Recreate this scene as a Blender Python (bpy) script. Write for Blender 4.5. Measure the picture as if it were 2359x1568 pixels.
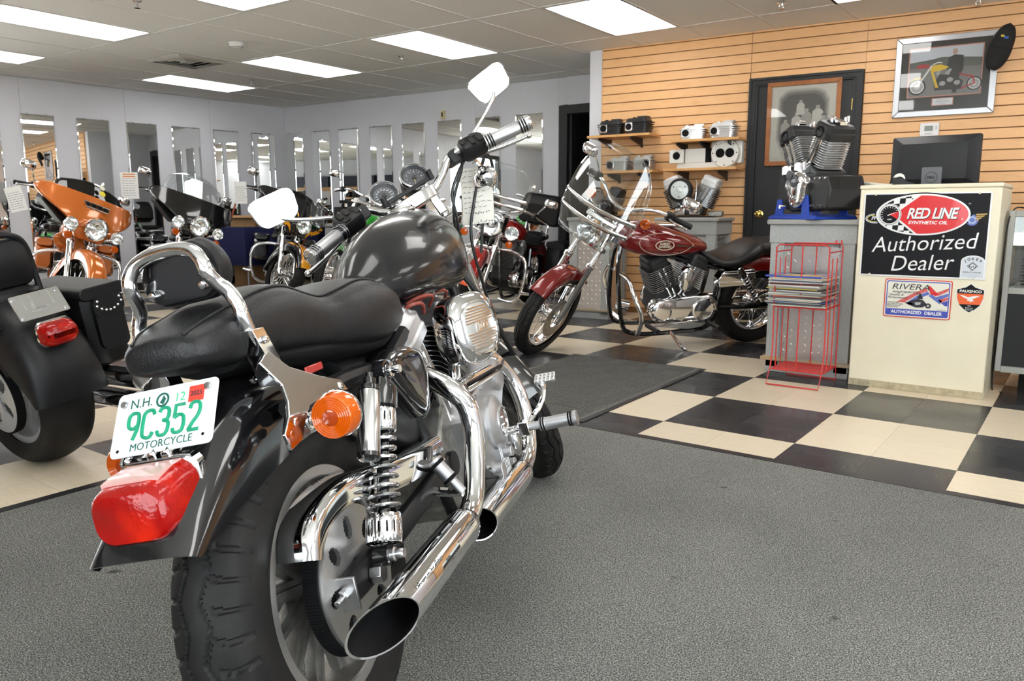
import bpy, bmesh, math, random
import numpy as np
from mathutils import Vector, Matrix, Euler
random.seed(7)
for o in list(bpy.data.objects): bpy.data.objects.remove(o)
SC = bpy.context.scene; COL = SC.collection
PI = math.pi; R = math.radians
V = Vector

# ---------------------------------------------------------------- camera, world, exposure
cam = bpy.data.cameras.new('camera'); camo = bpy.data.objects.new('camera', cam); COL.objects.link(camo)
cam.sensor_fit = 'HORIZONTAL'; cam.sensor_width = 36.0; cam.lens = 36.0 * 1798.2574 / 2359
cam.clip_start = 0.05; cam.clip_end = 200
PITCH, YAW, ROLL = 0.162462, 0.641315, -0.003796
fw = V((-math.sin(YAW) * math.cos(PITCH), math.cos(YAW) * math.cos(PITCH), -math.sin(PITCH)))
r0 = V((math.cos(YAW), math.sin(YAW), 0)); u0 = r0.cross(fw)
rr = r0 * math.cos(ROLL) + u0 * math.sin(ROLL); uu = u0 * math.cos(ROLL) - r0 * math.sin(ROLL)
camo.matrix_world = Matrix(((rr.x, uu.x, -fw.x, 1.570645), (rr.y, uu.y, -fw.y, -3.303811), (rr.z, uu.z, -fw.z, 0.977482), (0, 0, 0, 1)))
cam.dof.use_dof = True; cam.dof.focus_distance = 1.95; cam.dof.aperture_fstop = 11.0
SC.camera = camo

SC.view_settings.view_transform = 'Standard'; SC.view_settings.look = 'None'
SC.view_settings.exposure = 0.48; SC.view_settings.gamma = 1.0; SC.view_settings.use_curve_mapping = False
CY = SC.cycles
CY.max_bounces = 9; CY.diffuse_bounces = 4; CY.glossy_bounces = 6; CY.transmission_bounces = 6; CY.transparent_max_bounces = 10
CY.caustics_reflective = False; CY.caustics_refractive = False; CY.sample_clamp_indirect = 6.0; CY.blur_glossy = 0.3
CY.use_denoising = True

LAMP = 4.6        # radiance of the ceiling diffusers
SKY = 6.0         # overcast daylight outside the shop front
w = bpy.data.worlds.new('sky'); SC.world = w; w.use_nodes = True
bgn = w.node_tree.nodes['Background']; bgn.inputs[0].default_value = (0.92, 0.96, 1.0, 1); bgn.inputs[1].default_value = SKY

sun = bpy.data.lights.new('sun', 'SUN'); sun.energy = 75; sun.angle = R(1.0); sun.color = (1, .97, .92)   # unseen source added to lighten the ceiling by bounce off the pavement
suno = bpy.data.objects.new('sun', sun); COL.objects.link(suno); suno.rotation_euler = V((0, -.62, -.78)).to_track_quat('-Z', 'Y').to_euler()

# ---------------------------------------------------------------- materials
MATS = {}
def mat(name, col=(.5, .5, .5), rough=.5, metal=0., coat=0., bump=None, var=None, spec=.5, emit=None, alpha=None, trans=0., ior=1.45):
    """principled; bump=(scale,strength[,detail]); var=(scale,col2[,lo,hi]) noise mix of the base colour"""
    if name in MATS: return MATS[name]
    m = bpy.data.materials.new(name); m.use_nodes = True; nt = m.node_tree; b = nt.nodes['Principled BSDF']
    b.inputs['Base Color'].default_value = (*col, 1); b.inputs['Roughness'].default_value = rough; b.inputs['Metallic'].default_value = metal
    b.inputs['Coat Weight'].default_value = coat; b.inputs['Coat Roughness'].default_value = .04; b.inputs['Specular IOR Level'].default_value = spec
    b.inputs['Transmission Weight'].default_value = trans; b.inputs['IOR'].default_value = ior
    if alpha is not None: b.inputs['Alpha'].default_value = alpha
    if emit: b.inputs['Emission Color'].default_value = (*emit[0], 1); b.inputs['Emission Strength'].default_value = emit[1]
    tc = nt.nodes.new('ShaderNodeTexCoord')
    if var:
        n = nt.nodes.new('ShaderNodeTexNoise'); n.inputs['Scale'].default_value = var[0]; n.inputs['Detail'].default_value = 4
        rp = nt.nodes.new('ShaderNodeValToRGB'); rp.color_ramp.elements[0].color = (*col, 1); rp.color_ramp.elements[1].color = (*var[1], 1)
        rp.color_ramp.elements[0].position = var[2] if len(var) > 2 else .35; rp.color_ramp.elements[1].position = var[3] if len(var) > 3 else .7
        nt.links.new(tc.outputs['Object'], n.inputs['Vector']); nt.links.new(n.outputs['Fac'], rp.inputs['Fac']); nt.links.new(rp.outputs['Color'], b.inputs['Base Color'])
    if bump:
        n = nt.nodes.new('ShaderNodeTexNoise'); n.inputs['Scale'].default_value = bump[0]; n.inputs['Detail'].default_value = bump[2] if len(bump) > 2 else 3
        bm = nt.nodes.new('ShaderNodeBump'); bm.inputs['Strength'].default_value = bump[1]; bm.inputs['Distance'].default_value = .002
        nt.links.new(tc.outputs['Object'], n.inputs['Vector']); nt.links.new(n.outputs['Fac'], bm.inputs['Height']); nt.links.new(bm.outputs['Normal'], b.inputs['Normal'])
    MATS[name] = m; return m
def nodes_of(m): return m.node_tree.nodes, m.node_tree.links, m.node_tree.nodes['Principled BSDF']
def clear_mat(name, tint=(.95, .97, .97), rough=.02, gloss=.08, fres=.6):
    """thin clear sheet: mostly transparent, with a mirror-like sheen that grows towards grazing angles"""
    if name in MATS: return MATS[name]
    m = bpy.data.materials.new(name); m.use_nodes = True; nt = m.node_tree; nt.nodes.clear()
    out = nt.nodes.new('ShaderNodeOutputMaterial'); t = nt.nodes.new('ShaderNodeBsdfTransparent'); g = nt.nodes.new('ShaderNodeBsdfGlossy')
    mx = nt.nodes.new('ShaderNodeMixShader'); f = nt.nodes.new('ShaderNodeFresnel'); ad = nt.nodes.new('ShaderNodeMath'); ad.operation = 'MULTIPLY_ADD'
    t.inputs[0].default_value = (*tint, 1); g.inputs['Roughness'].default_value = rough; g.inputs['Color'].default_value = (1, 1, 1, 1); f.inputs[0].default_value = 1.35
    ad.inputs[1].default_value = fres; ad.inputs[2].default_value = gloss * .5
    nt.links.new(f.outputs[0], ad.inputs[0]); nt.links.new(ad.outputs[0], mx.inputs[0]); nt.links.new(t.outputs[0], mx.inputs[1]); nt.links.new(g.outputs[0], mx.inputs[2]); nt.links.new(mx.outputs[0], out.inputs[0])
    MATS[name] = m; return m

CHROME = mat('chrome', (.86, .86, .87), .045, 1)
POLISH = mat('polished_alloy', (.72, .72, .72), .16, 1, bump=(60, .05))
ALLOY = mat('cast_alloy', (.50, .50, .51), .36, .85, bump=(220, .12))
DULL = mat('dull_alloy', (.40, .39, .37), .45, .8, var=(40, (.24, .23, .21)), bump=(150, .15))
STEEL = mat('brushed_steel', (.55, .55, .56), .28, 1)
SATIN = mat('satin_grip_metal', (.42, .42, .43), .33, .9, bump=(900, .25))
BLKGLOSS = mat('gloss_black_paint', (.006, .006, .007), .13, 0, 1.)
BLKPAINT = mat('worn_black_paint', (.010, .010, .011), .20, 0, .35, bump=(400, .02), spec=.3)
BLKSATIN = mat('satin_black_paint', (.009, .009, .010), .42, 0, bump=(500, .05), spec=.35)
BLKPLAS = mat('black_plastic', (.008, .008, .009), .42, bump=(700, .15), spec=.35)
BLKDULL = mat('dull_black', (.004, .004, .0045), .7, spec=.2)
RUBBER = mat('tyre_rubber', (.0085, .008, .008), .58, spec=.28, bump=(350, .2), var=(25, (.015, .014, .013)))
CABLE = mat('cable_sleeve', (.012, .012, .012), .4)
LEATHER = mat('black_leather', (.009, .009, .010), .36, bump=(260, .45, 5), spec=.38)
LEATHER2 = mat('saddlebag_leather', (.009, .009, .010), .45, bump=(160, .4, 4), spec=.35)
AMBER = mat('amber_lens', (.70, .115, .002), .08, 0, .4, trans=.25)
REDLENS = mat('red_lens', (.46, .005, .003), .08, 0, .8, trans=.3)
GLASSY = mat('lamp_glass', (.78, .80, .82), .10, .7)
REFLECTOR = mat('lamp_reflector', (.9, .9, .9), .12, 1)
WHITE = mat('white_paint', (.80, .80, .80), .45)
PAPER = mat('paper', (.78, .75, .68), .8)
PAPERW = mat('white_paper', (.84, .84, .82), .8)
INK = mat('ink', (.03, .03, .04), .7)
CLEAR = clear_mat('clear_plastic')
BRASS = mat('brass', (.80, .55, .16), .16, 1)
MIRROR = mat('silvered_glass', (.93, .95, .94), .0, 1)

# ---------------------------------------------------------------- mesh builder
def frame_of(d):
    d = V(d).normalized(); a = V((0, 0, 1)) if abs(d.z) < .9 else V((1, 0, 0))
    x = a.cross(d).normalized(); return x, d.cross(x), d
class G:
    def __init__(s, T=None): s.v = []; s.f = []; s.mi = []; s.T = T; s.k = 0
    def add(s, vs, fs):
        n = len(s.v)
        if s.T is not None: s.v += [tuple(s.T @ V(p)) for p in vs]
        else: s.v += [tuple(p) for p in vs]
        s.f += [tuple(i + n for i in f) for f in fs]; s.mi += [s.k] * len(fs); return s
    def m(s, k): s.k = k; return s
    def box(s, c, d, M=None):
        x, y, z = d[0] / 2, d[1] / 2, d[2] / 2
        vs = [V((a, b, e)) for a in (-x, x) for b in (-y, y) for e in (-z, z)]
        if M is not None: vs = [M @ p for p in vs]
        c = V(c); return s.add([p + c for p in vs], [(0, 1, 3, 2), (4, 6, 7, 5), (0, 4, 5, 1), (2, 3, 7, 6), (0, 2, 6, 4), (1, 5, 7, 3)])
    def bb(s, a, b): return s.box([(a[i] + b[i]) / 2 for i in range(3)], [abs(b[i] - a[i]) for i in range(3)])
    def loft(s, rings, closed=True, caps=True, loop=False):
        n = len(rings[0]); vs = [p for r in rings for p in r]; fs = []
        m = len(rings)
        for i in range(m if loop else m - 1):
            for j in range(n if closed else n - 1):
                a = i * n + j; b = i * n + (j + 1) % n; i2 = (i + 1) % m; fs.append((a, b, i2 * n + (j + 1) % n, i2 * n + j))
        if caps and closed and not loop: fs += [tuple(range(n - 1, -1, -1)), tuple((m - 1) * n + j for j in range(n))]
        return s.add(vs, fs)
    def lathe(s, prof, o, d, n=24, loop=False, a0=0, a1=2 * PI):
        x, y, z = frame_of(d); o = V(o); full = abs(a1 - a0 - 2 * PI) < 1e-6
        rings = [[o + z * h + (x * math.cos(t) + y * math.sin(t)) * max(r, 1e-5) for t in [a0 + (a1 - a0) * j / (n if full else n - 1) for j in range(n)]] for r, h in prof]
        return s.loft(rings, closed=full, caps=False, loop=loop)
    def cyl(s, p, q, r, r2=None, n=16):
        p = V(p); q = V(q); r2 = r if r2 is None else r2; L = (q - p).length
        return s.lathe([(0, 0), (r, 0), (r2, L), (0, L)], p, q - p, n)
    def tube(s, pts, r, n=10, smooth=6, closed=False, caps=True):
        pts = [V(p) for p in pts]
        if smooth: pts = cr(pts, smooth, closed)
        m = len(pts); rs = r if isinstance(r, (list, tuple)) else None
        T = []
        for i in range(m):
            a = pts[(i - 1) % m] if closed or i else pts[0]; b = pts[(i + 1) % m] if closed or i < m - 1 else pts[-1]
            T.append((b - a).normalized())
        x = frame_of(T[0])[0]; rings = []
        for i in range(m):
            x = (x - T[i] * x.dot(T[i])).normalized(); y = T[i].cross(x)
            q = r if rs is None else np.interp(i / (m - 1), np.linspace(0, 1, len(rs)), rs)
            rings.append([pts[i] + (x * math.cos(2 * PI * j / n) + y * math.sin(2 * PI * j / n)) * float(q) for j in range(n)])
        return s.loft(rings, True, caps and not closed, closed)
    def ell(s, c, rad, n=20, m=12, M=None):
        c = V(c); rings = []
        for i in range(m + 1):
            t = PI * i / m; st = max(math.sin(t), 1e-4)
            ring = [V((rad[0] * st * math.cos(2 * PI * j / n), rad[1] * st * math.sin(2 * PI * j / n), rad[2] * math.cos(t))) for j in range(n)]
            rings.append([(M @ p if M is not None else p) + c for p in ring])
        return s.loft(rings[::-1], True, False)
    def torus(s, o, d, Rr, r, n=32, m=10, sy=1.):
        return s.lathe([(Rr + r * math.cos(t), r * sy * math.sin(t)) for t in [2 * PI * j / m for j in range(m)]], o, d, n, loop=True)
    def prism(s, pts, vec):
        pts = [V(p) for p in pts]; vec = V(vec); n = len(pts); nn = sum(((pts[i]).cross(pts[(i + 1) % n]) for i in range(n)), V())
        if nn.dot(vec) > 0: pts = pts[::-1]
        vs = pts + [p + vec for p in pts]
        return s.add(vs, [tuple(range(n))] + [tuple(range(2 * n - 1, n - 1, -1))] + [((i + 1) % n, i, n + i, n + (i + 1) % n) for i in range(n)])
    def poly(s, pts): return s.add(pts, [tuple(range(len(pts)))])
def cr(pts, k=6, closed=False):
    """Catmull-Rom through the points"""
    n = len(pts); out = []
    if n < 3: return [V(p) for p in pts]
    for i in range(n if closed else n - 1):
        p1 = pts[i]; p2 = pts[(i + 1) % n]
        p0 = pts[i - 1] if (closed or i) else p1 * 2 - p2; p3 = pts[(i + 2) % n] if (closed or i < n - 2) else p2 * 2 - p1
        for j in range(k):
            t = j / k; out.append(.5 * ((2 * p1) + (p2 - p0) * t + (2 * p0 - 5 * p1 + 4 * p2 - p3) * t * t + (3 * p1 - p0 - 3 * p2 + p3) * t ** 3))
    if not closed: out.append(V(pts[-1]))
    return out
def rrect(w, h, r, k=5, c=(0, 0)):
    """rounded rectangle outline in 2-D"""
    out = []
    for sx, sy, a in ((1, 1, 0), (-1, 1, 90), (-1, -1, 180), (1, -1, 270)):
        for i in range(k + 1):
            t = R(a + 90 * i / k); out.append((c[0] + sx * (w / 2 - r) + r * math.cos(t), c[1] + sy * (h / 2 - r) + r * math.sin(t)))
    return out
def obj(name, g, m, parent=None, smooth=40, bev=0, sub=0, weld=True, **props):
    me = bpy.data.meshes.new(name); me.from_pydata(g.v, [], g.f)
    for x in (m if isinstance(m, (list, tuple)) else [m]): me.materials.append(x)
    if any(g.mi): me.polygons.foreach_set('material_index', g.mi)
    bm = bmesh.new(); bm.from_mesh(me)
    if weld: bmesh.ops.remove_doubles(bm, verts=bm.verts, dist=2e-5)
    bmesh.ops.recalc_face_normals(bm, faces=bm.faces); bm.to_mesh(me); bm.free()
    if smooth:
        me.polygons.foreach_set('use_smooth', [True] * len(me.polygons)); me.set_sharp_from_angle(angle=R(smooth))
    o = bpy.data.objects.new(name, me); COL.objects.link(o)
    if parent is not None: o.parent = parent
    if bev:
        b = o.modifiers.new('bevel', 'BEVEL'); b.width = bev; b.segments = 2; b.limit_method = 'ANGLE'; b.angle_limit = R(35); b.harden_normals = False
    if sub:
        b = o.modifiers.new('subdivide', 'SUBSURF'); b.levels = sub; b.render_levels = sub
    for k, x in props.items(): o[k] = x
    return o
def thing(name, label, cat, loc=(0, 0, 0), rz=0, group=None, M=None):
    o = bpy.data.objects.new(name, None); COL.objects.link(o); o.empty_display_size = .1
    if M is not None: o.matrix_world = M
    else: o.location = loc; o.rotation_euler = (0, 0, rz)
    o['label'] = label; o['category'] = cat
    if group: o['group'] = group
    return o
def tag(o, label, cat, group=None):
    o['label'] = label; o['category'] = cat
    if group: o['group'] = group
    return o
def copy_part(o, parent, M=None):
    c = o.copy(); COL.objects.link(c); c.parent = parent
    if M is not None: c.matrix_local = M
    for ch in o.children: copy_part(ch, c)
    return c
def struct(name, g, m, parent=None, **k):
    o = obj(name, g, m, parent, **k)
    if parent is None: o['kind'] = 'structure'
    return o
def text_g(txt, size, T, depth=.0006, shear=0., bold=0., align='CENTER', xs=1., space=1.):
    """lettering as flat raised mesh; T places its x-y plane"""
    cu = bpy.data.curves.new('t', 'FONT'); cu.body = txt; cu.size = size; cu.shear = shear; cu.offset = bold * size; cu.extrude = depth; cu.align_x = align; cu.align_y = 'CENTER'
    cu.space_character = space; cu.resolution_u = 3
    o = bpy.data.objects.new('t', cu); COL.objects.link(o); dg = bpy.context.evaluated_depsgraph_get(); dg.update()
    me = bpy.data.meshes.new_from_object(o.evaluated_get(dg)); g = G(T @ Matrix.Diagonal((xs, 1, 1, 1)))
    g.add([v.co for v in me.vertices], [tuple(p.vertices) for p in me.polygons])
    bpy.data.objects.remove(o); bpy.data.curves.remove(cu); bpy.data.meshes.remove(me); return g
def plane_T(o, x, y):
    """matrix whose local x, y axes are x, y at o"""
    x = V(x).normalized(); y = V(y); y = (y - x * y.dot(x)).normalized(); z = x.cross(y); o = V(o)
    return Matrix(((x.x, y.x, z.x, o.x), (x.y, y.y, z.y, o.y), (x.z, y.z, z.z, o.z), (0, 0, 0, 1)))
def merge(g, h):
    n = len(g.v); g.v += h.v; g.f += [tuple(i + n for i in f) for f in h.f]; g.mi += [g.k] * len(h.f); return g
# ================================================================= THE ROOM
HC = 2.511
def ramp(nt, fac, stops):
    r = nt.nodes.new('ShaderNodeValToRGB'); e = r.color_ramp.elements
    while len(e) < len(stops): e.new(.5)
    for k, (p, c) in enumerate(stops): e[k].position = p; e[k].color = (*c, 1)
    nt.links.new(fac, r.inputs[0]); return r.outputs[0]
def tex(nt, scale, detail=3, sc3=None, rough=.5):
    tc = nt.nodes.new('ShaderNodeTexCoord'); n = nt.nodes.new('ShaderNodeTexNoise'); n.inputs['Scale'].default_value = scale; n.inputs['Detail'].default_value = detail; n.inputs['Roughness'].default_value = rough
    if sc3:
        mp = nt.nodes.new('ShaderNodeMapping'); mp.inputs['Scale'].default_value = sc3; nt.links.new(tc.outputs['Object'], mp.inputs[0]); nt.links.new(mp.outputs[0], n.inputs['Vector'])
    else: nt.links.new(tc.outputs['Object'], n.inputs['Vector'])
    return n.outputs['Fac']
def mul(nt, a, b):
    m = nt.nodes.new('ShaderNodeMix'); m.data_type = 'RGBA'; m.blend_type = 'MULTIPLY'; m.inputs[0].default_value = 1
    nt.links.new(a, m.inputs[6]); nt.links.new(b, m.inputs[7]); return m.outputs[2]
def per_object(nt, lo, hi):
    oi = nt.nodes.new('ShaderNodeObjectInfo'); return ramp(nt, oi.outputs['Random'], [(0, (lo,) * 3), (1, (hi,) * 3)])
def newmat(name, rough=.5, spec=.5, metal=0):
    m = mat(name, rough=rough, spec=spec, metal=metal); return m, m.node_tree, m.node_tree.nodes['Principled BSDF']
def link(nt, a, b): nt.links.new(a, b)
WALL = mat('wall_paint', (.69, .695, .745), .6, bump=(300, .05), var=(3, (.66, .665, .71)))
BEIGE, nt, b = newmat('beige_vinyl_tile', .30)
c = mul(nt, ramp(nt, tex(nt, 9, 6, (1, 9, 1), .7), [(.3, (.60, .50, .36)), (.55, (.70, .60, .46)), (.8, (.55, .45, .32))]), per_object(nt, .93, 1.04)); link(nt, c, b.inputs[0])
DARK, nt, b = newmat('dark_vinyl_tile', .24)
c = mul(nt, ramp(nt, tex(nt, 85, 2), [(0, (.020, .020, .023)), (.62, (.030, .030, .034)), (.70, (.09, .09, .09)), (.78, (.28, .26, .25))]), per_object(nt, .75, 1.35)); link(nt, c, b.inputs[0])
link(nt, ramp(nt, tex(nt, 2.3, 4), [(.35, (.18,) * 3), (.7, (.36,) * 3)]), b.inputs['Roughness'])
CARPET, nt, b = newmat('grey_loop_carpet', .95, .1)
c1 = ramp(nt, tex(nt, 275, 3, None, .75), [(.355, (.036, .037, .036)), (.5, (.14, .142, .136)), (.64, (.42, .41, .38))])
c2 = ramp(nt, tex(nt, 1.7, 5), [(.25, (.82, .82, .82)), (.6, (1.05, 1.05, 1.03))])
c3 = ramp(nt, tex(nt, 6.5, 2), [(.245, (.35, .35, .35)), (.275, (1, 1, 1))])
link(nt, mul(nt, mul(nt, c1, c2), c3), b.inputs[0])
bm_ = nt.nodes.new('ShaderNodeBump'); bm_.inputs['Strength'].default_value = .9; bm_.inputs['Distance'].default_value = .004; link(nt, tex(nt, 275, 3, None, .75), bm_.inputs['Height']); link(nt, bm_.outputs[0], b.inputs['Normal'])
SLAT, nt, b = newmat('oak_slat_laminate', .42)
c = mul(nt, ramp(nt, tex(nt, 3.2, 6, (1.2, 14, 14), .62), [(.25, (.74, .40, .175)), (.5, (.84, .49, .235)), (.75, (.78, .43, .195))]), per_object(nt, .95, 1.05)); link(nt, c, b.inputs[0])
CEIL, nt, b = newmat('mineral_ceiling_tile', .9, .1)
link(nt, mul(nt, ramp(nt, tex(nt, 130, 3), [(.3, (.80, .80, .775)), (.6, (.88, .88, .86))]), per_object(nt, .96, 1.03)), b.inputs[0])
GRIDM = mat('ceiling_grid_paint', (.74, .735, .715), .5)
DIFF = mat('light_diffuser', (.9, .9, .9), .5, emit=((1, .985, .955), LAMP))
DOORBLK = mat('black_door_paint', (.016, .017, .019), .5, bump=(200, .06))
GROOVE = mat('slat_groove', (.30, .155, .05), .7)
VINYL = mat('black_vinyl_edging', (.018, .018, .020), .3)

# ---- floor: 12-inch tiles laid as a 24-inch checker
T12 = .3048
def px_of(p):
    d = V(p) - camo.matrix_world.translation; z = d.dot(fw); return (None if z < .3 else (1179.5 + 1798.26 * d.dot(rr) / z, 784 - 1798.26 * d.dot(uu) / z, z))
floor = struct('floor', G().bb((-9.2, -6.6, -.08), (5.2, 6.8, -.004)), mat('floor_screed', (.05, .05, .05), .8))
cells = []
for i in range(-31, 16):
    for j in range(-21, 22):
        cx, cy = (i + .5) * T12, (j + .5) * T12
        if cx < -8.8 or cx > 4.4 or cy > 5 or cy < -6.2: continue
        if -1.22 < cx and cy < -.36: continue            # under the carpet
        p = px_of((cx, cy, 0)); vis = p is not None and -90 < p[0] < 2450 and p[1] < 1640
        cells.append(((1 / p[2] ** 3) if vis else -1, i, j))
cells.sort(reverse=True)
t_me = G().bb((-T12 / 2 + .0005, -T12 / 2 + .0005, -.004), (T12 / 2 - .0005, T12 / 2 - .0005, 0))
tiles = {}
rest = G()
for n, (k, i, j) in enumerate(cells):
    dark = ((i // 2) + (j // 2)) % 2 == 0; cx, cy = (i + .5) * T12, (j + .5) * T12
    if n < 296 and k > 0:
        if dark not in tiles: o = tiles[dark] = obj('tile', t_me, DARK if dark else BEIGE, floor, smooth=0)
        else: o = tiles[dark].copy(); COL.objects.link(o); o.parent = floor
        o.location = (cx, cy, 0); o.rotation_euler = (0, 0, PI * ((i * 7 + j * 3) % 2))
    else:
        h = T12 / 2 - .0005; rest.m(0 if dark else 1).bb((cx - h, cy - h, -.004), (cx + h, cy + h, 0))
o = obj('far_tiles', rest, [DARK, BEIGE], floor, smooth=0); o['kind'] = 'stuff'

carpet = tag(obj('carpet', G().bb((-1.262, -6.0, 0), (4.2, -.318, .004)), CARPET, smooth=0), 'large dark grey loop carpet under the black motorcycle in front', 'carpet')
g = G()
for a, b_ in (((-1.30, -6.0), (-1.258, -.28)), ((-1.30, -.322), (4.2, -.28))): g.bb((*a, 0), (*b_, .0055))
obj('edge_strip', g, VINYL, carpet, bev=.002, label='black vinyl strip round the carpet edge')
# ribbed mat with a basket-weave of ridges
MATR = mat('ribbed_mat_fibre', (.10, .098, .092), .95, spec=.1, bump=(300, .5), var=(90, (.15, .146, .136)))
dm = thing('door_mat', 'ribbed charcoal mat with basket-weave ridges lying beside the checker tiles', 'mat', (-.79, .50, 0), R(1.2))
obj('base', G().bb((-.455, -.735, 0), (.455, .735, .006)), MATR, dm, smooth=0)
g = G()
for i in range(6):
    for j in range(10):
        x0, y0 = -.425 + i * .142, -.705 + j * .142
        for k in range(9):
            if (i + j) % 2: g.bb((x0 + .004, y0 + .006 + k * .0152, .006), (x0 + .138, y0 + .0145 + k * .0152, .0085))
            else: g.bb((x0 + .006 + k * .0152, y0 + .004, .006), (x0 + .0145 + k * .0152, y0 + .138, .0085))
o = obj('ridges', g, MATR, dm, smooth=0); o['kind'] = 'stuff'
g = G()
for a, b_ in (((-.48, -.76), (.48, -.73)), ((-.48, .73), (.48, .76)), ((-.48, -.73), (-.45, .73)), ((.45, -.73), (.48, .73))): g.bb((*a, 0), (*b_, .0055))
obj('rubber_edge', g, VINYL, dm, bev=.002, label='smooth black rubber border of the mat')

# ---- ceiling
ceiling = struct('ceiling', G().bb((-9.2, -6.4, HC + .03), (5.2, 6.8, HC + .12)), mat('ceiling_void', (.35, .34, .32), .9))
GX0, GDX, GY0, GDY, GSH = -2.018, .6165, 1.852, 1.222, .034
def gp(a, b, z): x = GX0 + GDX * a; return V((x, GY0 + GDY * b + GSH * (x - GX0), z))
light_cells = {}
for ca in range(-9, 10, 3):
    for cb in (0, -2, -4): light_cells[(ca, cb)] = 1
vent_cell = (-8, 0)
plain = None
for a in range(-11, 10):
    for b_ in range(-6, 3):
        c0 = gp(a + .5, b_ + .5, HC)
        if (a, b_) in light_cells or c0.x < -8.75 or c0.x > 4.3 or c0.y > 5.1 or c0.y < -6.2: continue
        if plain is None:
            q = [gp(a + s, b_ + t, HC + .004) - gp(a + .5, b_ + .5, 0) for s, t in ((.015, .008), (.985, .008), (.985, .992), (.015, .992))]
            plain = obj('ceiling_tile', G().prism(q, (0, 0, .014)), CEIL, ceiling, smooth=0); o = plain
        else: o = plain.copy(); COL.objects.link(o); o.parent = ceiling
        o.location = (c0.x, c0.y, 0)
g = G()
for a in range(-11, 12):
    p, q = gp(a, -6.6, HC), gp(a, 3, HC); g.prism([p + V((-.011, 0, 0)), p + V((.011, 0, 0)), q + V((.011, 0, 0)), q + V((-.011, 0, 0))], (0, 0, .006))
for b_ in range(-6, 4):
    p, q = gp(-11.3, b_, HC + .0005), gp(10.6, b_, HC + .0005); g.prism([p + V((0, -.011, 0)), q + V((0, -.011, 0)), q + V((0, .011, 0)), p + V((0, .011, 0))], (0, 0, .006))
o = obj('ceiling_grid', g, GRIDM, ceiling, smooth=0); o['kind'] = 'stuff'
names = {(0, 0): 'bright ceiling light panel above the oak slat wall left of the black door', (-3, 0): 'bright ceiling light panel directly above the raised round mirror of the front motorcycle',
         (-6, 0): 'bright ceiling light panel between the air vent and the back wall mirrors', (-9, 0): 'farthest bright ceiling light panel, above the black touring bike and beside the vent',
         (3, 0): 'ceiling light panel cut by the top edge above the sprinkler near the door', (-6, -2): 'large ceiling light panel cut by the left edge, nearest the smoke detector',
         (-9, -2): 'small sliver of ceiling light panel above the leftmost wall mirror', (-3, -2): 'ceiling light panel cut by the top edge beside the first sprinkler head'}
for (a, b_) in light_cells:
    c0 = gp(a + .5, b_ + .5, HC)
    if c0.x > 4.2: continue
    L = thing('ceiling_light', names.get((a, b_), 'fluorescent ceiling light panel over the shop floor behind the camera'), 'ceiling light', (c0.x, c0.y, HC), math.atan(GSH), group='recessed fluorescent ceiling panels')
    g = G()
    for x0, x1, y0, y1 in ((-.30, .30, -.60, -.575), (-.30, .30, .575, .60), (-.30, -.286, -.575, .575), (.286, .30, -.575, .575)): g.bb((x0, y0, 0), (x1, y1, .02))
    obj('frame', g, mat('light_frame', (.75, .75, .73), .4), L, smooth=0)
    obj('diffuser', G().bb((-.287, -.577, .004), (.287, .577, .012)), DIFF, L, smooth=0)
# air vent, smoke detector, sprinklers
def onz(px, py, z):
    d = fw + rr * ((px - 1179.5) / 1798.26) - uu * ((py - 784) / 1798.26); o = camo.matrix_world.translation; return o + d * ((z - o.z) / d.z)
vp = onz(432, 140, HC)
vt = thing('air_vent', 'square four-way ceiling air vent with dark louvres', 'vent', (vp.x, vp.y, HC), math.atan(GSH))
GV = mat('vent_paint', (.52, .51, .48), .5)
obj('throat', G().bb((-.27, -.27, .001), (.27, .27, .004)), BLKDULL, vt, smooth=0)
for k in range(4):
    h = .285 - k * .062; g = G()
    for s in range(4):
        a = s * PI / 2; M = Matrix.Rotation(a, 3, 'Z')
        g.prism([M @ V((-h, -h, -.004)), M @ V((h, -h, -.004)), M @ V((h - .038, -h + .038, -.024 + .004 * k)), M @ V((-h + .038, -h + .038, -.024 + .004 * k))], (0, 0, .003))
    obj('louvre', g, GV, vt, smooth=0)
obj('centre_plate', G().bb((-.05, -.05, -.02), (.05, .05, -.012)), GV, vt, smooth=0)
sp = onz(545, 99, HC)
sd = thing('smoke_detector', 'small round white smoke detector on the ceiling tiles', 'smoke detector', (sp.x, sp.y, HC))
obj('housing', G().lathe([(0, -.046), (.045, -.044), (.062, -.030), (.066, -.012), (.075, -.008), (.075, 0)], (0, 0, 0), (0, 0, 1), 28), WHITE, sd)
obj('sensor_slots', G().lathe([(.0535, -.040), (.0565, -.037)], (0, 0, -.0005), (0, 0, 1), 28), BLKDULL, sd)
for px, py, lb in ((315, 8, 'chrome sprinkler head by the top edge left of the smoke detector'), (580, 190, 'chrome sprinkler head between two light panels over the far wall mirrors'), (925, 136, 'chrome sprinkler head under the light panel left of the raised bike mirror'), (1800, 12, 'chrome sprinkler head near the top of the oak slat wall'), (2255, 2, 'chrome sprinkler head above the framed picture at the top edge')):
    p = onz(px, py - 6, HC); s = thing('sprinkler_head', lb, 'sprinkler', (p.x, p.y, HC), group='ceiling sprinkler heads')
    obj('escutcheon', G().lathe([(0, -.012), (.022, -.010), (.036, -.002), (.036, 0)], (0, 0, 0), (0, 0, 1), 20), CHROME, s)
    obj('frame_arms', G().tube([(-.006, 0, -.01), (-.016, 0, -.03), (-.004, 0, -.048)], .0032, 6, 3).tube([(.006, 0, -.01), (.016, 0, -.03), (.004, 0, -.048)], .0032, 6, 3).cyl((0, 0, -.01), (0, 0, -.03), .006, None, 8), CHROME, s)
    obj('deflector', G().cyl((0, 0, -.048), (0, 0, -.051), .022, None, 14), CHROME, s)

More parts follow.
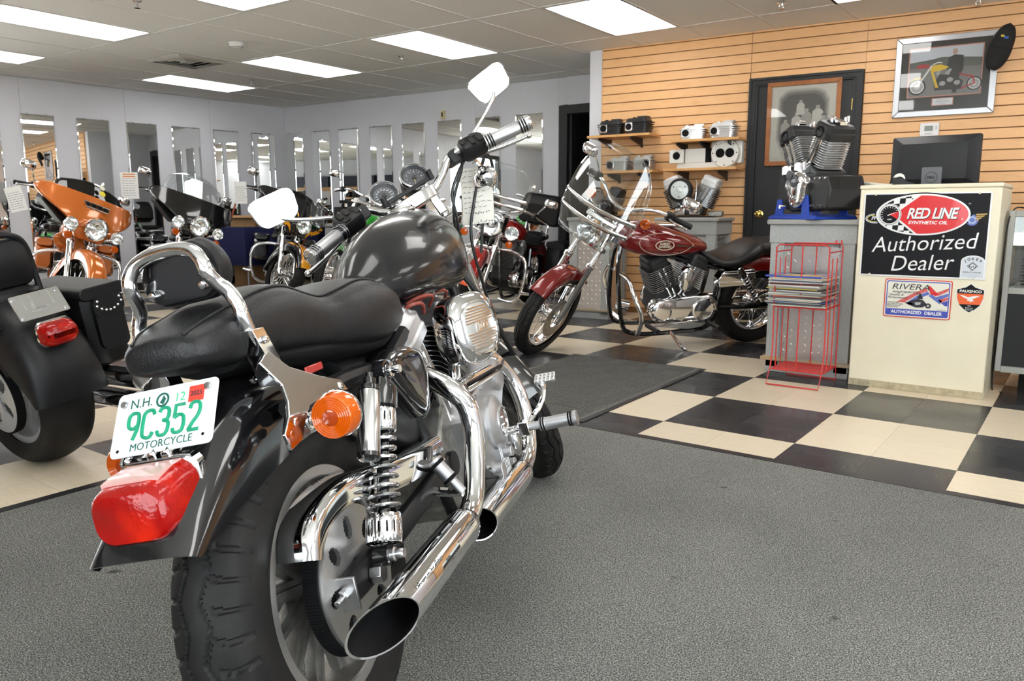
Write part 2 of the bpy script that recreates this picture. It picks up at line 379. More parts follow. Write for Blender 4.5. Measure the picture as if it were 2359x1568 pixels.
# ---- walls, each a slab behind separate boards
def wall_frame(p, q): p = V((*p, 0)); d = (V((*q, 0)) - p).normalized(); return plane_T(p, d, (0, 0, 1))   # x along the wall, y up, z towards the room
def boards(par, Tm, seams, z0, z1, m, name='wall_board'):
    for a, b_ in zip(seams, seams[1:]): obj(name, G(Tm).bb((a + .0012, z0, -.012), (b_ - .0012, z1, 0)), m, par, smooth=0)
GAPM = mat('wall_core', (.28, .28, .30), .9)
TL = wall_frame((-8.401, .549), (-8.224, 4.225)); LW1 = 3.680   # left wall, s = 0 at the left edge of the photo
wl = struct('wall_left', G(TL).bb((-1.25, 0, -.16), (LW1 + .2, 2.6, -.0125)).bb((-3.6, 2.25, -.16), (-1.25, 2.6, 0)).bb((-6.7, 0, -.16), (-3.6, 2.6, 0)), GAPM, smooth=0)
wl.data.materials.append(WALL); [setattr(p, 'material_index', 1) for p in wl.data.polygons[6:]]
boards(wl, TL, [-1.25, -1.05, .171, 1.347, 2.49, LW1], 0, 2.51, WALL)
TB = wall_frame((-8.224, 4.225), (-3.057, 4.617))
wb = struct('wall_back', G(TB).bb((-.2, 0, -.16), (4.72, 2.6, -.0125)).bb((4.72, 2.19, -.16), (5.52, 2.6, 0)).bb((5.52, 0, -.16), (6.4, 2.6, 0)), GAPM, smooth=0)
wb.data.materials.append(WALL); [setattr(p, 'material_index', 1) for p in wb.data.polygons[6:]]
boards(wb, TB, [0, 1.022, 2.249, 3.424, 4.616, 4.72], 0, 2.51, WALL)
TS = wall_frame((-2.406, 3.504), (.635, 3.811))
wr = struct('wall_right', G(TS).bb((.0, 0, -.14), (6.6, 2.6, -.012)), GROOVE, smooth=0)
ret = struct('wall_return', G().bb((-2.56, 3.52, 0), (-2.41, 4.80, 2.6)), WALL, smooth=0)
# slats: one board per row and per 8-foot panel; the doorway interrupts them
PIT = .0815; zs = 1.764 - 21 * PIT; DX0, DX1, DZ = 1.407, 2.330, 2.118
segs = []
k = 0
while zs + k * PIT < HC + .02:
    z0, z1 = zs + k * PIT + .0045, min(zs + (k + 1) * PIT - .0045, HC + .02); k += 1
    for a, b_ in ((0, 1.413), (1.417, 2.336), (2.338, 4.775), (4.779, 6.5)):
        if z0 < DZ:
            if a == 1.417:
                if z1 > DZ + .004: segs.append((a, b_, DZ + .001, z1))
                continue
            if a == 0: b_ = min(b_, DX0)
            if a == 2.338: pass
        segs.append((a, b_, max(z0, .0), z1))
for a, b_, z0, z1 in segs: obj('slat', G(TS).bb((a, z0, -.013), (b_, z1, .006)), SLAT, wr, smooth=0)
obj('end_trim', G(TS).bb((-.006, 0, -.14), (-.001, HC, .006)), SLAT, wr, smooth=0)
front = struct('wall_front', G().bb((-9.2, -6.2, 0), (-.1, -6.0, 2.6)).bb((-.1, -6.2, 0), (5.2, -6.0, .45)).bb((-.1, -6.2, 2.35), (5.2, -6.0, 2.6)).bb((4.0, -6.2, .45), (5.2, -6.0, 2.35)), WALL, smooth=0)
struct('wall_far_right', G().bb((4.2, -6.2, 0), (4.35, -5.2, 2.6)).bb((4.2, -1.2, 0), (4.35, 4.6, 2.6)).bb((4.2, -5.2, 0), (4.35, -1.2, .45)).bb((4.2, -5.2, 2.35), (4.35, -1.2, 2.6)), WALL, smooth=0)
PANE = clear_mat('window_glass', (.96, .98, .98), 0, .06)
def shop_window(n, o, d, L):
    T = plane_T(o, d, (0, 0, 1)); wn = struct('window_%d' % n, G(T).bb((0, .45, -.04), (.06, 2.35, .04)).bb((L - .06, .45, -.04), (L, 2.35, .04)).bb((.06, .45, -.04), (L - .06, .51, .04)).bb((.06, 2.29, -.04), (L - .06, 2.35, .04)), DOORBLK, smooth=0)
    obj('pane', G(T).bb((.06, .51, -.003), (L - .06, 2.29, .003)), PANE, wn, smooth=0)
shop_window(1, (-.1, -6.09, 0), (1, 0, 0), 2.05); shop_window(2, (1.95, -6.09, 0), (1, 0, 0), 2.05); shop_window(3, (4.28, -5.2, 0), (0, 1, 0), 4.0)
# goods along the shop-front wall that the mirrors show
for k in range(5):
    x = -8.2 + k * 1.6; st_ = thing('wall_display', 'oak shelf run with dark goods on the shop front wall behind the camera', 'shelf', (x, -5.99, 0), 0, 'shelf runs on the shop front wall')
    obj('back_panel', G().bb((0, 0, .3), (1.55, .03, 1.75)), SLAT, st_, smooth=0)
    for z in (.6, 1.0, 1.4): obj('shelf', G().bb((.02, .03, z), (1.53, .33, z + .025)), SLAT, st_, smooth=0)
    for z in (.626, 1.026, 1.426):
        for q in range(4): obj('dark_box', G().bb((.06 + q * .37, .06, z), (.06 + q * .37 + .22 + .06 * ((q + k) % 3), .30, z + .12 + .05 * ((q * 3 + k) % 4))), BLKSATIN, st_, smooth=0)
    obj('header', G().bb((0, 0, 1.75), (1.55, .2, 2.05)), mat('navy_header', (.01, .012, .03), .6), st_, smooth=0)
wn = struct('window_5', G(TL).bb((-1.31, 0, -.12), (-1.25, 2.25, -.04)).bb((-3.6, 0, -.12), (-3.54, 2.25, -.04)).bb((-2.48, 0, -.12), (-2.40, 2.25, -.04)).bb((-3.54, 2.17, -.12), (-1.31, 2.25, -.04)).bb((-3.54, 0, -.12), (-1.31, .12, -.04)).bb((-2.40, .95, -.11), (-1.31, 1.0, -.05)), DOORBLK, smooth=0)
obj('pane', G(TL).bb((-2.40, .12, -.083), (-1.31, 2.17, -.077)), PANE, wn, smooth=0); obj('pane', G(TL).bb((-3.54, .12, -.083), (-2.48, 2.17, -.077)), PANE, wn, smooth=0)
struct('pavement', G().bb((-40, -40, -.3), (40, -6.2, -.1)).bb((4.4, -6.2, -.3), (40, 30, -.1)).bb((-40, -6.2, -.3), (-9.3, 30, -.1)), mat('pavement_concrete', (.52, .52, .51), .9, var=(1.5, (.46, .46, .45))), smooth=0)
# back room behind the black doorway
struct('wall_back_room', G().bb((-4.3, 6.4, 0), (-1.5, 6.5, 2.6)).bb((-4.3, 4.80, 0), (-4.2, 6.4, 2.6)).bb((-1.6, 4.82, 0), (-1.5, 6.4, 2.6)).bb((-4.3, 4.7, 2.50), (-1.5, 6.5, 2.54)), mat('dark_room_walls', (.05, .05, .052), .8), smooth=0)  # near-black walls for the dark interior
dw = struct('door_1', G(TB).bb((4.63, 0, -.16), (4.735, 2.20, .022)).bb((4.735, 2.10, -.16), (5.50, 2.20, .022)).bb((5.50, 0, -.16), (5.60, 2.20, .022)).bb((4.735, 0, -.155), (4.775, 2.10, -.03)), DOORBLK, smooth=0, bev=.006)
struct('baseboard_back', G(TB).bb((0, 0, 0), (4.62, .10, .012)), DOORBLK, smooth=0); struct('baseboard_left', G(TL).bb((-1.25, 0, 0), (LW1, .10, .012)), DOORBLK, smooth=0)
# the black door in the slat wall
dr = struct('door_2', G(TS).bb((DX0 + .075, .01, -.03), (DX1 - .075, DZ - .07, .0)), DOORBLK, smooth=0, bev=.003)
g = G(TS)
for a, b_, c, d in ((DX0, DX0 + .075, 0, DZ), (DX1 - .075, DX1, 0, DZ), (DX0 + .075, DX1 - .075, DZ - .07, DZ)):
    g.bb((a, c, -.02), (b_, d, .018))
g.bb((DX0, 0, .018), (DX0 + .02, DZ, .028)).bb((DX1 - .02, 0, .018), (DX1, DZ, .028)).bb((DX0 + .02, DZ - .02, .018), (DX1 - .02, DZ, .028))
g.bb((DX0 + .052, 0, .018), (DX0 + .060, DZ - .06, .024)).bb((DX1 - .060, 0, .018), (DX1 - .052, DZ - .06, .024)).bb((DX0 + .06, DZ - .060, .018), (DX1 - .06, DZ - .052, .024))
obj('door_casing', g, DOORBLK, dr, smooth=0, bev=.004)
kT = TS @ Matrix.Translation((DX0 + .135, .955, 0))
obj('door_knob', G(kT).lathe([(.033, 0), (.033, .006), (.014, .010), (.012, .032), (.024, .042), (.029, .054), (.026, .066), (.012, .072), (0, .073)], (0, 0, 0), (0, 0, 1), 24), BRASS, dr, label='round polished brass door knob')
for hz in (1.85, 1.02, .25): obj('hinge', G(TS).bb((DX1 - .083, hz - .045, 0), (DX1 - .068, hz + .045, .005)).cyl((DX1 - .072, hz - .047, .006), (DX1 - .072, hz + .047, .006), .005, None, 10), BRASS, dr, label='brass door hinge')

# ---- wall mirrors with clips
def wall_mirror(Tm, s0, s1, z0, z1, label, grp):
    wdt, hgt = s1 - s0, z1 - z0; mT = Tm @ Matrix.Translation(((s0 + s1) / 2, z0, .004))
    t = thing('wall_mirror', label, 'mirror', group=grp, M=mT)
    g = G(); a = [(wdt / 2 - .012, .012), (wdt / 2 - .012, hgt - .012), (-wdt / 2 + .012, hgt - .012), (-wdt / 2 + .012, .012)]; b_ = [(wdt / 2, 0), (wdt / 2, hgt), (-wdt / 2, hgt), (-wdt / 2, 0)]
    g.loft([[(x, y, 0) for x, y in b_], [(x, y, .003) for x, y in b_], [(x, y, .006) for x, y in a]])
    obj('glass', g, MIRROR, t, smooth=0)
    g = G()
    for sx in (-.28, .28):
        for y, sg in ((hgt, 1), (0, -1)): g.bb((sx * wdt - .010, y - .012 * sg - .004, .0065), (sx * wdt + .010, y + .010 * sg, .009)).bb((sx * wdt - .010, y + .002 * sg, -.003), (sx * wdt + .010, y + .010 * sg, .0065))
    obj('clips', g, CLEAR, t, smooth=0)['kind'] = 'stuff'
lm = [(-.445, -.06, 'narrow wall mirror cut by the left photo edge, before the first full mirror'), (.157, .509, 'tall wall mirror left of the orange bike, a light panel reflected at its top'), (.757, 1.143, 'tall narrow wall mirror behind the orange bike windscreen reflecting the black doorway'),
      (1.35, 1.737, 'tall narrow wall mirror behind the handlebar and price tag of the black touring bike'), (1.935, 2.328, 'tall narrow wall mirror behind the clear windshield of the black touring bike'), (2.523, 2.904, 'tall narrow wall mirror right of the black touring bike, above the blue tablecloth'), (3.103, 3.48, 'tall narrow mirror on the left wall nearest the room corner')]
for a, b_, lb in lm: wall_mirror(TL, a, b_, .30, 2.112, lb, 'tall mirrors on the left wall')
bmr = [(-.0, .375, 'tall narrow mirror on the back wall starting in the room corner'), (.54, .918, 'second tall mirror on the back wall from the corner, above the flame painted bike'), (1.078, 1.458, 'third tall mirror on the back wall from the corner, behind the chopper handgrip'), (1.667, 2.071, 'fourth tall mirror on the back wall from the corner, left of the lower round gauge'),
       (2.237, 2.626, 'fifth tall mirror on the back wall from the corner, right above the round gauges'), (2.832, 3.218, 'tall back wall mirror under the small beige alarm box'), (3.432, 3.807, 'tall back wall mirror crossed by the raised bike mirror stem'), (4.02, 4.408, 'tall back wall mirror nearest the dark doorway reflecting the bright shop window')]
for a, b_, lb in bmr: wall_mirror(TB, a + .006, b_, .30, 2.138, lb, 'tall mirrors on the back wall')
ab = thing('alarm_box', 'small beige alarm box on the back wall above a mirror', 'alarm', M=TB @ Matrix.Translation((2.945, 2.21, 0)))
obj('housing', G().box((0, 0, .02), (.055, .105, .04)), mat('beige_plastic', (.62, .52, .30), .5), ab, bev=.004)
obj('sounder_slot', G().box((0, 0, .041), (.022, .055, .004)), BLKPLAS, ab, smooth=0)
# ================================================================= MOTORCYCLE PARTS (bike frame: X forward, Y left, Z up, rear contact at the origin)
def bike_M(o, head, lean, nose=0.):
    ch, sh, cl, sl = math.cos(R(head)), math.sin(R(head)), math.cos(R(lean)), math.sin(R(lean))
    X = V((ch, sh, 0)); Y = V((-sh * cl, ch * cl, -sl)); Z = V((-sh * sl, ch * sl, cl))
    return Matrix(((X.x, Y.x, Z.x, o[0]), (X.y, Y.y, Z.y, o[1]), (X.z, Y.z, Z.z, 0), (0, 0, 0, 1))) @ Matrix.Rotation(R(nose), 4, 'Y')
def steer_T(ground_x, rake, deg):
    a = V((-math.sin(R(rake)), 0, math.cos(R(rake)))); p = Matrix.Translation((ground_x, 0, 0))
    return p @ Matrix.Rotation(R(deg), 4, a) @ p.inverted()
def tyre_g(c, Rr, wd, rim, T=None, nt=96, nv=18, tread=0):
    """tyre about the lateral axis; tread>0 sinks that many repeats of a zigzag-and-sipe pattern"""
    ctrl = [(-.80, rim), (-.97, rim + .25 * (Rr - rim)), (-1.0, rim + .52 * (Rr - rim)), (-.80, rim + .80 * (Rr - rim)), (-.42, Rr - .006), (0, Rr), (.42, Rr - .006), (.80, rim + .80 * (Rr - rim)), (1.0, rim + .52 * (Rr - rim)), (.97, rim + .25 * (Rr - rim)), (.80, rim)]
    pr = [(p.x * wd / 2, p.y) for p in cr([V((a, b, 0)) for a, b in ctrl], max(2, nv // 5))]
    g = G(T); rings = []
    for i in range(nt):
        th = 2 * PI * i / nt; ring = []; u = (i / nt * tread) % 1
        for y, r in pr:
            v = y / (wd / 2); d = 0
            if tread and r > rim + .55 * (Rr - rim):
                tri = abs(2 * ((u + .25) % 1) - 1) - .5
                for s in (1, -1):
                    if abs(v - s * (.26 + .22 * tri * s)) < .05: d = .005
                    a = v * s
                    if .40 < a < .97:
                        uu2 = (u * 2 + (0 if s > 0 else .5)) % 1; t0 = .30 + .5 * (a - .4) if a < .62 else .41
                        if abs(uu2 - t0) < .10: d = .0048
            r2 = r - d; ring.append((c[0] + r2 * math.cos(th), c[1] + y, c[2] + r2 * math.sin(th)))
        rings.append(ring)
    return g.loft(rings, closed=False, caps=False, loop=True)
def disc_holes(c, r0, r1, th, holes, T=None, nt=120, nr=14, side=(0, 1, 0)):
    """flat ring with elliptical windows; holes = [(radius, angle, half radial, half tangential)]"""
    g = G(T); dr = (r1 - r0) / nr
    keep = []
    for i in range(nt):
        for j in range(nr):
            t = 2 * PI * (i + .5) / nt; r = r0 + (j + .5) * dr; ok = True
            for hr, ha, a, b in holes:
                dt = (t - ha + PI) % (2 * PI) - PI
                if ((r - hr) / a) ** 2 + (r * dt / b) ** 2 < 1: ok = False; break
            if ok: keep.append((i, j))
    ks = set(keep); P = lambda i, j, s: V((c[0] + (r0 + j * dr) * math.cos(2 * PI * i / nt), c[1] + s * th / 2, c[2] + (r0 + j * dr) * math.sin(2 * PI * i / nt)))
    for i, j in keep:
        for s in (-1, 1): g.poly([P(i, j, s), P(i + 1, j, s), P(i + 1, j + 1, s), P(i, j + 1, s)])
        for di, dj, a, b in ((-1, 0, (i, j), (i, j + 1)), (1, 0, (i + 1, j), (i + 1, j + 1)), (0, -1, (i, j), (i + 1, j)), (0, 1, (i, j + 1), (i + 1, j + 1))):
            if ((i + di) % nt, j + dj) not in ks: g.poly([P(*a, -1), P(*b, -1), P(*b, 1), P(*a, 1)])
    return g
def rim_g(c, r_out, r_in, wd, T=None, n=64):
    h = wd / 2
    return G(T).lathe([(r_out, -h), (r_out + .006, -h + .003), (r_out, -h + .010), (r_out - .012, -h * .55), (r_out - .016, 0), (r_out - .012, h * .55), (r_out, h - .010), (r_out + .006, h - .003), (r_out, h), (r_in, h - .004), (r_in - .004, h * .5), (r_in - .002, 0), (r_in - .004, -h * .5), (r_in, -h + .004)], c, (0, 1, 0), n, loop=True)
def hub_g(c, r, wd, T=None): h = wd / 2; return G(T).lathe([(0, -h - .012), (.016, -h - .012), (.018, -h), (r, -h), (r * .8, -h * .6), (r * .72, 0), (r * .8, h * .6), (r, h), (.018, h), (.016, h + .012), (0, h + .012)], c, (0, 1, 0), 24)
def cast_spokes(par, c, n, r0, r1, w0, w1, th, m, T=None, off=0., split=False, name='spoke'):
    for k in range(n):
        a = 2 * PI * k / n + off; d = V((math.cos(a), 0, math.sin(a))); t = V((-math.sin(a), 0, math.cos(a))); c_ = V(c); g = G(T)
        for (ra, rb, wa, wb, ta, tb) in ((r0, r1, w0, w1, th, th * .8), (r0, r1, w0 * .35, w1 * .35, th * 1.7, th * 1.5)):
            g.loft([[c_ + d * ra + t * sx * wa + V((0, sy * ta, 0)) for sx, sy in ((1, 1), (-1, 1), (-1, -1), (1, -1))], [c_ + d * rb + t * sx * wb + V((0, sy * tb, 0)) for sx, sy in ((1, 1), (-1, 1), (-1, -1), (1, -1))]])
        obj(name, g, m, par)
def wire_spokes(c, n, r0, r1, hw, T=None, r=.0017):
    g = G(T); c = V(c)
    for k in range(n):
        s = 1 if k % 2 else -1; a = 2 * PI * k / n; b = a + (.42 if (k // 2) % 2 else -.42)
        g.tube([c + V((r0 * math.cos(a), s * hw, r0 * math.sin(a))), c + V((r1 * math.cos(b), s * .008, r1 * math.sin(b)))], r, 5, 0, caps=False)
    return g
def fender_g(c, prof, hw, T=None, flat=.018, skirt=None, th=.003, n=30):
    """prof = [(angle deg, radius, skirt depth)] about the wheel centre c"""
    g = G(T); outer = []; inner = []
    pr = cr([V(p) for p in prof], 5)
    for p in pr:
        a = R(p.x); r = p.y; sk = p.z; ring = []
        for j in range(n + 1):
            u = -1 + 2 * j / n
            t = abs(u) * PI / 2; y = math.copysign(hw * math.sin(t) ** (2 / 3.4), u); q = r - (flat * .8 + sk) * (1 - max(0, math.cos(t)) ** (2 / 3.4))
            ring.append((y, q))
        outer.append([V((c[0] + q * math.cos(a), c[1] + y, c[2] + q * math.sin(a))) for y, q in ring])
        inner.append([V((c[0] + (q - th) * math.cos(a), c[1] + y * (1 - th / hw), c[2] + (q - th) * math.sin(a))) for y, q in ring])
    return g.loft([o + i[::-1] for o, i in zip(outer, inner)])
def sect(x, hw, zb, zt, zm=None, n=28, px=2.4, pt=2.0, T=None):
    """cross-section ring in the Y-Z plane; zm = height of greatest width"""
    zm = (zb + zt) / 2 if zm is None else zm; out = []
    for j in range(n):
        t = 2 * PI * j / n; c, s = math.cos(t), math.sin(t); e = pt if s > 0 else px
        y = hw * math.copysign(abs(c) ** (2 / e), c); z = zm + (zt - zm if s > 0 else zm - zb) * math.copysign(abs(s) ** (2 / e), s); out.append(V((x, y, z)))
    return out
def loftx(secs, T=None, k=5, **kw):
    cs = cr([V(s[:3]) for s in secs], k); ct = cr([V((s[3], s[4] if len(s) > 4 else (s[2] + s[3]) / 2, 0)) for s in secs], k)
    return G(T).loft([sect(a.x, max(a.y, .004), a.z, b.x, b.y, **kw) for a, b in zip(cs, ct)])
def fins_g(c, ax, n, h0, h1, w, d, T=None, th=.0035, rad=.03, side=(0, 1, 0)):
    """stack of rounded cooling fins along ax"""
    g = G(T); ax = V(ax).normalized(); s = V(side); t = s.cross(ax).normalized(); c = V(c)
    for k in range(n):
        h = h0 + (h1 - h0) * k / (n - 1); f = 1.0 if k % 2 == 0 else .985
        g.prism([c + ax * h + s * x + t * y for x, y in rrect(w * f, d * f, rad, 3)], ax * th)
    g.prism([c + ax * h0 + s * x + t * y for x, y in rrect(w * .72, d * .72, rad, 3)], ax * (h1 - h0)); return g
def lamp(par, c, d, r, depth, T=None, bucket=True, ring=.012, nm='headlight', shell=None):
    """round lamp: shell, bezel, reflector and glass"""
    c = V(c); d = V(d).normalized(); sh = shell or CHROME
    b = obj(nm, G(T).lathe([(0, -depth), (r * .35, -depth * .97), (r * .72, -depth * .72), (r * .95, -depth * .3), (r * 1.0, 0), (r * 1.03, .004), (r * 1.02, .016), (r * .90, .018), (r * .88, .006)], c, d, 32), sh, par)
    obj('reflector', G(T).lathe([(r * .9, .004), (r * .7, -depth * .25), (r * .35, -depth * .45), (.001, -depth * .5)], c, d, 28).ell(c - d * depth * .2, (r * .2, r * .2, r * .2), 12, 8), REFLECTOR, b)
    g = G(T).lathe([(r * .9, .008), (r * .6, .016), (.001, .020)], c, d, 28)
    x, y, z = frame_of(d)
    obj('lens', g, CLEAR, b); return b
def lens_ring(par, c, d, r, depth, m, T=None, nm='turn_signal', cup=None, label=None):
    """round indicator: lens with moulded rings in a cup"""
    c = V(c); d = V(d).normalized(); pr = [(r, 0), (r * .99, depth * .55), (r * .93, depth * .8)]
    for k in range(9, 0, -1): rr_ = r * .92 * k / 9.0; pr += [(rr_, depth * (.93 - .004 * k)), (rr_ - r * .05, depth * (.99 - .004 * k))]
    pr += [(.0005, depth)]
    o = obj(nm, G(T).lathe([(0, -depth * .75), (r * .55, -depth * .68), (r * .9, -depth * .35), (r * 1.03, -.002), (r * 1.03, .004), (r, .004)], c, d, 28), cup or CHROME, par)
    obj('lens', G(T).lathe(pr, c, d, 32), m, o, smooth=25, label=label or 'amber lens')
    obj('lens_centre', G(T).lathe([(r * .36, depth * .97), (r * .34, depth * 1.03), (r * .2, depth * 1.05), (0, depth * 1.06)], c, d, 20), mat('amber_lens_centre', (.30, .035, .001), .1, 0, .4), o); return o
def bolt_g(g, p, d, r=.007, h=.006):
    p = V(p); d = V(d).normalized(); x, y, z = frame_of(d)
    g.prism([p + (x * math.cos(a) + y * math.sin(a)) * r for a in [PI / 3 * k for k in range(6)]], d * h); return g
def rot_T(c, d, up=(0, 0, 1)):
    """frame at c whose +z is d and whose +y is as near up as it gets"""
    z = V(d).normalized(); u = V(up); y = (u - z * u.dot(z)).normalized(); x = y.cross(z); c = V(c)
    return Matrix(((x.x, y.x, z.x, c.x), (x.y, y.y, z.y, c.y), (x.z, y.z, z.z, c.z), (0, 0, 0, 1)))
# ================================================================= THE BLACK MOTORCYCLE IN FRONT
H = thing('motorcycle', 'black motorcycle nearest the camera with green lettered licence plate and chrome backrest bar', 'motorcycle', M=bike_M((.536, -2.424), 113.445, 12.873))
ST = steer_T(1.637, 29.6, 43.3)
RIMG = mat('grey_cast_wheel', (.33, .32, .30), .42, .75, var=(30, (.20, .19, .18)), bump=(200, .2))
RIMFACE = mat('machined_rim_face', (.52, .51, .50), .32, .9, bump=(120, .1))
# ---- rear wheel
rw = obj('rear_wheel', tyre_g((0, 0, .32), .32, .138, .207, None, 620, 50, 22), RUBBER, H, label='treaded black rear tyre')
obj('rim', rim_g((0, 0, .32), .210, .185, .105), RIMG, rw)
obj('rim_face', G().lathe([(.2135, -.054), (.188, -.0525), (.186, -.049), (.2135, -.049)], (0, 0, .32), (0, 1, 0), 72, loop=True).lathe([(.2135, .054), (.188, .0525), (.186, .049), (.2135, .049)], (0, 0, .32), (0, 1, 0), 72, loop=True), RIMFACE, rw)
obj('hub', hub_g((0, 0, .32), .055, .13), RIMG, rw)
cast_spokes(rw, (0, 0, .32), 13, .045, .190, .017, .011, .011, RIMG)
hl = [(.091, 2 * PI * k / 8, .021, .014) for k in range(8)]
obj('pulley', disc_holes((0, -.098, .32), .035, .128, .008, hl, nt=240, nr=36), RIMFACE, rw)
g = G(); n = 150
for y0, y1 in ((-.094, -.066),):
    rg = []
    for y in (y0, y1): rg.append([V(((.132 + (.0016 if k % 2 else 0)) * math.cos(PI * k / n), y, .32 + (.132 + (.0016 if k % 2 else 0)) * math.sin(PI * k / n))) for k in range(2 * n)])
    g.loft(rg)
obj('drive_belt', g, BLKDULL, rw, smooth=20)
# ---- rear fender, tail lamp, plate
obj('rear_fender', fender_g((0, 0, .32), [(48, .375, .09), (70, .393, .105), (90, .405, .115), (112, .415, .118), (130, .424, .095), (142, .432, .055), (151, .440, .012)], .087, None, .022), BLKGLOSS, H)
REDRIB = mat('ribbed_red_lens', (.30, .002, .001), .12, 0, .35, bump=(140, .5, 1), var=(18, (.58, .014, .002), .42, .75), spec=.3)
tl = obj('tail_lamp', G().loft([[V((x, y, .598 + dz + z)) for y, z in rrect(w_, h_, .022, 4)] for x, w_, h_, dz in ((-.255, .10, .07, .006), (-.275, .135, .098, .003), (-.292, .138, .100, 0), (-.295, .130, .092, 0))]), CHROME, H)
g = G().loft([[V((x, y, .596 + dz + z)) for y, z in rrect(w_, h_, .026, 5)] for x, w_, h_, dz in ((-.288, .132, .094, .001), (-.315, .130, .092, 0), (-.345, .124, .084, -.003), (-.366, .118, .076, -.006), (-.372, .108, .066, -.007))])
obj('lens', g, REDRIB, tl, label='red tail lamp lens')
obj('top_window', G().loft([[V((x, y, .647 + dz)) for y in (-.046, .046)] + [V((x, y, .636 + dz)) for y in (.046, -.046)] for x, dz in ((-.296, -.0022), (-.330, -.0052), (-.352, -.0105))]), mat('clear_red_strip', (.62, .36, .34), .12, 0, .5), tl, label='clear strip over the red lens')
pT = plane_T((-.2506, 0, .698), (0, -1, 0), (math.sin(R(33.3)), 0, math.cos(R(33.3))))
PLATE = mat('plate_white', (.80, .82, .84), .35, bump=(90, .05)); GREEN = mat('plate_green_ink', (.0, .26, .13), .4); DGREEN = mat('plate_dark_ink', (.01, .10, .075), .45)
lp = obj('licence_plate', G(pT).prism([(x, y, 0) for x, y in rrect(.178, .1016, .009, 5)], (0, 0, .0012)).loft([[(x, y, z) for x, y in rrect(.178 - d, .1016 - d, .009, 5)] for d, z in ((.0, .0012), (.002, .0024), (.006, .0024), (.008, .0012))], caps=False), PLATE, H, label='white licence plate with green digits')
def stroke_text(par, s, Tm, x0, y0, w_, h_, gap, r, m, nm):
    F = {'9': [[(1, .62), (.9, .92), (.5, 1), (.1, .92), (0, .72), (.1, .50), (.5, .42), (.9, .52), (1, .66)], [(1, .66), (.92, .35), (.62, 0)]], 'C': [[(1, .82), (.85, .97), (.5, 1), (.12, .93), (0, .75), (0, .25), (.12, .07), (.5, 0), (.85, .03), (1, .18)]],
         '3': [[(.02, .85), (.2, .98), (.5, 1), (.85, .94), (.96, .77), (.85, .58), (.45, .53)], [(.45, .53), (.88, .48), (1, .27), (.85, .06), (.5, 0), (.15, .03), (0, .17)]], '5': [[(.95, 1), (.1, 1), (.06, .55)], [(.06, .55), (.5, .64), (.9, .56), (1, .3), (.88, .07), (.5, 0), (.12, .04), (0, .16)]],
         '2': [[(.02, .78), (.15, .96), (.5, 1), (.85, .94), (.97, .75), (.85, .52), (.4, .26), (.03, 0)], [(.03, 0), (1, 0)]]}
    for i, ch in enumerate(s):
        g = G(Tm)
        for st in F[ch]: g.tube([(x0 + i * (w_ + gap) + x * w_, y0 + y * h_, .0018) for x, y in st], r, 8, 4 if len(st) > 3 else 0)
        obj(nm, g, m, par)
stroke_text(lp, '9C352', pT, -.063, -.0265, .0185, .043, .0085, .0028, GREEN, 'digit')
for tx, sz, x, y, m_, b_ in (('N.H.', .021, -.045, .031, DGREEN, 0), ('MOTORCYCLE', .0165, .0, -.0385, DGREEN, 0)): obj('lettering', text_g(tx, sz, pT @ Matrix.Translation((x, y, .0016)), .0003, 0, b_), m_, lp)
obj('lettering', text_g('12', .020, pT @ Matrix.Translation((.024, .029, .0019)), .0003), mat('sticker_green', (.08, .48, .25), .5), lp)
obj('month_sticker', G(pT).prism([(.010, .018, .0012), (.038, .018, .0012), (.038, .041, .0012), (.010, .041, .0012)], (0, 0, .0003)), mat('sticker_white', (.78, .84, .82), .5), lp)
obj('year_sticker', G(pT).prism([(.039, .018, .0012), (.066, .018, .0012), (.066, .043, .0012), (.039, .043, .0012)], (0, 0, .0004)), mat('sticker_red', (.70, .05, .03), .5), lp, label='red year sticker')
obj('lettering', text_g('2025', .0105, pT @ Matrix.Translation((.0525, .0305, .0018)), .0002, 0, .02), INK, lp)
obj('emblem', G(pT).lathe([(.0115, 0), (.0115, .0012), (.0085, .0012), (.0085, 0)], (-.007, .030, .001), (0, 0, 1), 24, loop=True).prism([(-.012, .026, .0012), (-.005, .0225, .0012), (-.0015, .031, .0012), (-.006, .037, .0012), (-.0085, .031, .0012)], (0, 0, .0008)), DGREEN, lp)
for x, y, b_ in ((-.076, .033, 1), (.072, .038, 1), (-.076, -.040, 0), (.072, -.036, 0)):
    g = G(pT)
    if b_: g.lathe([(0, .006), (.005, .0055), (.0062, .003), (.0062, .001)], (x, y, 0), (0, 0, 1), 14)
    else: g.cyl((x, y, .0011), (x, y, .0016), .0026, None, 12)
    obj('plate_bolt' if b_ else 'bolt_hole', g, STEEL if b_ else BLKDULL, lp)
obj('plate_bracket', G().tube([(-.285, .012, .65), (-.262, .012, .66), (-.225, .012, .70)], .008, 8, 3).tube([(-.285, -.012, .65), (-.262, -.012, .66), (-.225, -.012, .70)], .008, 8, 3).box((-.222, 0, .70), (.012, .07, .03)), CHROME, H, bev=.002)
for s in (1, -1):
    ts = lens_ring(H, (-.098, .196 * s + (.010 if s > 0 else 0), .634 if s < 0 else .616), (-1, 0, 0), .0375, .034, AMBER, None, 'rear_turn_signal')
    obj('stalk', G().tube([(-.075, s * .203, .634), (-.085, s * .16, .630), (-.115, s * .115, .632)], .0105, 10, 4).torus((-.10, s * .143, .631), (0, 1, 0), .012, .004, 16, 6), CHROME, ts)
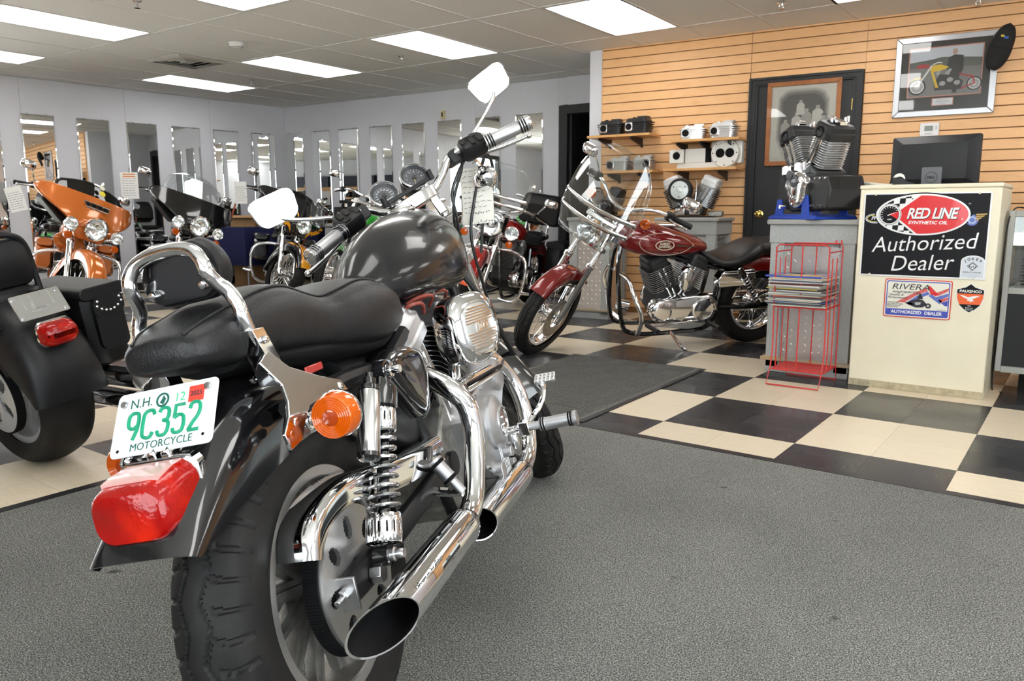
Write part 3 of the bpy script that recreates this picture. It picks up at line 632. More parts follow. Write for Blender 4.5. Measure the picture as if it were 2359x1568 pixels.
# ---- backrest: bar, clamps, side plates, pad
half = [(-.117, .0955, .754), (-.138, .0965, .812), (-.138, .094, .836), (-.138, .084, .860), (-.150, .075, .878), (-.162, .071, .896), (-.162, .067, .914), (-.157, .053, .932), (-.155, .028, .941)]
sb = obj('backrest_bar', G().tube([(x, -y, z) for x, y, z in half] + [(-.155, 0, .943)] + half[::-1], .0115, 14, 6), CHROME, H)
for s in (1, -1):
    ck = obj('clamp', G().loft([[V((x + a * .02, s * (.0955 + b_), z)) for a, b_ in rrect(1.7, .034, .012, 3)] for x, z in ((-.098, .700), (-.108, .742), (-.132, .795))]), CHROME, H, bev=.001)
    g = G()
    for x, z in ((-.110, .715), (-.122, .775)): g.lathe([(0, .008), (.005, .007), (.0065, .003), (.0065, 0)], (x - .006, s * .074, z), (0, -s, 0), 12).lathe([(0, .008), (.005, .007), (.0065, .003), (.0065, 0)], (x, s * .113, z), (0, s, 0), 12)
    obj('clamp_bolts', g, CHROME, ck)['kind'] = 'stuff'
    pl = [(-.150, .742), (-.118, .757), (-.085, .722), (-.025, .692), (.03, .672), (.035, .650), (-.045, .660), (-.105, .655), (-.125, .640), (-.150, .612), (-.188, .605), (-.196, .632), (-.172, .655), (-.150, .675), (-.135, .70)]
    g = G(); g.loft([[V((x, s * (.106 + .040 * min(1, max(0, (.742 - z) / .085)) + d), z)) for x, z in pl] for d in (0, .006)])
    obj('side_plate', g, CHROME, H, bev=.0012)
    g = G()
    for x, z in ((-.172, .625), (-.150, .64), (.02, .661)): g.lathe([(0, .012), (.006, .011), (.009, .006), (.009, 0)], (x, s * .139, z), (0, s, 0), 12)
    obj('plate_bolts', g, CHROME, H)['kind'] = 'stuff'
pT2 = plane_T((-.130, 0, .903), (0, -1, 0), (-.09, 0, 1))
def padring(w_, h_, y, z, k=6): return [(x * (1 - .12 * (yy_ / h_ < 0) * abs(yy_ / h_)), yy_ + y - .018 * (abs(x) / (w_ / 2)) ** 2 * (yy_ > 0), z) for x, yy_ in rrect(w_, h_, min(w_, h_) * .36, k)]
pad = obj('backrest_pad', G(pT2).loft([padring(a, b_, 0.004, z) for a, b_, z in ((.122, .074, -.043), (.142, .096, -.038), (.150, .104, -.027), (.150, .104, -.014), (.144, .098, -.003), (.13, .085, .0))]), LEATHER, H)
obj('back_plate', G(pT2).loft([padring(a, b_, .001, z) for a, b_, z in ((.136, .086, .0), (.136, .086, .006), (.132, .082, .008))]), BLKGLOSS, pad, label='glossy black back plate')
for s in (1, -1): obj('pad_bolt', G(pT2).lathe([(0, .020), (.006, .019), (.008, .014), (.008, .0)], (s * .047, -.022, .002), (0, 0, 1), 14).lathe([(.012, .008), (.012, .004)], (s * .047, -.022, 0), (0, 0, 1), 14), CHROME, pad)
# ---- seat
SE = [(-.232, .035, .775, .798, .786), (-.222, .066, .762, .815, .786), (-.18, .086, .752, .834, .787), (-.12, .095, .745, .849, .79), (-.04, .103, .740, .866, .795), (.03, .108, .732, .868, .79), (.10, .112, .724, .846, .775), (.145, .122, .716, .834, .765), (.20, .138, .708, .842, .765), (.27, .149, .700, .853, .765), (.34, .149, .697, .848, .765), (.41, .134, .702, .830, .765), (.46, .104, .712, .814, .765), (.487, .055, .73, .80, .766)]
seat = obj('seat', loftx(SE, None, 5, px=3.2, pt=2.6, n=40), LEATHER, H, smooth=60)
for s in (1, -1):
    pts = []
    for x, hw, zb, zt, zm in SE[1:-1]:
        e = 2.6; t = R(52); pts.append((x, s * hw * abs(math.cos(t)) ** (2 / e) * 1.008, zm + (zt - zm) * abs(math.sin(t)) ** (2 / e) + .0008))
    obj('piping', G().tube(pts, .0030, 6, 5), LEATHER, seat)
obj('seat_base', loftx([(-.12, .06, .735, .765), (-.05, .085, .72, .76), (.1, .105, .70, .75), (.3, .115, .68, .72), (.45, .09, .69, .73)], None, 4), BLKDULL, H)
# ---- tank
TK = [(.478, .030, .800, .842, .82), (.50, .062, .783, .868, .818), (.56, .100, .768, .916, .822), (.65, .128, .760, .962, .832), (.75, .143, .757, .990, .842), (.86, .148, .757, 1.006, .848), (.95, .142, .760, 1.013, .856), (1.02, .126, .768, 1.014, .868), (1.062, .104, .782, 1.008, .88), (1.085, .07, .81, .985, .885)]
tank = obj('fuel_tank', loftx(TK, None, 6, px=3.4, pt=1.75, n=48), BLKPAINT, H, smooth=70)
obj('filler_cap', G().lathe([(0, .020), (.030, .019), (.037, .016), (.040, .010), (.041, .003), (.038, 0), (.038, -.02)], (.935, .012, 1.004), (-.10, .05, 1), 32).lathe([(.041, .011), (.0425, .009), (.0425, .005), (.041, .003)], (.935, .012, 1.004), (-.10, .05, 1), 48), CHROME, tank)
# ---- shocks
def shock(s):
    a = V((.192, s * .150, .652)); b_ = V((.013, s * .152, .347)); d = (b_ - a).normalized(); L = (b_ - a).length; P = lambda t: a + d * t
    S = obj('shock_absorber', G().lathe([(0, .035), (.029, .036), (.030, .044), (.0295, .074), (.02, .076), (.012, .08), (.012, L - .03), (.0, L - .03)], a, d, 24).lathe([(.016, -.013), (.021, -.012), (.021, .012), (.016, .013)], a, (0, 1, 0), 20).cyl(P(.01), P(.04), .014, .02, 12).cyl(P(L - .04), P(L), .016, .014, 12).lathe([(.014, -.015), (.020, -.014), (.020, .014), (.014, .015)], b_, (0, 1, 0), 20), BLKGLOSS, H)
    for t0, t1, r, nm in ((.076, .121, .0268, 'upper_collar'), (.283, .333, .0335, 'lower_collar')):
        g = G(); x, y, z = frame_of(d); n = 56
        rows = [t0, t0 + (t1 - t0) * .30, t0 + (t1 - t0) * .68, t1]
        for j in range(3):
            for k in range(n):
                if j == 1 and k % 4 == 0: continue
                q = []
                for t, kk in ((rows[j], k), (rows[j + 1], k), (rows[j + 1], k + 1), (rows[j], k + 1)): q.append(P(t) + (x * math.cos(2 * PI * kk / n) + y * math.sin(2 * PI * kk / n)) * r)
                g.poly(q)
        g.lathe([(r, t0), (r - .008, t0)], a, d, 28).lathe([(r, t1), (r - .008, t1)], a, d, 28)
        o = obj(nm, g, CHROME, S); md = o.modifiers.new('t', 'SOLIDIFY'); md.thickness = .0018; md.offset = -1
    x, y, z = frame_of(d); pts = []; n = 9.0; m = 150
    for k in range(m + 1):
        u = k / m; t = .121 + .162 * u; rr_ = .0235 + .0062 * min(1, max(0, (u - .35) * 2.2)); an = 2 * PI * n * u; pts.append(P(t) + (x * math.cos(an) + y * math.sin(an)) * rr_)
    obj('coil_spring', G().tube(pts, .0038, 8, 0), mat('spring_steel', (.60, .60, .61), .18, 1), S)
    for c_, r in ((a, .014), (b_, .013)): obj('mount_bolt', G().lathe([(0, .040), (.008, .040), (.009, .036), (.009, .024), (r, .022), (r, .012), (0, .012)], c_, (0, s, 0), 16), CHROME if c_ is a else STEEL, S)
    q0, q1 = V((.093, s * .168, .655)), V((.014, s * .168, .523)); dq = (q1 - q0).normalized()
    rs_ = obj('reservoir', G().lathe([(0, .02), (.0175, .022), (.0205, .028), (.0205, .144), (.019, .150), (0, .151)], q0, dq, 24), POLISH, S)
    obj('reservoir_cap', G().lathe([(0, -.012), (.007, -.011), (.007, -.002), (.012, 0), (.013, .012), (.0195, .016), (.0205, .024), (.019, .026)], q0, dq, 20), BLKGLOSS, rs_)
    obj('reservoir_foot', G().lathe([(.021, .142), (.0215, .150), (.018, .154), (0, .154)], q0, dq, 20), BLKGLOSS, rs_)
for s in (-1, 1): shock(s)
# ---- swingarm, belt guard, frame
g = G()
for s in (-1, 1): g.loft([[V((x, s * (.112 + y), z0 + z)) for y, z in rrect(.030, h_, .010, 3)] for x, z0, h_ in ((-.075, .322, .052), (.0, .325, .060), (.12, .332, .05), (.30, .345, .048), (.52, .36, .055))])
obj('swingarm', g.cyl((.52, -.13, .36), (.52, .13, .36), .03), BLKSATIN, H, bev=.002)
for s in (-1, 1): obj('axle_adjuster', G().box((-.078, s * .112, .322), (.006, .046, .058)).cyl((-.076, s * .112, .322), (-.112, s * .112, .320), .0055, None, 12).lathe([(.011, 0), (.011, .010), (.006, .011)], (-.081, s * .112, .322), (-1, 0, 0), 6), STEEL, H, bev=.001); obj('axle_nut', G().cyl((0, s * .128, .32), (0, s * .150, .32), .017, None, 6), STEEL, H, bev=.001)
gp_ = cr([V(p) for p in ((-.182, 0, .428), (-.165, 0, .462), (-.130, 0, .488), (-.07, 0, .504), (0, 0, .506), (.07, 0, .495), (.16, 0, .478), (.3, 0, .462), (.45, 0, .45))], 6)
rg = []
for i, p in enumerate(gp_):
    t = (gp_[min(i + 1, len(gp_) - 1)] - gp_[max(i - 1, 0)]).normalized(); nrm = V((-t.z, 0, t.x)); nrm = nrm if nrm.dot(p - V((.1, 0, .2))) > 0 else -nrm; lip = .030 + .030 * min(1, i / 40)
    rg.append([p + V((0, -.066, 0)) - nrm * .004, p + V((0, -.072, 0)), p + V((0, -.122, 0)), p + V((0, -.133, 0)) - nrm * .006, p + V((0, -.136, 0)) - nrm * .016, p + V((0, -.136, 0)) - nrm * lip, p + V((0, -.133, 0)) - nrm * lip, p + V((0, -.131, 0)) - nrm * .014, p + V((0, -.120, 0)) - nrm * .004, p + V((0, -.07, 0)) - nrm * .005])
obj('belt_guard', G().loft(rg), CHROME, H, smooth=50)
g = G()
for s in (-1, 1):
    g.tube([(1.02, s * .03, .90), (1.05, s * .055, .70), (1.02, s * .085, .35), (.95, s * .10, .20), (.70, s * .10, .185), (.52, s * .10, .22), (.46, s * .10, .40), (.40, s * .09, .62)], .016, 10, 5)
    g.tube([(.46, s * .10, .70), (.30, s * .105, .655), (.10, s * .108, .66), (-.10, s * .108, .655)], .018, 8, 4)
    g.tube([(1.06, 0, .92), (.75, s * .03, .80), (.46, s * .08, .70)], .018, 8, 4)
obj('frame', g.cyl((1.07, 0, .86), (1.02, 0, .98), .032), BLKSATIN, H)
# battery / oil tank cover, gloss black
OT = [(.205, .680), (.30, .690), (.415, .672), (.432, .64), (.425, .58), (.395, .512), (.365, .505), (.30, .56), (.235, .63)]
g = G().loft([[V((.33 + (x - .33) * f, -y, .61 + (z - .61) * f)) for x, z in OT] for f, y in ((.98, .07), (1.0, .12), (.97, .145), (.86, .158), (.6, .163))])
obj('oil_tank', g, BLKGLOSS, H, smooth=45, sub=1)
obj('battery_cover', loftx([(.16, .09, .52, .70), (.25, .115, .50, .69), (.36, .115, .45, .685), (.44, .10, .42, .67)], None, 3, px=4, pt=4), BLKSATIN, H)
# ---- engine
EB = V((.64, 0, .44))
eng = obj('engine', G().loft([[V((x, y, z)) for x, z in ((.48, .26), (.54, .215), (.80, .20), (.92, .25), (.95, .36), (.86, .47), (.70, .52), (.56, .50), (.47, .40))] for y in (-.115, .125)]), DULL, H, bev=.008)
for nm, sg, bx_ in (('rear_cylinder', -1, .60), ('front_cylinder', 1, .70)):
    ax_ = V((sg * .383, 0, .924)); c_ = V((bx_, 0, .46))
    cy = obj(nm, fins_g(c_, ax_, 13, .05, .212, .168, .150), BLKSATIN, eng)
    obj('fin_edges', fins_g(c_ + ax_ * .0008, ax_, 13, .05, .212, .170, .152, th=.0012), ALLOY, cy)
    t_ = V((0, 1, 0)).cross(ax_)
    hd = obj('rocker_box', G().loft([[c_ + ax_ * h + V((0, 1, 0)) * x * w_ + t_ * y * w_ for x, y in rrect(.245, .150, .03, 4)] for h, w_ in ((.214, .92), (.222, 1.0), (.245, 1.0), (.250, .96), (.276, .95), (.285, .86), (.296, .80))]), ALLOY, eng, smooth=30)
    g = G()
    for y in (-.095, -.03, .05, .095):
        for x in (-.045, .045): g.cyl(c_ + ax_ * .290 + V((0, y * .9, 0)) + t_ * x, c_ + ax_ * .303 + V((0, y * .9, 0)) + t_ * x, .0075, None, 10)
    obj('head_bolts', g, STEEL, hd)['kind'] = 'stuff'
    for k in (0, 1): obj('pushrod_tube', G().tube([c_ + V((sg * -.02 + (k - .5) * .04, -.108, -.015)), c_ + ax_ * .24 + V((sg * .0 + (k - .5) * .03, -.104, 0))], .0105, 10, 0), CHROME, eng)
CC = [(.585, .44), (.60, .36), (.63, .30), (.70, .255), (.78, .245), (.85, .275), (.885, .33), (.885, .41), (.93, .45), (.945, .50), (.90, .545), (.84, .545), (.78, .52), (.70, .505), (.63, .495)]
cv = obj('cam_cover', G().loft([[V((.745 + (x - .745) * f, y, .39 + (z - .39) * f)) for x, z in CC] for f, y in ((1, -.11), (1, -.155), (.975, -.166), (.94, -.169))]), ALLOY, eng, smooth=35)
obj('points_cover', G().lathe([(.078, 0), (.075, .012), (.058, .022), (.044, .025), (.043, .028), (.036, .028), (.034, .024), (0, .024)], (.775, -.166, .385), (0, -1, 0), 36).lathe([(.046, 0), (.044, .008), (.036, .012), (0, .013)], (.895, -.166, .495), (0, -1, 0), 28), ALLOY, cv)
obj('emblem_disc', G().lathe([(.040, .024), (.040, .030), (.034, .031), (.033, .028), (0, .028)], (.775, -.166, .385), (0, -1, 0), 32).box((.775, -.196, .395), (.034, .004, .008)).box((.775, -.196, .375), (.034, .004, .008)).box((.775, -.196, .385), (.010, .004, .034)), POLISH, cv)
g = G()
for x, z in ((.60, .43), (.615, .36), (.645, .30), (.71, .266), (.79, .256), (.86, .30), (.875, .40), (.66, .485), (.72, .495)): g.cyl((x, -.167, z), (x, -.175, z), .006, None, 10)
obj('cover_bolts', g, STEEL, cv)['kind'] = 'stuff'
g = G()
for k in range(6): g.box((.735 + k * .012, -.155, .285 - k * .003), (.006, .05, .09))
obj('oil_pump', g.cyl((.76, -.14, .30), (.76, -.205, .305), .014, None, 12).cyl((.70, -.14, .275), (.70, -.19, .275), .02, None, 12).cyl((.83, -.14, .25), (.83, -.185, .25), .018, None, 12).box((.78, -.15, .235), (.13, .05, .03)), ALLOY, eng, bev=.002)
# air cleaner
aT = rot_T((.745, -.128, .655), (-.32, -1, .02), (.0, 0, 1))
def oval(rx, ry, z, e=2.7, n=40): return [(rx * math.copysign(abs(math.cos(2 * PI * k / n)) ** (2 / e), math.cos(2 * PI * k / n)), ry * math.copysign(abs(math.sin(2 * PI * k / n)) ** (2 / e), math.sin(2 * PI * k / n)), z) for k in range(n)]
ac = obj('air_cleaner', G(aT).loft([oval(a, b_, z) for a, b_, z in ((.090, .086, 0), (.098, .093, .012), (.100, .095, .05), (.098, .093, .068), (.090, .085, .080), (.074, .069, .085), (.071, .066, .079))], caps=False), CHROME, H, smooth=60)
obj('insert', G(aT).loft([oval(.071, .066, .079), oval(.066, .061, .083), oval(.01, .01, .087)]), mat('etched_insert', (.62, .62, .60), .34, .85), ac, label='etched insert reading 1200')
g = G(aT)
for k in range(15):
    y = -.052 + k * .0074; hx = .066 * max(0, 1 - (abs(y) / .063) ** 2.7) ** (1 / 2.7) - .004
    if hx > .01 and abs(y) > .013: g.box((0, y, .0855), (2 * hx, .0034, .003))
obj('insert_ribs', g, POLISH, ac)['kind'] = 'stuff'
obj('lettering', text_g('1200', .030, aT @ Matrix.Translation((0, 0, .088)), .001, .2, .02), CHROME, ac)
# ---- exhausts
def pipe(par, nm, pts, r): return obj(nm, G().tube(pts, r, 18, 6), CHROME, par, smooth=60)
e1 = pipe(H, 'rear_exhaust', [(.535, -.075, .60), (.515, -.125, .572), (.500, -.168, .542), (.502, -.196, .500), (.490, -.203, .44), (.455, -.203, .38), (.400, -.203, .318), (.345, -.203, .290), (.27, -.203, .287)], .0245)
def muffler(par, p, q, r, cut, nm='muffler'):
    p = V(p); q = V(q); d = (q - p).normalized(); x = V((0, -1, 0)); y = d.cross(x).normalized(); x = y.cross(d); L = (q - p).length
    def ring(r_, t, c_=0): return [p + d * (t + c_ * math.cos(a) * r_) + x * r_ * math.cos(a) + y * r_ * math.sin(a) for a in [2 * PI * k / 36 for k in range(36)]]
    o = obj(nm, G().loft([ring(.026, -.005), ring(r * .78, .002), ring(r * .97, .012), ring(r, .03), ring(r, .12), ring(r, L, cut), ring(r - .0025, L - .0005, cut)], caps=False), CHROME, par, smooth=50)
    obj('bore', G().loft([ring(r - .0025, L - .0005, cut), ring(r - .004, L - .02, cut), ring(r - .004, L - .22), ring(.001, L - .22)], caps=False), BLKDULL, o); 
    obj('clamp_band', G().lathe([(.027, -.012), (.031, -.012), (.031, .004), (.027, .004)], p, d, 24, loop=True), BLKGLOSS, o); return o, p, d, x, y, L
mf, p_, d_, x_, y_, L_ = muffler(H, (.300, -.203, .282), (-.142, -.203, .288), .0395, -1.6)
sT = plane_T(p_ + d_ * .30 + (x_ * .82 + y_ * .57).normalized() * .0398, -d_, V((0, 0, 1)))
obj('lettering', text_g("Screamin' Eagle", .021, sT, .0006, .35, .02), POLISH, mf, label='engraved script')
e2 = pipe(H, 'front_exhaust', [(.80, -.075, .60), (.90, -.11, .575), (.985, -.140, .53), (1.035, -.165, .46), (1.035, -.185, .38), (1.0, -.193, .29), (.945, -.193, .238), (.86, -.193, .222), (.79, -.193, .222)], .0235)
muffler(H, (.835, -.193, .222), (.415, -.193, .236), .038, -.55)
obj('crossover_pipe', G().tube([(.535, -.170, .530), (.60, -.165, .527), (.90, -.158, .512), (.99, -.150, .515)], .0225, 16, 5), CHROME, H)
# ---- foot controls
def peg(par, a, b_, r, nm):
    a = V(a); b_ = V(b_); d = (b_ - a).normalized(); L = (b_ - a).length
    o = obj(nm, G().cyl(a, a + d * L * .4, r * .62, None, 12).lathe([(0, L * .36), (r * .85, L * .36), (r, L * .38), (r, L * .46), (r * .92, L * .47), (r * .92, L * .9), (r, L * .91), (r * 1.08, L * .94), (r * 1.08, L * .99), (r * .8, L), (0, L)], a, d, 20), SATIN, par)
    g = G()
    for t in (.40, .44, .86, .90): g.torus(a + d * L * t, d, r * .98, .0022, 20, 6)
    obj('rubber_ring', g, BLKDULL, o)['kind'] = 'stuff'; return o
peg(H, (.80, -.225, .352), (.80, -.392, .357), .019, 'foot_peg'); peg(H, (.80, .20, .352), (.80, .392, .357), .019, 'foot_peg')
obj('peg_mount', G().tube([(.80, -.08, .33), (.80, -.15, .345), (.80, -.25, .353)], .013, 10, 3).box((.80, -.242, .352), (.036, .03, .04)).cyl((.80, -.205, .34), (.80, -.205, .30), .014, None, 10), CHROME, H, bev=.003)
g = G().tube([(.80, -.235, .352), (.835, -.262, .372), (.90, -.282, .40), (.945, -.285, .438)], .0075, 8, 4)
bp = obj('brake_pedal', g, CHROME, H)
bT = rot_T((.95, -.292, .448), (-.45, 0, 1), (1, 0, 0)); g = G(bT).prism([(x, y, 0) for x, y in rrect(.062, .042, .006, 3)], (0, 0, .008))
for i in range(5):
    for j in range(3): g.box((-.024 + i * .012, -.013 + j * .013, .0095), (.008, .008, .004))
obj('pedal_pad', g, POLISH, bp)
peg(H, (.35, -.196, .338), (.35, -.146, .418), .0175, 'passenger_peg'); obj('peg_bracket', G().tube([(.36, -.11, .35), (.355, -.16, .34), (.35, -.196, .338)], .011, 8, 3), CHROME, H)
obj('kickstand', G().tube([(.76, .13, .22), (.80, .24, .10), (.78, .345, .082)], .011, 10, 3).box((.775, .352, .084), (.06, .03, .008)), BLKSATIN, H)
# ---- front end, turned to full left lock
fw_ = obj('front_wheel', tyre_g((1.531, 0, .303), .332, .102, .242, ST, 520, 40, 22), RUBBER, H, label='treaded black front tyre')
obj('rim', rim_g((1.531, 0, .303), .247, .222, .075, ST), RIMFACE, fw_); obj('hub', hub_g((1.531, 0, .303), .05, .12, ST), RIMG, fw_)
cast_spokes(fw_, (1.531, 0, .303), 13, .045, .228, .014, .009, .010, RIMG, ST)
hl = [(.105 + .012 * (k % 3), 2 * PI * k / 24, .006, .006) for k in range(24)]
obj('brake_disc', disc_holes((1.531, -.068, .303), .07, .146, .005, hl, ST, 144, 16), STEEL, fw_)
obj('brake_caliper', G(ST).box((1.41, -.075, .34), (.06, .05, .10)), BLKSATIN, fw_, bev=.008)
obj('front_fender', fender_g((1.531, 0, .303), [(40, .352, .03), (65, .356, .05), (95, .358, .055), (130, .356, .055), (160, .352, .05), (178, .348, .02)], .066, ST, .02), BLKGLOSS, H)
fd = V((-.494, 0, .869))
for s in (-1, 1):
    A = V((1.546, s * .098, .303))
    fk = obj('fork_leg', G(ST).lathe([(0, -.03), (.018, -.03), (.024, -.02), (.0255, .06), (.0255, .40), (.029, .41), (.029, .435), (.021, .44), (0, .44)], A, fd, 20), POLISH, H)
    obj('fork_tube', G(ST).lathe([(.0195, .42), (.0195, .795), (.024, .797), (.024, .81), (0, .812)], A, fd, 20), CHROME, fk)
for t, hh in ((.605, .04), (.76, .035)):
    c_ = V((1.546, 0, .303)) + fd * t; obj('triple_clamp', G(ST @ rot_T(c_, fd, (1, 0, 0))).prism([(x, y, -hh / 2) for x, y in ((-.13, -.03), (-.10, -.045), (.10, -.045), (.13, -.03), (.13, .03), (.10, .04), (.05, -.01 + .06), (-.05, .05), (-.10, .04), (-.13, .03))], (0, 0, hh)), POLISH, H, bev=.006)
lamp(H, (1.36, 0, .915), (1, 0, -.02), .088, .14, ST)
# handlebar
hb = [(1.055, .0, 1.040), (1.055, .045, 1.040), (1.052, .075, 1.042), (1.040, .115, 1.065), (1.025, .155, 1.092), (1.005, .195, 1.097), (.985, .235, 1.082), (.960, .275, 1.066), (.915, .380, 1.050)]
bar = obj('handlebar', G(ST).tube([(x, -y, z) for x, y, z in hb[:0:-1]] + hb, .0128, 14, 5), CHROME, H)
obj('riser_clamp', G(ST).prism([(1.075, -.070, 1.02), (1.090, -.055, 1.02), (1.090, .055, 1.02), (1.075, .070, 1.02), (1.035, .070, 1.02), (1.022, .05, 1.02), (1.022, -.05, 1.02), (1.035, -.070, 1.02)], (-.006, 0, .038)).box((1.06, .05, .995), (.05, .03, .06)).box((1.06, -.05, .995), (.05, .03, .06)), POLISH, bar, bev=.004)
g = G(ST)
for y in (-.05, .05):
    for x in (1.038, 1.072): g.lathe([(0, .009), (.004, .009), (.0045, .005), (.0065, .009), (.008, .008), (.008, 0)], (x, y, 1.057), (-.1, 0, 1), 12)
obj('clamp_screws', g, STEEL, bar)['kind'] = 'stuff'
for s in (1, -1):
    a = V((.958, s * .278, 1.0655)); b_ = V((.914, s * .385, 1.049)); d = (b_ - a).normalized(); L = (b_ - a).length
    gr = obj('grip', G(ST).lathe([(0, -.018), (.0215, -.018), (.0215, -.006), (.019, -.005), (.0200, -.001), (.0200, L - .022), (.019, L - .02), (.0225, L - .018), (.0225, L - .013), (.0205, L - .011), (.0225, L - .009), (.0225, L - .002), (.0235, L), (.023, L + .010), (.015, L + .015), (0, L + .016)], a, d, 24), SATIN, bar)
    g = G(ST)
    for t in (-.012, -.003, .004, L - .020, L - .012, L - .004): g.torus(a + d * t, d, .0215, .0026, 22, 6)
    obj('grip_rings', g, BLKGLOSS, gr)['kind'] = 'stuff'
    obj('grip_cap', G(ST).lathe([(.0225, L + .001), (.0235, L + .004), (.0225, L + .012), (.014, L + .017), (0, L + .018)], a, d, 22), CHROME, gr)
    hT = ST @ rot_T((.985, s * .228, 1.083), (-.75, 0, .66), (0, s * 1, -.18))
    hs = obj('switch_housing', G(hT).loft([[(x, y, z) for x, y in rrect(a_, b2, .012, 4)] for a_, b2, z in ((.044, .072, -.032), (.056, .082, -.022), (.058, .084, .010), (.052, .078, .022), (.040, .062, .026))]), BLKPLAS, bar, smooth=40)
    g = G(hT)
    for y, x, h_ in ((.020, .010, .022), (-.004, .010, .022)): g.loft([[(x + p, y + q, z) for p, q in rrect(.030, .016, .005, 3)] for z in (.022, .031)])
    g.loft([[(-.006 + p, -.030 + q, z) for p, q in rrect(.026, .014, .004, 3)] for z in (.020, .028)]).loft([[(-.016 + p, .012 + q, z) for p, q in rrect(.014, .024, .004, 3)] for z in (.020, .028)])
    obj('switch_buttons', g, BLKGLOSS, hs)['kind'] = 'stuff'
    obj('master_cylinder', G(ST).loft([[V((1.03 + dx, s * (.195 + y), 1.088 + z)) for y, z in rrect(.085, .042, .01, 3)] for dx in (-.028, .03)]), BLKSATIN, bar, bev=.003)
    lv = obj('lever', G(ST).loft([[V((x, s * y, z + q)) + V((p * 1.0, 0, 0)) for p, q in rrect(w_, h_, min(w_, h_) * .45, 3)] for x, y, z, w_, h_ in ((1.03, .215, 1.070, .024, .018), (1.026, .26, 1.056, .020, .015), (1.010, .32, 1.038, .019, .013), (.990, .38, 1.026, .018, .013), (.982, .404, 1.022, .014, .013))]).ell((.981, s * .408, 1.0215), (.0105, .0105, .0105), 14, 10), POLISH, bar, smooth=50)
    cT = ST @ rot_T((.968, s * .385, 1.214), ((-.975, .05, -.20) if s > 0 else (-.94, .25, -.20)), (0, -s * .10, 1))
    def mr(f, z): return [(x * f * (1 + .10 * (y / .04)), y * f + .012 * (x / .06) * s * 0, z) for x, y in rrect(.126, .084, .026, 6)]
    mi = obj('mirror', G(cT).loft([mr(.5, -.030), mr(.85, -.020), mr(1.0, -.004), mr(1.0, .002), mr(.965, .003)], caps=True), CHROME, bar, smooth=50, label='rounded chrome mirror')
    g = G(cT); gr_ = []
    for f in (1.0, .75, .5, .25, .01): gr_.append(mr(.955 * f, .0032 + .0012 * (1 - f * f)))
    obj('mirror_glass', g.loft(gr_, caps=False), MIRROR, mi, smooth=80)
    obj('mirror_stem', G(ST).tube([(1.0, s * .225, 1.092), (.985, s * .262, 1.118), (.975, s * .33, 1.150), (.972, s * .375, 1.176), (.975, s * .382, 1.19)], .0055, 10, 5), CHROME, mi)
    so = lens_ring(bar, (1.10, s * .257, .990), (1, 0, 0), .036, .022, AMBER, ST, 'front_turn_signal', CHROME)
    obj('shell', G(ST).ell((1.094, s * .257, .990), (.046, .0385, .0385), 22, 14), CHROME, so)
    obj('stalk', G(ST).tube([(1.035, s * .215, 1.07), (1.06, s * .245, 1.045), (1.085, s * .257, 1.02)], .008, 8, 3), CHROME, so)
# gauges
DIAL = mat('gauge_face', (.045, .046, .052), .5); NEEDLE = mat('gauge_needle', (.75, .60, .22), .5); MARK = mat('gauge_print', (.60, .66, .72), .5)
for s, nums, nm in ((1, ['10', '20', '30', '40', '50', '60', '70', '80', '90', '100', '110', '120'], 'speedometer'), (-1, ['1', '2', '3', '4', '5', '6', '7', '8'], 'tachometer')):
    dn = V((-.90, 0, .40)).normalized(); c_ = V((1.092, s * .0575, 1.112)); gT = ST @ rot_T(c_, dn)
    ga = obj(nm, G(gT).lathe([(0, -.070), (.036, -.068), (.043, -.060), (.0445, -.012), (.0435, 0)], (0, 0, 0), (0, 0, 1), 36), BLKSATIN, H)
    obj('bezel', G(gT).lathe([(.0435, -.012), (.0475, -.010), (.0485, -.002), (.0465, .004), (.042, .006), (.0405, .003), (.0405, -.004)], (0, 0, 0), (0, 0, 1), 40), CHROME, ga)
    obj('dial', G(gT).lathe([(0, -.0120), (.031, -.0120), (.034, -.0115), (.0405, .0)], (0, 0, 0), (0, 0, 1), 36), DIAL, ga)
    g = G(gT); N = len(nums)
    for k, t in enumerate(nums):
        a = R(225 - 270 * k / (N - 1)) if N > 8 else R(235 - 250 * k / (N - 1)); x, y = math.cos(a), math.sin(a)
        merge(g, text_g(t, .0068, gT @ Matrix.Translation((x * .0235, y * .0235, -.0113)), .0002))
    obj('numerals', g, MARK, ga, weld=False)['kind'] = 'stuff'
    g = G(gT)
    for k in range(2 * N - 1):
        a = (R(225 - 135 * k / (N - 1)) if N > 8 else R(235 - 125 * k / (N - 1))); x, y = math.cos(a), math.sin(a); g.prism([(x * .0292 - y * .0004, y * .0292 + x * .0004, -.0117), (x * .0318 - y * .0004, y * .0318 + x * .0004, -.0117), (x * .0318 + y * .0004, y * .0318 - x * .0004, -.0117), (x * .0292 + y * .0004, y * .0292 - x * .0004, -.0117)], (0, 0, .0005))
    obj('scale_marks', g, MARK, ga)['kind'] = 'stuff'
    a = R(245); x, y = math.cos(a), math.sin(a); obj('needle', G(gT).prism([(-y * .0012, x * .0012, -.009), (x * .029, y * .029, -.009), (y * .0012, -x * .0012, -.009)], (0, 0, .0012)), NEEDLE, ga); obj('needle_hub', G(gT).lathe([(.007, -.0115), (.0065, -.004), (0, -.0035)], (0, 0, 0), (0, 0, 1), 18), BLKPLAS, ga)
    obj('glass', G(gT).lathe([(.0405, .001), (.03, .002), (.0005, .0026)], (0, 0, 0), (0, 0, 1), 32), clear_mat('gauge_glass', (.98, .98, .98), .02, .0, .12), ga)
    if s > 0: obj('odometer_window', G(gT).box((.006, -.017, -.0115), (.020, .0042, .001)), BLKGLOSS, ga)
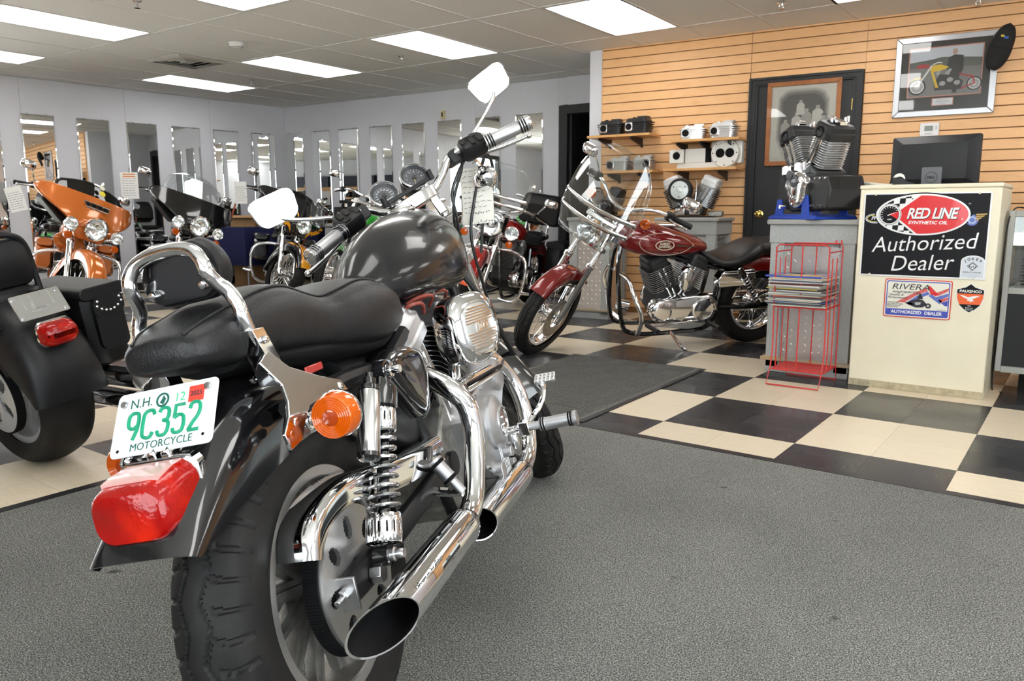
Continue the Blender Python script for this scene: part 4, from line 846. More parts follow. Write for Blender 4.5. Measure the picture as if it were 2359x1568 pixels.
obj('gauge_bracket', G(ST).loft([[V((x, y, z + q)) + V((p, 0, 0)) for p, q in rrect(.016, .012, .004, 3)] for x, y, z in ((1.06, -.095, 1.078), (1.058, -.07, 1.078), (1.058, .07, 1.078), (1.06, .095, 1.078))]).cyl((1.055, -.085, 1.07), (1.045, -.085, 1.10), .0095, None, 12).cyl((1.055, .085, 1.07), (1.045, .085, 1.10), .0095, None, 12), BLKSATIN, H, bev=.002)
# cables
g = G(ST)
for s, k in ((-1, 0), (-1, .012), (1, 0), (1, .012)):
    g.tube([(1.03, s * (.205 - k), 1.068), (1.055, s * (.17 + k), 1.045), (1.075, s * .12, 1.0 - k), (1.10, s * (.10 - k), .93), (1.16, s * .07, .84)], .0048, 7, 4)
g.tube([(1.02, -.25, 1.065), (1.06, -.275, 1.045), (1.10, -.262, 1.02), (1.14, -.20, .95), (1.16, -.13, .86), (1.22, -.10, .72), (1.36, -.085, .50)], .0052, 8, 5)
g.tube([(1.02, -.262, 1.065), (1.075, -.300, 1.03), (1.115, -.285, .975), (1.13, -.2, .90), (1.14, -.12, .80)], .0048, 8, 5)
obj('cables', g, CABLE, H)['kind'] = 'stuff'
g = G().tube([(1.10, -.07, .80), (1.14, -.105, .70), (1.22, -.12, .58), (1.32, -.125, .46)], .0095, 8, 5).tube([(1.06, -.07, .72), (1.02, -.11, .64), (.96, -.13, .58)], .006, 8, 4); obj('brake_hose', g, CABLE, H)
REDW = mat('red_plug_wire', (.24, .045, .030), .45)
for pts in (((.60, -.03, .74), (.62, -.09, .765), (.67, -.115, .762), (.70, -.09, .735)), ((.56, -.04, .72), (.53, -.10, .752), (.56, -.125, .752), (.60, -.11, .728)), ((.72, -.04, .75), (.76, -.10, .768), (.80, -.11, .76), (.84, -.08, .73))): obj('spark_plug_wire', G().tube(pts, .0048, 8, 5), REDW, H)
obj('reflector_strip', G().box((-.02, -.127, .705), (.06, .004, .014)), mat('red_reflector', (.35, .02, .015), .2, 0, .5), H, bev=.002)
# price card hanging from the right handlebar
cp = (H.matrix_world @ ST) @ V((1.13, -.215, .958))
cd = thing('price_card', 'cream handwritten paper card hanging under the right handgrip of the front motorcycle', 'price tag', M=rot_T(cp, (.35, -.93, .05), (-.10, 0, 1)))
def curl(x, y): return (x, y, .018 * (y / .1) ** 2 + .008 * x / .05)
g = G(); nx, ny = 5, 9; W_, H_ = .112, .180
rows = [[V(curl(-W_ / 2 + W_ * i / (nx - 1), -H_ / 2 + H_ * j / (ny - 1))) for i in range(nx)] for j in range(ny)]
g.loft([r + [p - V((0, 0, .0006)) for p in r[::-1]] for r in rows]); obj('card', g, PAPER, cd)
g = G(); rnd = random.Random(3)
for j in range(9):
    y = .080 - j * .0165; x = -.048
    while x < .044 - .02 * (j % 3):
        L = rnd.uniform(.006, .018); n = 4; pts = [V(curl(x + L * k / n, y + rnd.uniform(-.0028, .0028))) + V((0, 0, .001)) for k in range(n + 1)]; g.tube(pts, .0007, 4, 0); x += L + .006
for x0, y in ((-.01, -.055), (.0, -.083)):
    for k in range(6): pts = [V(curl(x0 + k * .009 + rnd.uniform(0, .007), y + rnd.uniform(-.006, .006))) + V((0, 0, .001)) for q in range(4)]; g.tube(pts, .0008, 4, 0)
obj('handwriting', g, mat('blue_grey_ink', (.12, .13, .17), .7), cd)['kind'] = 'stuff'
obj('tie', G().tube([V(curl(0, .10)), (0.0, .125, .02), (.0, .140, .035)], .0015, 6, 3), CABLE, cd)
# ================================================================= THE OTHER MOTORCYCLES
BLKENG = mat('black_engine_paint', (.016, .016, .017), .45, bump=(200, .1))
def vtwin(par, o, T=None, w_=.16, barrel=None, rocker=None, case=None, push=True, side=1, s=1., low=False):
    """air-cooled V-twin about the crank centre o; side = lateral side of the pushrods"""
    barrel = barrel or BLKENG; rocker = rocker or ALLOY; case = case or BLKENG; o = V(o)
    e = obj('engine', G(T).loft([[V((o.x + x * s, o.y + y * s, o.z + z * s)) for x, z in (((-.10, .015), (.10, .015), (.12, .08), (.06, .13), (-.06, .13), (-.12, .08)) if low else ((-.20, -.02), (-.17, -.13), (-.06, -.17), (.10, -.15), (.17, -.06), (.16, .06), (.06, .13), (-.08, .13), (-.18, .08)))] for y in (-.105, -.09, .09, .105)]), case, par, bev=.006)
    for nm, sg in (('rear_cylinder', -1), ('front_cylinder', 1)):
        ax_ = V((sg * .383, 0, .924)); c_ = o + V((sg * .05, 0, .02)) * s; t_ = V((0, 1, 0)).cross(ax_)
        cy = obj(nm, fins_g(c_, ax_, 12, .09 * s, .245 * s, w_ * s, w_ * s * .96, T, .004 * s), barrel, e)
        obj('fin_edges', fins_g(c_ + ax_ * .0008, ax_, 12, .09 * s, .245 * s, w_ * s * 1.04, w_ * s * 1.0, T, .0024 * s), ALLOY, cy)['kind'] = 'stuff'
        obj('rocker_box', G(T).loft([[c_ + ax_ * h * s + V((0, 1, 0)) * x * f * s + t_ * y * f * s for x, y in rrect(.205, .150, .03, 4)] for h, f in ((.25, .95), (.258, 1), (.292, 1), (.296, .95), (.325, .93), (.338, .80))]), rocker, e, smooth=30)
        if push:
            for k in (0, 1): obj('pushrod_tube', G(T).tube([o + V((sg * .03 + (k - .5) * .035, side * .10, .06)) * s, c_ + ax_ * .255 * s + V(((k - .5) * .05, side * .085, 0)) * s], .010 * s, 8, 0), CHROME, e)
    return e
def wheel(par, nm, c, Rr, wd, rim, T=None, spoke='cast', n=9, rimm=None, tread=0, nt=96, disc=0, sm=None):
    w_ = obj(nm, tyre_g(c, Rr, wd, rim, T, nt, 22 if not tread else 40, tread), RUBBER, par)
    rm = rimm or CHROME
    obj('rim', rim_g(c, rim + .005, rim - .022, wd * .72, T, 56), rm, w_); obj('hub', hub_g(c, .045, .12, T), rm, w_)
    if spoke == 'wire': obj('spokes', wire_spokes(c, n, .042, rim - .018, .035, T), CHROME, w_)['kind'] = 'stuff'
    else: cast_spokes(w_, c, n, .04, rim - .015, .020, .012, .011, sm or rm, T)
    if disc: obj('brake_disc', disc_holes((c[0], c[1] + disc * .075, c[2]), .07, .146, .005, [(.11 + .012 * (k % 3 - 1), 2 * PI * k / 20, .006, .006) for k in range(20)], T, 100, 14), mat('worn_brake_disc', (.30, .26, .21), .4, .8), w_)
    return w_
def bike(H, ST, paint, wb=1.62, Rf=.325, Wf=.10, rf=.235, Rr=.325, Wr=.15, rr_=.21, rake=29, spk='cast', nsp=9, rimm=None, fend2=None, ff=None, seatsec=None, tank=None, bars=None, headl=.09, hz=.90, hx=None, eng=True, sig=.22, frontw=True, rearf=None, primary=None, seatm=None, fork_y=.095, fz=.74):
    ra = R(rake); fd = V((-math.sin(ra), 0, math.cos(ra)))
    c = (wb, 0, Rf)
    if frontw:
        wheel(H, 'front_wheel', c, Rf, Wf, rf, ST, spk, nsp, rimm, 18 if spk == 'wire' else 0, 260 if spk == 'wire' else 96, disc=1)
        obj('front_fender', fender_g(c, ff or [(35, Rf + .025, .03), (65, Rf + .028, .06), (95, Rf + .03, .065), (125, Rf + .03, .07), (150, Rf + .028, .05), (168, Rf + .025, .015)], Wf * .66, ST, .02), fend2 or paint, H)
        for s in (-1, 1):
            A = V((wb + .012, s * fork_y, Rf)); fk = obj('fork_leg', G(ST).lathe([(0, -.03), (.02, -.03), (.026, -.02), (.028, .05), (.028, fz * .55), (.033, fz * .56), (.033, fz * .60), (.022, fz * .61), (0, fz * .61)], A, fd, 18), CHROME, H)
            obj('fork_tube', G(ST).lathe([(.0205, fz * .58), (.0205, fz + .02), (.03, fz + .022), (.03, fz + .04), (0, fz + .042)], A, fd, 18), CHROME, fk)
        for t in (fz * .76, fz):
            q = V((wb + .012, 0, Rf)) + fd * t; obj('triple_clamp', G(ST @ rot_T(q, fd, (1, 0, 0))).box((0, .0, 0), (.25, .07, .035)), POLISH, H, bev=.008)
        hx = hx or wb - .22
        lamp(H, (hx, 0, hz), (1, 0, -.02), headl, .13, ST)
    wheel(H, 'rear_wheel', (0, 0, Rr), Rr, Wr, rr_, None, spk, nsp, rimm)
    if rearf is None: rearf = [(45, Rr + .05, .10), (80, Rr + .06, .13), (110, Rr + .065, .14), (140, Rr + .075, .10), (165, Rr + .085, .06), (185, Rr + .09, .01)]
    if rearf: obj('rear_fender', fender_g((0, 0, Rr), rearf, Wr * .70, None, .03), paint, H)
    if tank is None: tank = [(.50, .05, .72, .80), (.56, .10, .715, .86), (.68, .15, .71, .905), (.84, .165, .71, .93), (.98, .15, .72, .935), (1.08, .11, .75, .91), (1.13, .05, .79, .87)]
    tk = None
    if tank:
        tk = obj('fuel_tank', loftx(tank, None, 6, px=3.4, pt=1.8, n=40), paint, H, smooth=70)
        m_ = tank[len(tank) // 2]; obj('tank_console', loftx([(m_[0] - .16, .03, m_[3] - .03, m_[3] - .005), (m_[0] - .05, .045, m_[3] - .02, m_[3] + .012), (m_[0] + .10, .04, m_[3] - .02, m_[3] + .018), (m_[0] + .18, .02, m_[3] - .02, m_[3] + .005)], None, 4), CHROME, tk)
    ss = seatsec or [(-.22, .09, .70, .75), (-.16, .12, .69, .775), (0, .135, .68, .785), (.12, .15, .67, .77), (.18, .165, .655, .735), (.30, .175, .64, .71), (.42, .15, .645, .715), (.50, .10, .66, .73), (.54, .05, .68, .72)]
    if ss: obj('seat', loftx(ss, None, 5, px=3, pt=2.6, n=36), seatm or LEATHER, H, smooth=60)
    if eng:
        vtwin(H, (.68, 0, .375), None, .195, BLKENG, ALLOY if eng == 2 else BLKENG, BLKENG)
        pm = primary or CHROME
        pr = obj('primary_cover', G().loft([[V((x, y, z)) for x, z in pts] for y, pts in ((.11, PRO(1)), (.165, PRO(1)), (.182, PRO(.93)), (.190, PRO(.84)))]), pm, H, smooth=40)
        obj('derby_cover', G().lathe([(.088, 0), (.086, .012), (.074, .016), (.070, .014), (0, .016)], (.505, .185, .345), (0, 1, 0), 32), pm, pr); obj('round_cover', G().lathe([(.070, 0), (.066, .012), (.05, .016), (0, .016)], (.815, .182, .335), (0, 1, 0), 28), pm, pr)
    g = G()
    for s in (-1, 1):
        g.tube([(1.10, s * .03, .84), (1.13, s * .06, .66), (1.10, s * .11, .30), (1.02, s * .12, .17), (.70, s * .12, .155), (.42, s * .12, .19), (.36, s * .12, .40), (.34, s * .10, .62)], .017, 8, 5).tube([(1.12, 0, .86), (.80, s * .03, .72), (.40, s * .08, .62), (.1, s * .10, .60)], .019, 8, 5)
        g.tube([(.36, s * .11, .33), (0, s * .12, Rr), (-.04, s * .12, Rr)], .022, 8, 3)
    obj('frame', g.cyl((1.15, 0, .80), (1.08, 0, .97), .035), BLKGLOSS, H)
    for yy, zz in ((-.17, .22), (-.20, .30)): obj('exhaust', G().tube([(.72, -.10, .52), (.80, -.16, .42), (.78, yy, .30), (.60, yy, zz), (.2, yy, zz), (-.45, yy, zz + .02)], [.022, .022, .024, .036, .042, .042, .040], 14, 6), CHROME, H)
    obj('kickstand', G().tube([(.72, .14, .17), (.66, .24, .08), (.60, .33, .052)], .011, 8, 3).box((.585, .34, .055), (.07, .035, .008)), CHROME, H)
    if bars: handlebar(H, ST, bars)
    return fd
def PRO(f):
    pts = []
    for k in range(28):
        t = 2 * PI * k / 28; cx = .50 if math.cos(t) < 0 else .82; r = .115 if math.cos(t) < 0 else .085; pts.append((.65 + (cx - .65) * (1 if f == 1 else f + .06) + r * f * math.cos(t), .34 + r * f * math.sin(t)))
    return pts
def handlebar(H, ST, pts, gripm=None, mirrors=True, sig=None):
    """pts: right-hand half from centre outwards (y positive); mirrored"""
    b_ = obj('handlebar', G(ST).tube([(x, -y, z) for x, y, z in pts[:0:-1]] + [(pts[0][0], 0, pts[0][2])] + pts[1:], .0135, 12, 5), CHROME, H)
    p, q = V(pts[-2]), V(pts[-1]); d = (q - p).normalized()
    for s in (1, -1):
        F = lambda v: V((v.x, s * v.y, v.z)); dd = F(d); e = F(q)
        g_ = obj('grip', G(ST).lathe([(0, -.13), (.019, -.13), (.019, -.005), (.022, 0), (.021, .012), (0, .014)], e, dd, 16), gripm or BLKPLAS, b_)
        obj('switch_housing', G(ST @ rot_T(e - dd * .16, dd)).prism([(x, y, -.03) for x, y in rrect(.055, .06, .015, 3)], (0, 0, .06)), BLKSATIN, b_, bev=.005)
        obj('lever', G(ST).tube([e - dd * .15 + V((.035, 0, .0)), e - dd * .08 + V((.055, 0, -.005)), e + V((.04, 0, -.012))], .0075, 8, 4).ell(e + V((.04, 0, -.012)), (.011, .011, .011), 10, 8), POLISH, b_)
        if mirrors:
            m0 = e - dd * .15 + V((0, 0, .03)); m1 = m0 + V((-.03 + .05, s * .07, .11)); obj('mirror_stem', G(ST).tube([m0, m0 + V((0, s * .03, .05)), m1], .006, 8, 3), CHROME, b_)
            T = ST @ rot_T(m1 + V((0, s * .04, .02)), (-1, -.12 * s, .05)); mr = lambda f, z: [(x * f, y * f, z) for x, y in rrect(.135, .085, .036, 5)]
            mi = obj('mirror', G(T).loft([mr(.25, -.045), mr(.7, -.032), mr(.95, -.014), mr(1, 0), mr(.97, .003)]), CHROME, b_, smooth=60); obj('mirror_glass', G(T).loft([mr(.95, .0032), mr(.5, .0042), mr(.01, .0045)], caps=False), MIRROR, mi)
        if sig: sgn = lens_ring(b_, (sig[0], s * sig[1], sig[2]), (1, 0, 0), .036, .02, AMBER, ST, 'front_turn_signal', CHROME)
    return b_
def crash_bar(H, x=1.16, w_=.36, z1=.60, z0=.17):
    o = obj('crash_bar', G().tube([(x - .01, -.05, z1 + .02), (x, -w_ * .6, z1 + .02), (x + .03, -w_, z1 - .05), (x + .03, -w_ - .01, z0 + .18), (x, -w_ * .8, z0 + .02), (x - .08, -.10, z0)], .0165, 12, 6).tube([(x - .01, .05, z1 + .02), (x, w_ * .6, z1 + .02), (x + .03, w_, z1 - .05), (x + .03, w_ + .01, z0 + .18), (x, w_ * .8, z0 + .02), (x - .08, .10, z0)], .0165, 12, 6).cyl((x - .01, -.06, z1 + .02), (x - .01, .06, z1 + .02), .0165), CHROME, H)
    for s in (1, -1): peg_ = obj('highway_peg', G().cyl((x + .03, s * (w_ + .01), z0 + .12), (x + .04, s * (w_ + .09), z0 + .13), .016, None, 12), CHROME, o)
    return o
def batwing(H, ST, paint, screen, sh=.12, vent=False, hr=.092):
    """fork-mounted fairing with headlamp opening and windscreen"""
    zs = [.765, .79, .83, .88, .94, 1.00, 1.06, 1.11, 1.150, 1.165]; ws = [.11, .13, .15, .185, .265, .365, .440, .462, .43, .37]
    sp = lambda t: .035 * math.log(1 + math.exp(t / .035))
    def X(y, z): a = abs(y); return 1.552 - .46 * sp(z - .92) - .55 * sp(.82 - z) - .62 * a ** 1.9 - 1.5 * max(0, a - .30) ** 1.7
    rows = []; n = 32
    zc = cr([V((a, b, 0)) for a, b in zip(zs, ws)], 3)
    for p in zc: rows.append([V((X(p.y * (-1 + 2 * j / n), p.x + .012 * math.sin(PI * j / n)), p.y * (-1 + 2 * j / n), p.x)) for j in range(n + 1)])
    f = obj('fairing', G(ST).loft(rows, closed=False, caps=False), paint, H, smooth=60); md = f.modifiers.new('t', 'SOLIDIFY'); md.thickness = .016; md.offset = 0
    for s in (1, -1):
        e = [V((r[-1 if s > 0 else 0])) for r in rows]; cen = V((1.10, s * .30, 1.0))
        obj('fairing_side', G(ST).loft([e, [p + V((-.07, -s * .015, 0)) for p in e], [p + V((-.15, -s * .06, .0)) for p in e]], closed=False, caps=False), paint, f, smooth=60).modifiers.new('t', 'SOLIDIFY').thickness = .008
    obj('inner_fairing', G(ST).loft([[V((X(y, z) - dx, y * .92, z)) for y, z in ((-.40, 1.12), (.40, 1.12), (.43, 1.0), (.25, .84), (-.25, .84), (-.43, 1.0))] for dx in (.03, .16)]), BLKPLAS, f, bev=.01)
    lamp(f, (1.598, 0, .885), (1, 0, -.03), hr, .07, ST)
    # screen rises from the top edge
    rg = []
    for i in range(7):
        v = i / 6; z = 1.14 + sh * v; wv = .345 * math.sqrt(max(0, 1 - (.80 * v) ** 2.6)) if v < 1 else .19; rg.append([V((X(u * wv, 1.14) - .035 - .75 * sh * v, u * wv, z - .03 * abs(u) ** 2)) for u in [-1 + 2 * j / 20 for j in range(21)]])
    sc = obj('windscreen', G(ST).loft(rg, closed=False, caps=False), screen, f, smooth=60); sc.modifiers.new('t', 'SOLIDIFY').thickness = .004
    obj('screen_trim', G(ST).tube([p + V((.006, 0, .002)) for p in rg[0]], .006, 6, 0), CHROME if vent else BLKSATIN, f)
    if vent:
        for k in range(4):
            y0 = -.11 + k * .058; obj('vent_slot', G(ST).box((X(0, 1.085) + .012 - .55 * (y0 + .023) ** 2, y0 + .023, 1.085), (.012, .048, .030), Matrix.Rotation(-.40, 3, 'Y')), BLKDULL, f, bev=.003)
        obj('vent_surround', G(ST).tube([(X(0, 1.11) + .012, -.125, 1.105), (X(0, 1.11) + .014, .125, 1.105), (X(0, 1.06) + .014, .10, 1.062), (X(0, 1.06) + .014, -.10, 1.062)], .006, 6, 0, closed=True), CHROME, f)
    return f
def spots(H, ST, y=.215, z=.865, x=1.57, r=.060, sig=None):
    b_ = obj('lamp_bar', G(ST).tube([(x - .04, -y, z - .03), (x - .06, -.10, z - .06), (x - .06, .10, z - .06), (x - .04, y, z - .03)], .014, 10, 4), CHROME, H)
    for s in (1, -1):
        lamp(b_, (x, s * y, z), (1, s * .05, 0), r, .08, ST, nm='spot_lamp')
        obj('turn_signal', G(ST).lathe([(0, -.05), (.03, -.03), (.036, 0), (.034, .012), (0, .02)], (x + .02, s * (y + .005), z - .105), (1, 0, 0), 18), sig or AMBER, b_)
def hard_bags(H, paint, z0=.36, z1=.66):
    for s in (1, -1):
        b_ = obj('saddlebag', G().loft([[V((x, s * (.285 + y), (z0 + z1) / 2 - .01 + z)) for y, z in rrect(w_, h_, .04, 4)] for x, w_, h_ in ((-.44, .10, .16), (-.42, .16, .24), (-.2, .19, .28), (.10, .18, .27), (.18, .12, .20))]), paint, H, smooth=50)
        obj('saddlebag_lid', G().loft([[V((x, s * (.285 + y), z1 + z)) for y, z in rrect(w_, .075, .03, 4)] for x, w_ in ((-.445, .11), (-.42, .175), (-.2, .205), (.10, .195), (.185, .13))]), paint, b_, smooth=50)
def tag_card(M, label, w_=.12, h_=.2, head=None, group='handwritten price cards'):
    cd = thing('price_card', label, 'price tag', M=M, group=group)
    obj('card', G().loft([[V((x, y, .012 * (y / h_) ** 2)) for x in (-w_ / 2, 0, w_ / 2)] + [V((x, y, .012 * (y / h_) ** 2 - .0008)) for x in (w_ / 2, 0, -w_ / 2)] for y in (-h_ / 2, -h_ / 4, 0, h_ / 4, h_ / 2)]), PAPERW, cd)
    g = G(); rnd = random.Random(label)
    for j in range(8):
        y = h_ * (.26 - j * .09); x = -w_ * .4
        while x < w_ * .3: L = rnd.uniform(.01, .03); g.box((x + L / 2, y, .012 * (y / h_) ** 2 + .0006), (L, .0035, .0008)); x += L + .008
    obj('handwriting', g, mat('blue_grey_ink', (.12, .13, .17), .7), cd)['kind'] = 'stuff'
    if head:
        g = G()
        for y in (.42, .34): g.box((0, h_ * y, .0025), (w_ * .7, .012, .0012))
        obj('printed_heading', g, head, cd)['kind'] = 'stuff'
    obj('string', G().tube([(0, h_ / 2 - .005, .003), (.004, h_ / 2 + .02, .004), (0, h_ / 2 + .045, -.01)], .0015, 5, 3), CABLE, cd); return cd
APE = [(1.10, 0, 1.03), (1.09, .09, 1.04), (1.05, .20, 1.10), (.98, .30, 1.09), (.88, .44, 1.045)]
TOURB = [(1.16, 0, 1.06), (1.15, .10, 1.07), (1.10, .22, 1.13), (1.02, .32, 1.12), (.90, .47, 1.085)]
# ---- orange tourer
ORANGE = mat('pearl_orange_paint', (.62, .155, .018), .16, .25, 1.)
M1 = bike_M((-7.30, .573), -23.59, 9.53); S1 = steer_T(1.74, 26, 27.8)
H1 = thing('motorcycle', 'orange touring motorcycle with dark windscreen and round headlamp at the left wall', 'motorcycle', M=M1)
bike(H1, S1, ORANGE, 1.60, .325, .13, .235, spk='cast', nsp=9, rimm=BLKGLOSS, rake=26, bars=TOURB, hx=1.35, eng=1, ff=[(20, .36, .03), (60, .365, .08), (95, .365, .10), (135, .365, .11), (165, .36, .08), (185, .355, .02)])
SMOKE = clear_mat('smoked_screen', (.035, .035, .04), .02, .10)
f1 = batwing(H1, S1, ORANGE, SMOKE, .16, True, .104); spots(H1, S1); crash_bar(H1); hard_bags(H1, ORANGE)
sT = S1 @ rot_T((1.405, .03, 1.215), (1, 0, .70)); obj('round_sticker', G(sT).cyl((0.02, .010, .0), (0.02, .010, .004), .028, None, 20), mat('sticker_yellow', (.72, .60, .04), .5), f1); obj('round_sticker', G(sT).cyl((.02, .075, 0), (.02, .075, .004), .025, None, 20), mat('sticker_cream', (.70, .68, .55), .5), f1)
obj('chin_fairing', loftx([(1.18, .10, .60, .80), (1.22, .15, .62, .80), (1.26, .12, .66, .78)], S1, 3), ORANGE, H1)
M1w = M1 @ S1; wp = M1w @ V((1.10, -.50, .93)); tag_card(rot_T(wp, (.75, -.66, .05), (-.35, 0, 1)), 'white price card hanging beside the orange motorcycle fairing', .14, .22)
# ---- black tourer with clear screen
M2 = bike_M((-7.403, 1.901), -30.2, 8.94); S2 = steer_T(1.74, 26, 25)
H2 = thing('motorcycle', 'gloss black touring motorcycle with clear windscreen and three chrome lamps', 'motorcycle', M=M2)
bike(H2, S2, BLKGLOSS, 1.60, .325, .13, .235, spk='cast', nsp=9, rimm=POLISH, rake=26, bars=TOURB, hx=1.35, eng=2, ff=[(20, .36, .03), (60, .365, .08), (95, .365, .10), (135, .365, .11), (165, .36, .08), (185, .355, .02)])
f2 = batwing(H2, S2, BLKGLOSS, clear_mat('clear_screen', (.93, .95, .95), .01, .10), .26, False, .104); spots(H2, S2); crash_bar(H2); hard_bags(H2, BLKGLOSS)
M2w = M2 @ S2; wp = M2w @ V((1.0, -.56, 1.08)); tag_card(rot_T(wp, (.75, -.66, .0), (0, 0, 1)), 'white price card with orange printed heading on the black touring motorcycle handgrip', .17, .27, mat('heading_orange', (.75, .22, .05), .6))
# ---- black tourer with flames
FLB, nt, b = newmat('black_flame_paint', .12); b.inputs['Base Color'].default_value = (.008, .008, .010, 1); b.inputs['Coat Weight'].default_value = 1
YEL = mat('flame_yellow_paint', (.85, .36, .01), .2, 0, 1.); FOR = mat('flame_orange_paint', (.78, .17, .02), .2, 0, 1.); FPU = mat('flame_purple_paint', (.12, .03, .30), .2, 0, 1.)
M3 = bike_M((-6.867, 2.971), -36, 8.96); S3 = steer_T(1.74, 26, 32)
H3 = thing('motorcycle', 'black touring motorcycle with yellow and orange flames on its front fender', 'motorcycle', M=M3)
bike(H3, S3, FLB, 1.60, .325, .13, .235, spk='wire', nsp=60, rake=26, bars=TOURB, hx=1.35, eng=2, ff=[(20, .36, .03), (60, .365, .08), (95, .365, .10), (135, .365, .11), (165, .36, .08), (185, .355, .02)])
f3 = batwing(H3, S3, FLB, SMOKE, .10); crash_bar(H3); hard_bags(H3, FLB)
def fender_flames(par, T, c, rad, hw, m1, m2):
    """flame licks laid on the fender crown as raised paint, from the front edge backwards"""
    def P(a, y, lift): yy = y * hw; k = abs(y) ; r = rad - .115 * (1 - (1 - min(k, .985) ** 3.4) ** (1 / 3.4)) + lift; return V((c[0] + r * math.cos(R(a)), c[1] + yy, c[2] + r * math.sin(R(a))))
    for m_, off, lf in ((m2, 0, .0012), (m1, -5, .0022)):
        g = G()
        for s in (1, -1):
            for y0, y1, L, cur in ((.05, .30, 118, .2), (.34, .62, 98, -.12), (.66, .96, 112, .05), (-.05, .18, 84, -.1)):
                n = 12; a0 = 24; ra_, rb_ = [], []
                for i in range(n + 1):
                    u = i / n; a = a0 + (L + off - a0) * u; w_ = (y1 - y0) * (1 - u) ** .7 * (1 + .25 * math.sin(u * 9)); ym = (y0 + y1) / 2 + cur * u * u; ra_.append(P(a, s * max(-.98, min(.98, ym - w_ / 2)), lf)); rb_.append(P(a, s * max(-.98, min(.98, ym + w_ / 2)), lf))
                g.loft([ra_, rb_], closed=False, caps=False)
        g.loft([[P(a, -1 + 2 * j / 16, lf) for j in range(17)] for a in (20, 28, 36 + off * .6)], closed=False, caps=False); obj('painted_flames', g, m_, par)['kind'] = 'stuff'
fender_flames([o for o in H3.children if o.name.startswith('front_fender')][0], S3, (1.60, 0, .325), .3655, .0858, YEL, FOR)
for ch in [o for o in H3.children if o.name.startswith('front_fender')][0].children: ch.data.transform(S3)
g = G(S3)
for s in (1, -1):
    for y0, z0, L, w_ in ((.10, .80, .16, .05), (.17, .83, .13, .045), (.24, .88, .10, .04), (.06, .97, .10, .03)):
        n = 8; A, B_ = [], []
        for i in range(n + 1):
            u = i / n; y = y0 + L * u; z = z0 + .10 * u + .02 * math.sin(u * 6); ww = w_ * (1 - u) ** .8; x = 1.552 - .46 * .035 * math.log(1 + math.exp((z - .92) / .035)) - .55 * .035 * math.log(1 + math.exp((.82 - z) / .035)) - .62 * y ** 1.9 - 1.5 * max(0, y - .30) ** 1.7 + .012; A.append(V((x, s * y, z - ww / 2))); B_.append(V((x, s * y, z + ww / 2)))
        g.loft([A, B_], closed=False, caps=False)
obj('painted_flames', g, YEL, f3)['kind'] = 'stuff'
M3w = M3 @ S3; wp = M3w @ V((.98, -.50, 1.0)); tag_card(rot_T(wp, (.75, -.66, .0), (0, 0, 1)), 'white price card hanging beside the flame painted motorcycle handgrip', .13, .24)
st_ = tag(obj('strap', G().tube([M3w @ V((.92, -.47, 1.09)), M3w @ V((.93, -.49, .95)), M3w @ V((.94, -.48, .72))], .010, 6, 3).tube([M3w @ V((.92, .47, 1.07)), M3w @ V((.92, .49, .85)), M3w @ V((.94, .46, .55))], .010, 6, 3), mat('rust_strap', (.32, .07, .03), .7)), 'rust red tie-down straps hanging from the flame painted motorcycle handlebar', 'strap')
# ---- chopper with green engine guard
M4 = bike_M((-5.44, 3.79), -70, 6); S4 = steer_T(2.12, 40, 8)
H4 = thing('motorcycle', 'chrome forked chopper with raked front end and bright green bodywork', 'motorcycle', M=M4)
GRN = mat('bright_green_paint', (.03, .42, .03), .15, 0, 1.)
bike(H4, S4, GRN, 1.88, .33, .09, .265, Wr=.20, spk='wire', nsp=40, rake=40, bars=None, hx=1.46, hz=.86, headl=.075, eng=2, fend2=GRN, tank=[(.55, .05, .74, .80), (.62, .09, .735, .85), (.78, .125, .74, .92), (.95, .12, .77, .965), (1.10, .08, .82, .98), (1.18, .04, .86, .96)], fz=.98, fork_y=.085, ff=[(60, .36, .02), (90, .365, .05), (120, .365, .05), (150, .36, .01)])
handlebar(H4, S4, [(1.20, 0, 1.16), (1.19, .06, 1.17), (1.12, .20, 1.20), (1.02, .33, 1.185), (.90, .47, 1.15)], CHROME, True)
obj('fork_brace', G(S4 @ rot_T((1.86, 0, .40), (-.64, 0, .77), (1, 0, 0))).box((0, 0, 0), (.24, .05, .05)), CHROME, H4, bev=.01)
# ---- dark red tourer with clear windscreen, bags and passing lamps
RED = mat('dark_red_paint', (.17, .006, .006), .13, .1, 1.); REDB = mat('candy_red_paint', (.33, .012, .010), .13, .1, 1.)
M5 = bike_M((-3.57, 3.80), -74, 9.8); S5 = steer_T(1.74, 30, 14)
H5 = thing('motorcycle', 'red cruiser with big chrome headlamp, passing lamps and black leather luggage by the dark doorway', 'motorcycle', M=M5)
bike(H5, S5, REDB, 1.62, .325, .13, .21, spk='wire', nsp=40, rake=30, bars=[(1.12, 0, 1.01), (1.11, .10, 1.02), (1.06, .22, 1.06), (.98, .32, 1.04), (.86, .45, 1.0)], hx=1.45, hz=.90, headl=.105, eng=2, ff=[(15, .365, .04), (60, .37, .10), (95, .37, .12), (135, .37, .13), (165, .365, .10), (190, .36, .03)])
obj('headlamp_nacelle', G(S5).loft([[V((x, y, .90 + z)) for y, z in rrect(w_, h_, .06, 5)] for x, w_, h_ in ((1.20, .24, .22), (1.30, .26, .25), (1.40, .22, .22))]), CHROME, H5, smooth=60)
spots(H5, S5, .215, .865, 1.44, .066); crash_bar(H5, 1.14, .35, .62, .15)
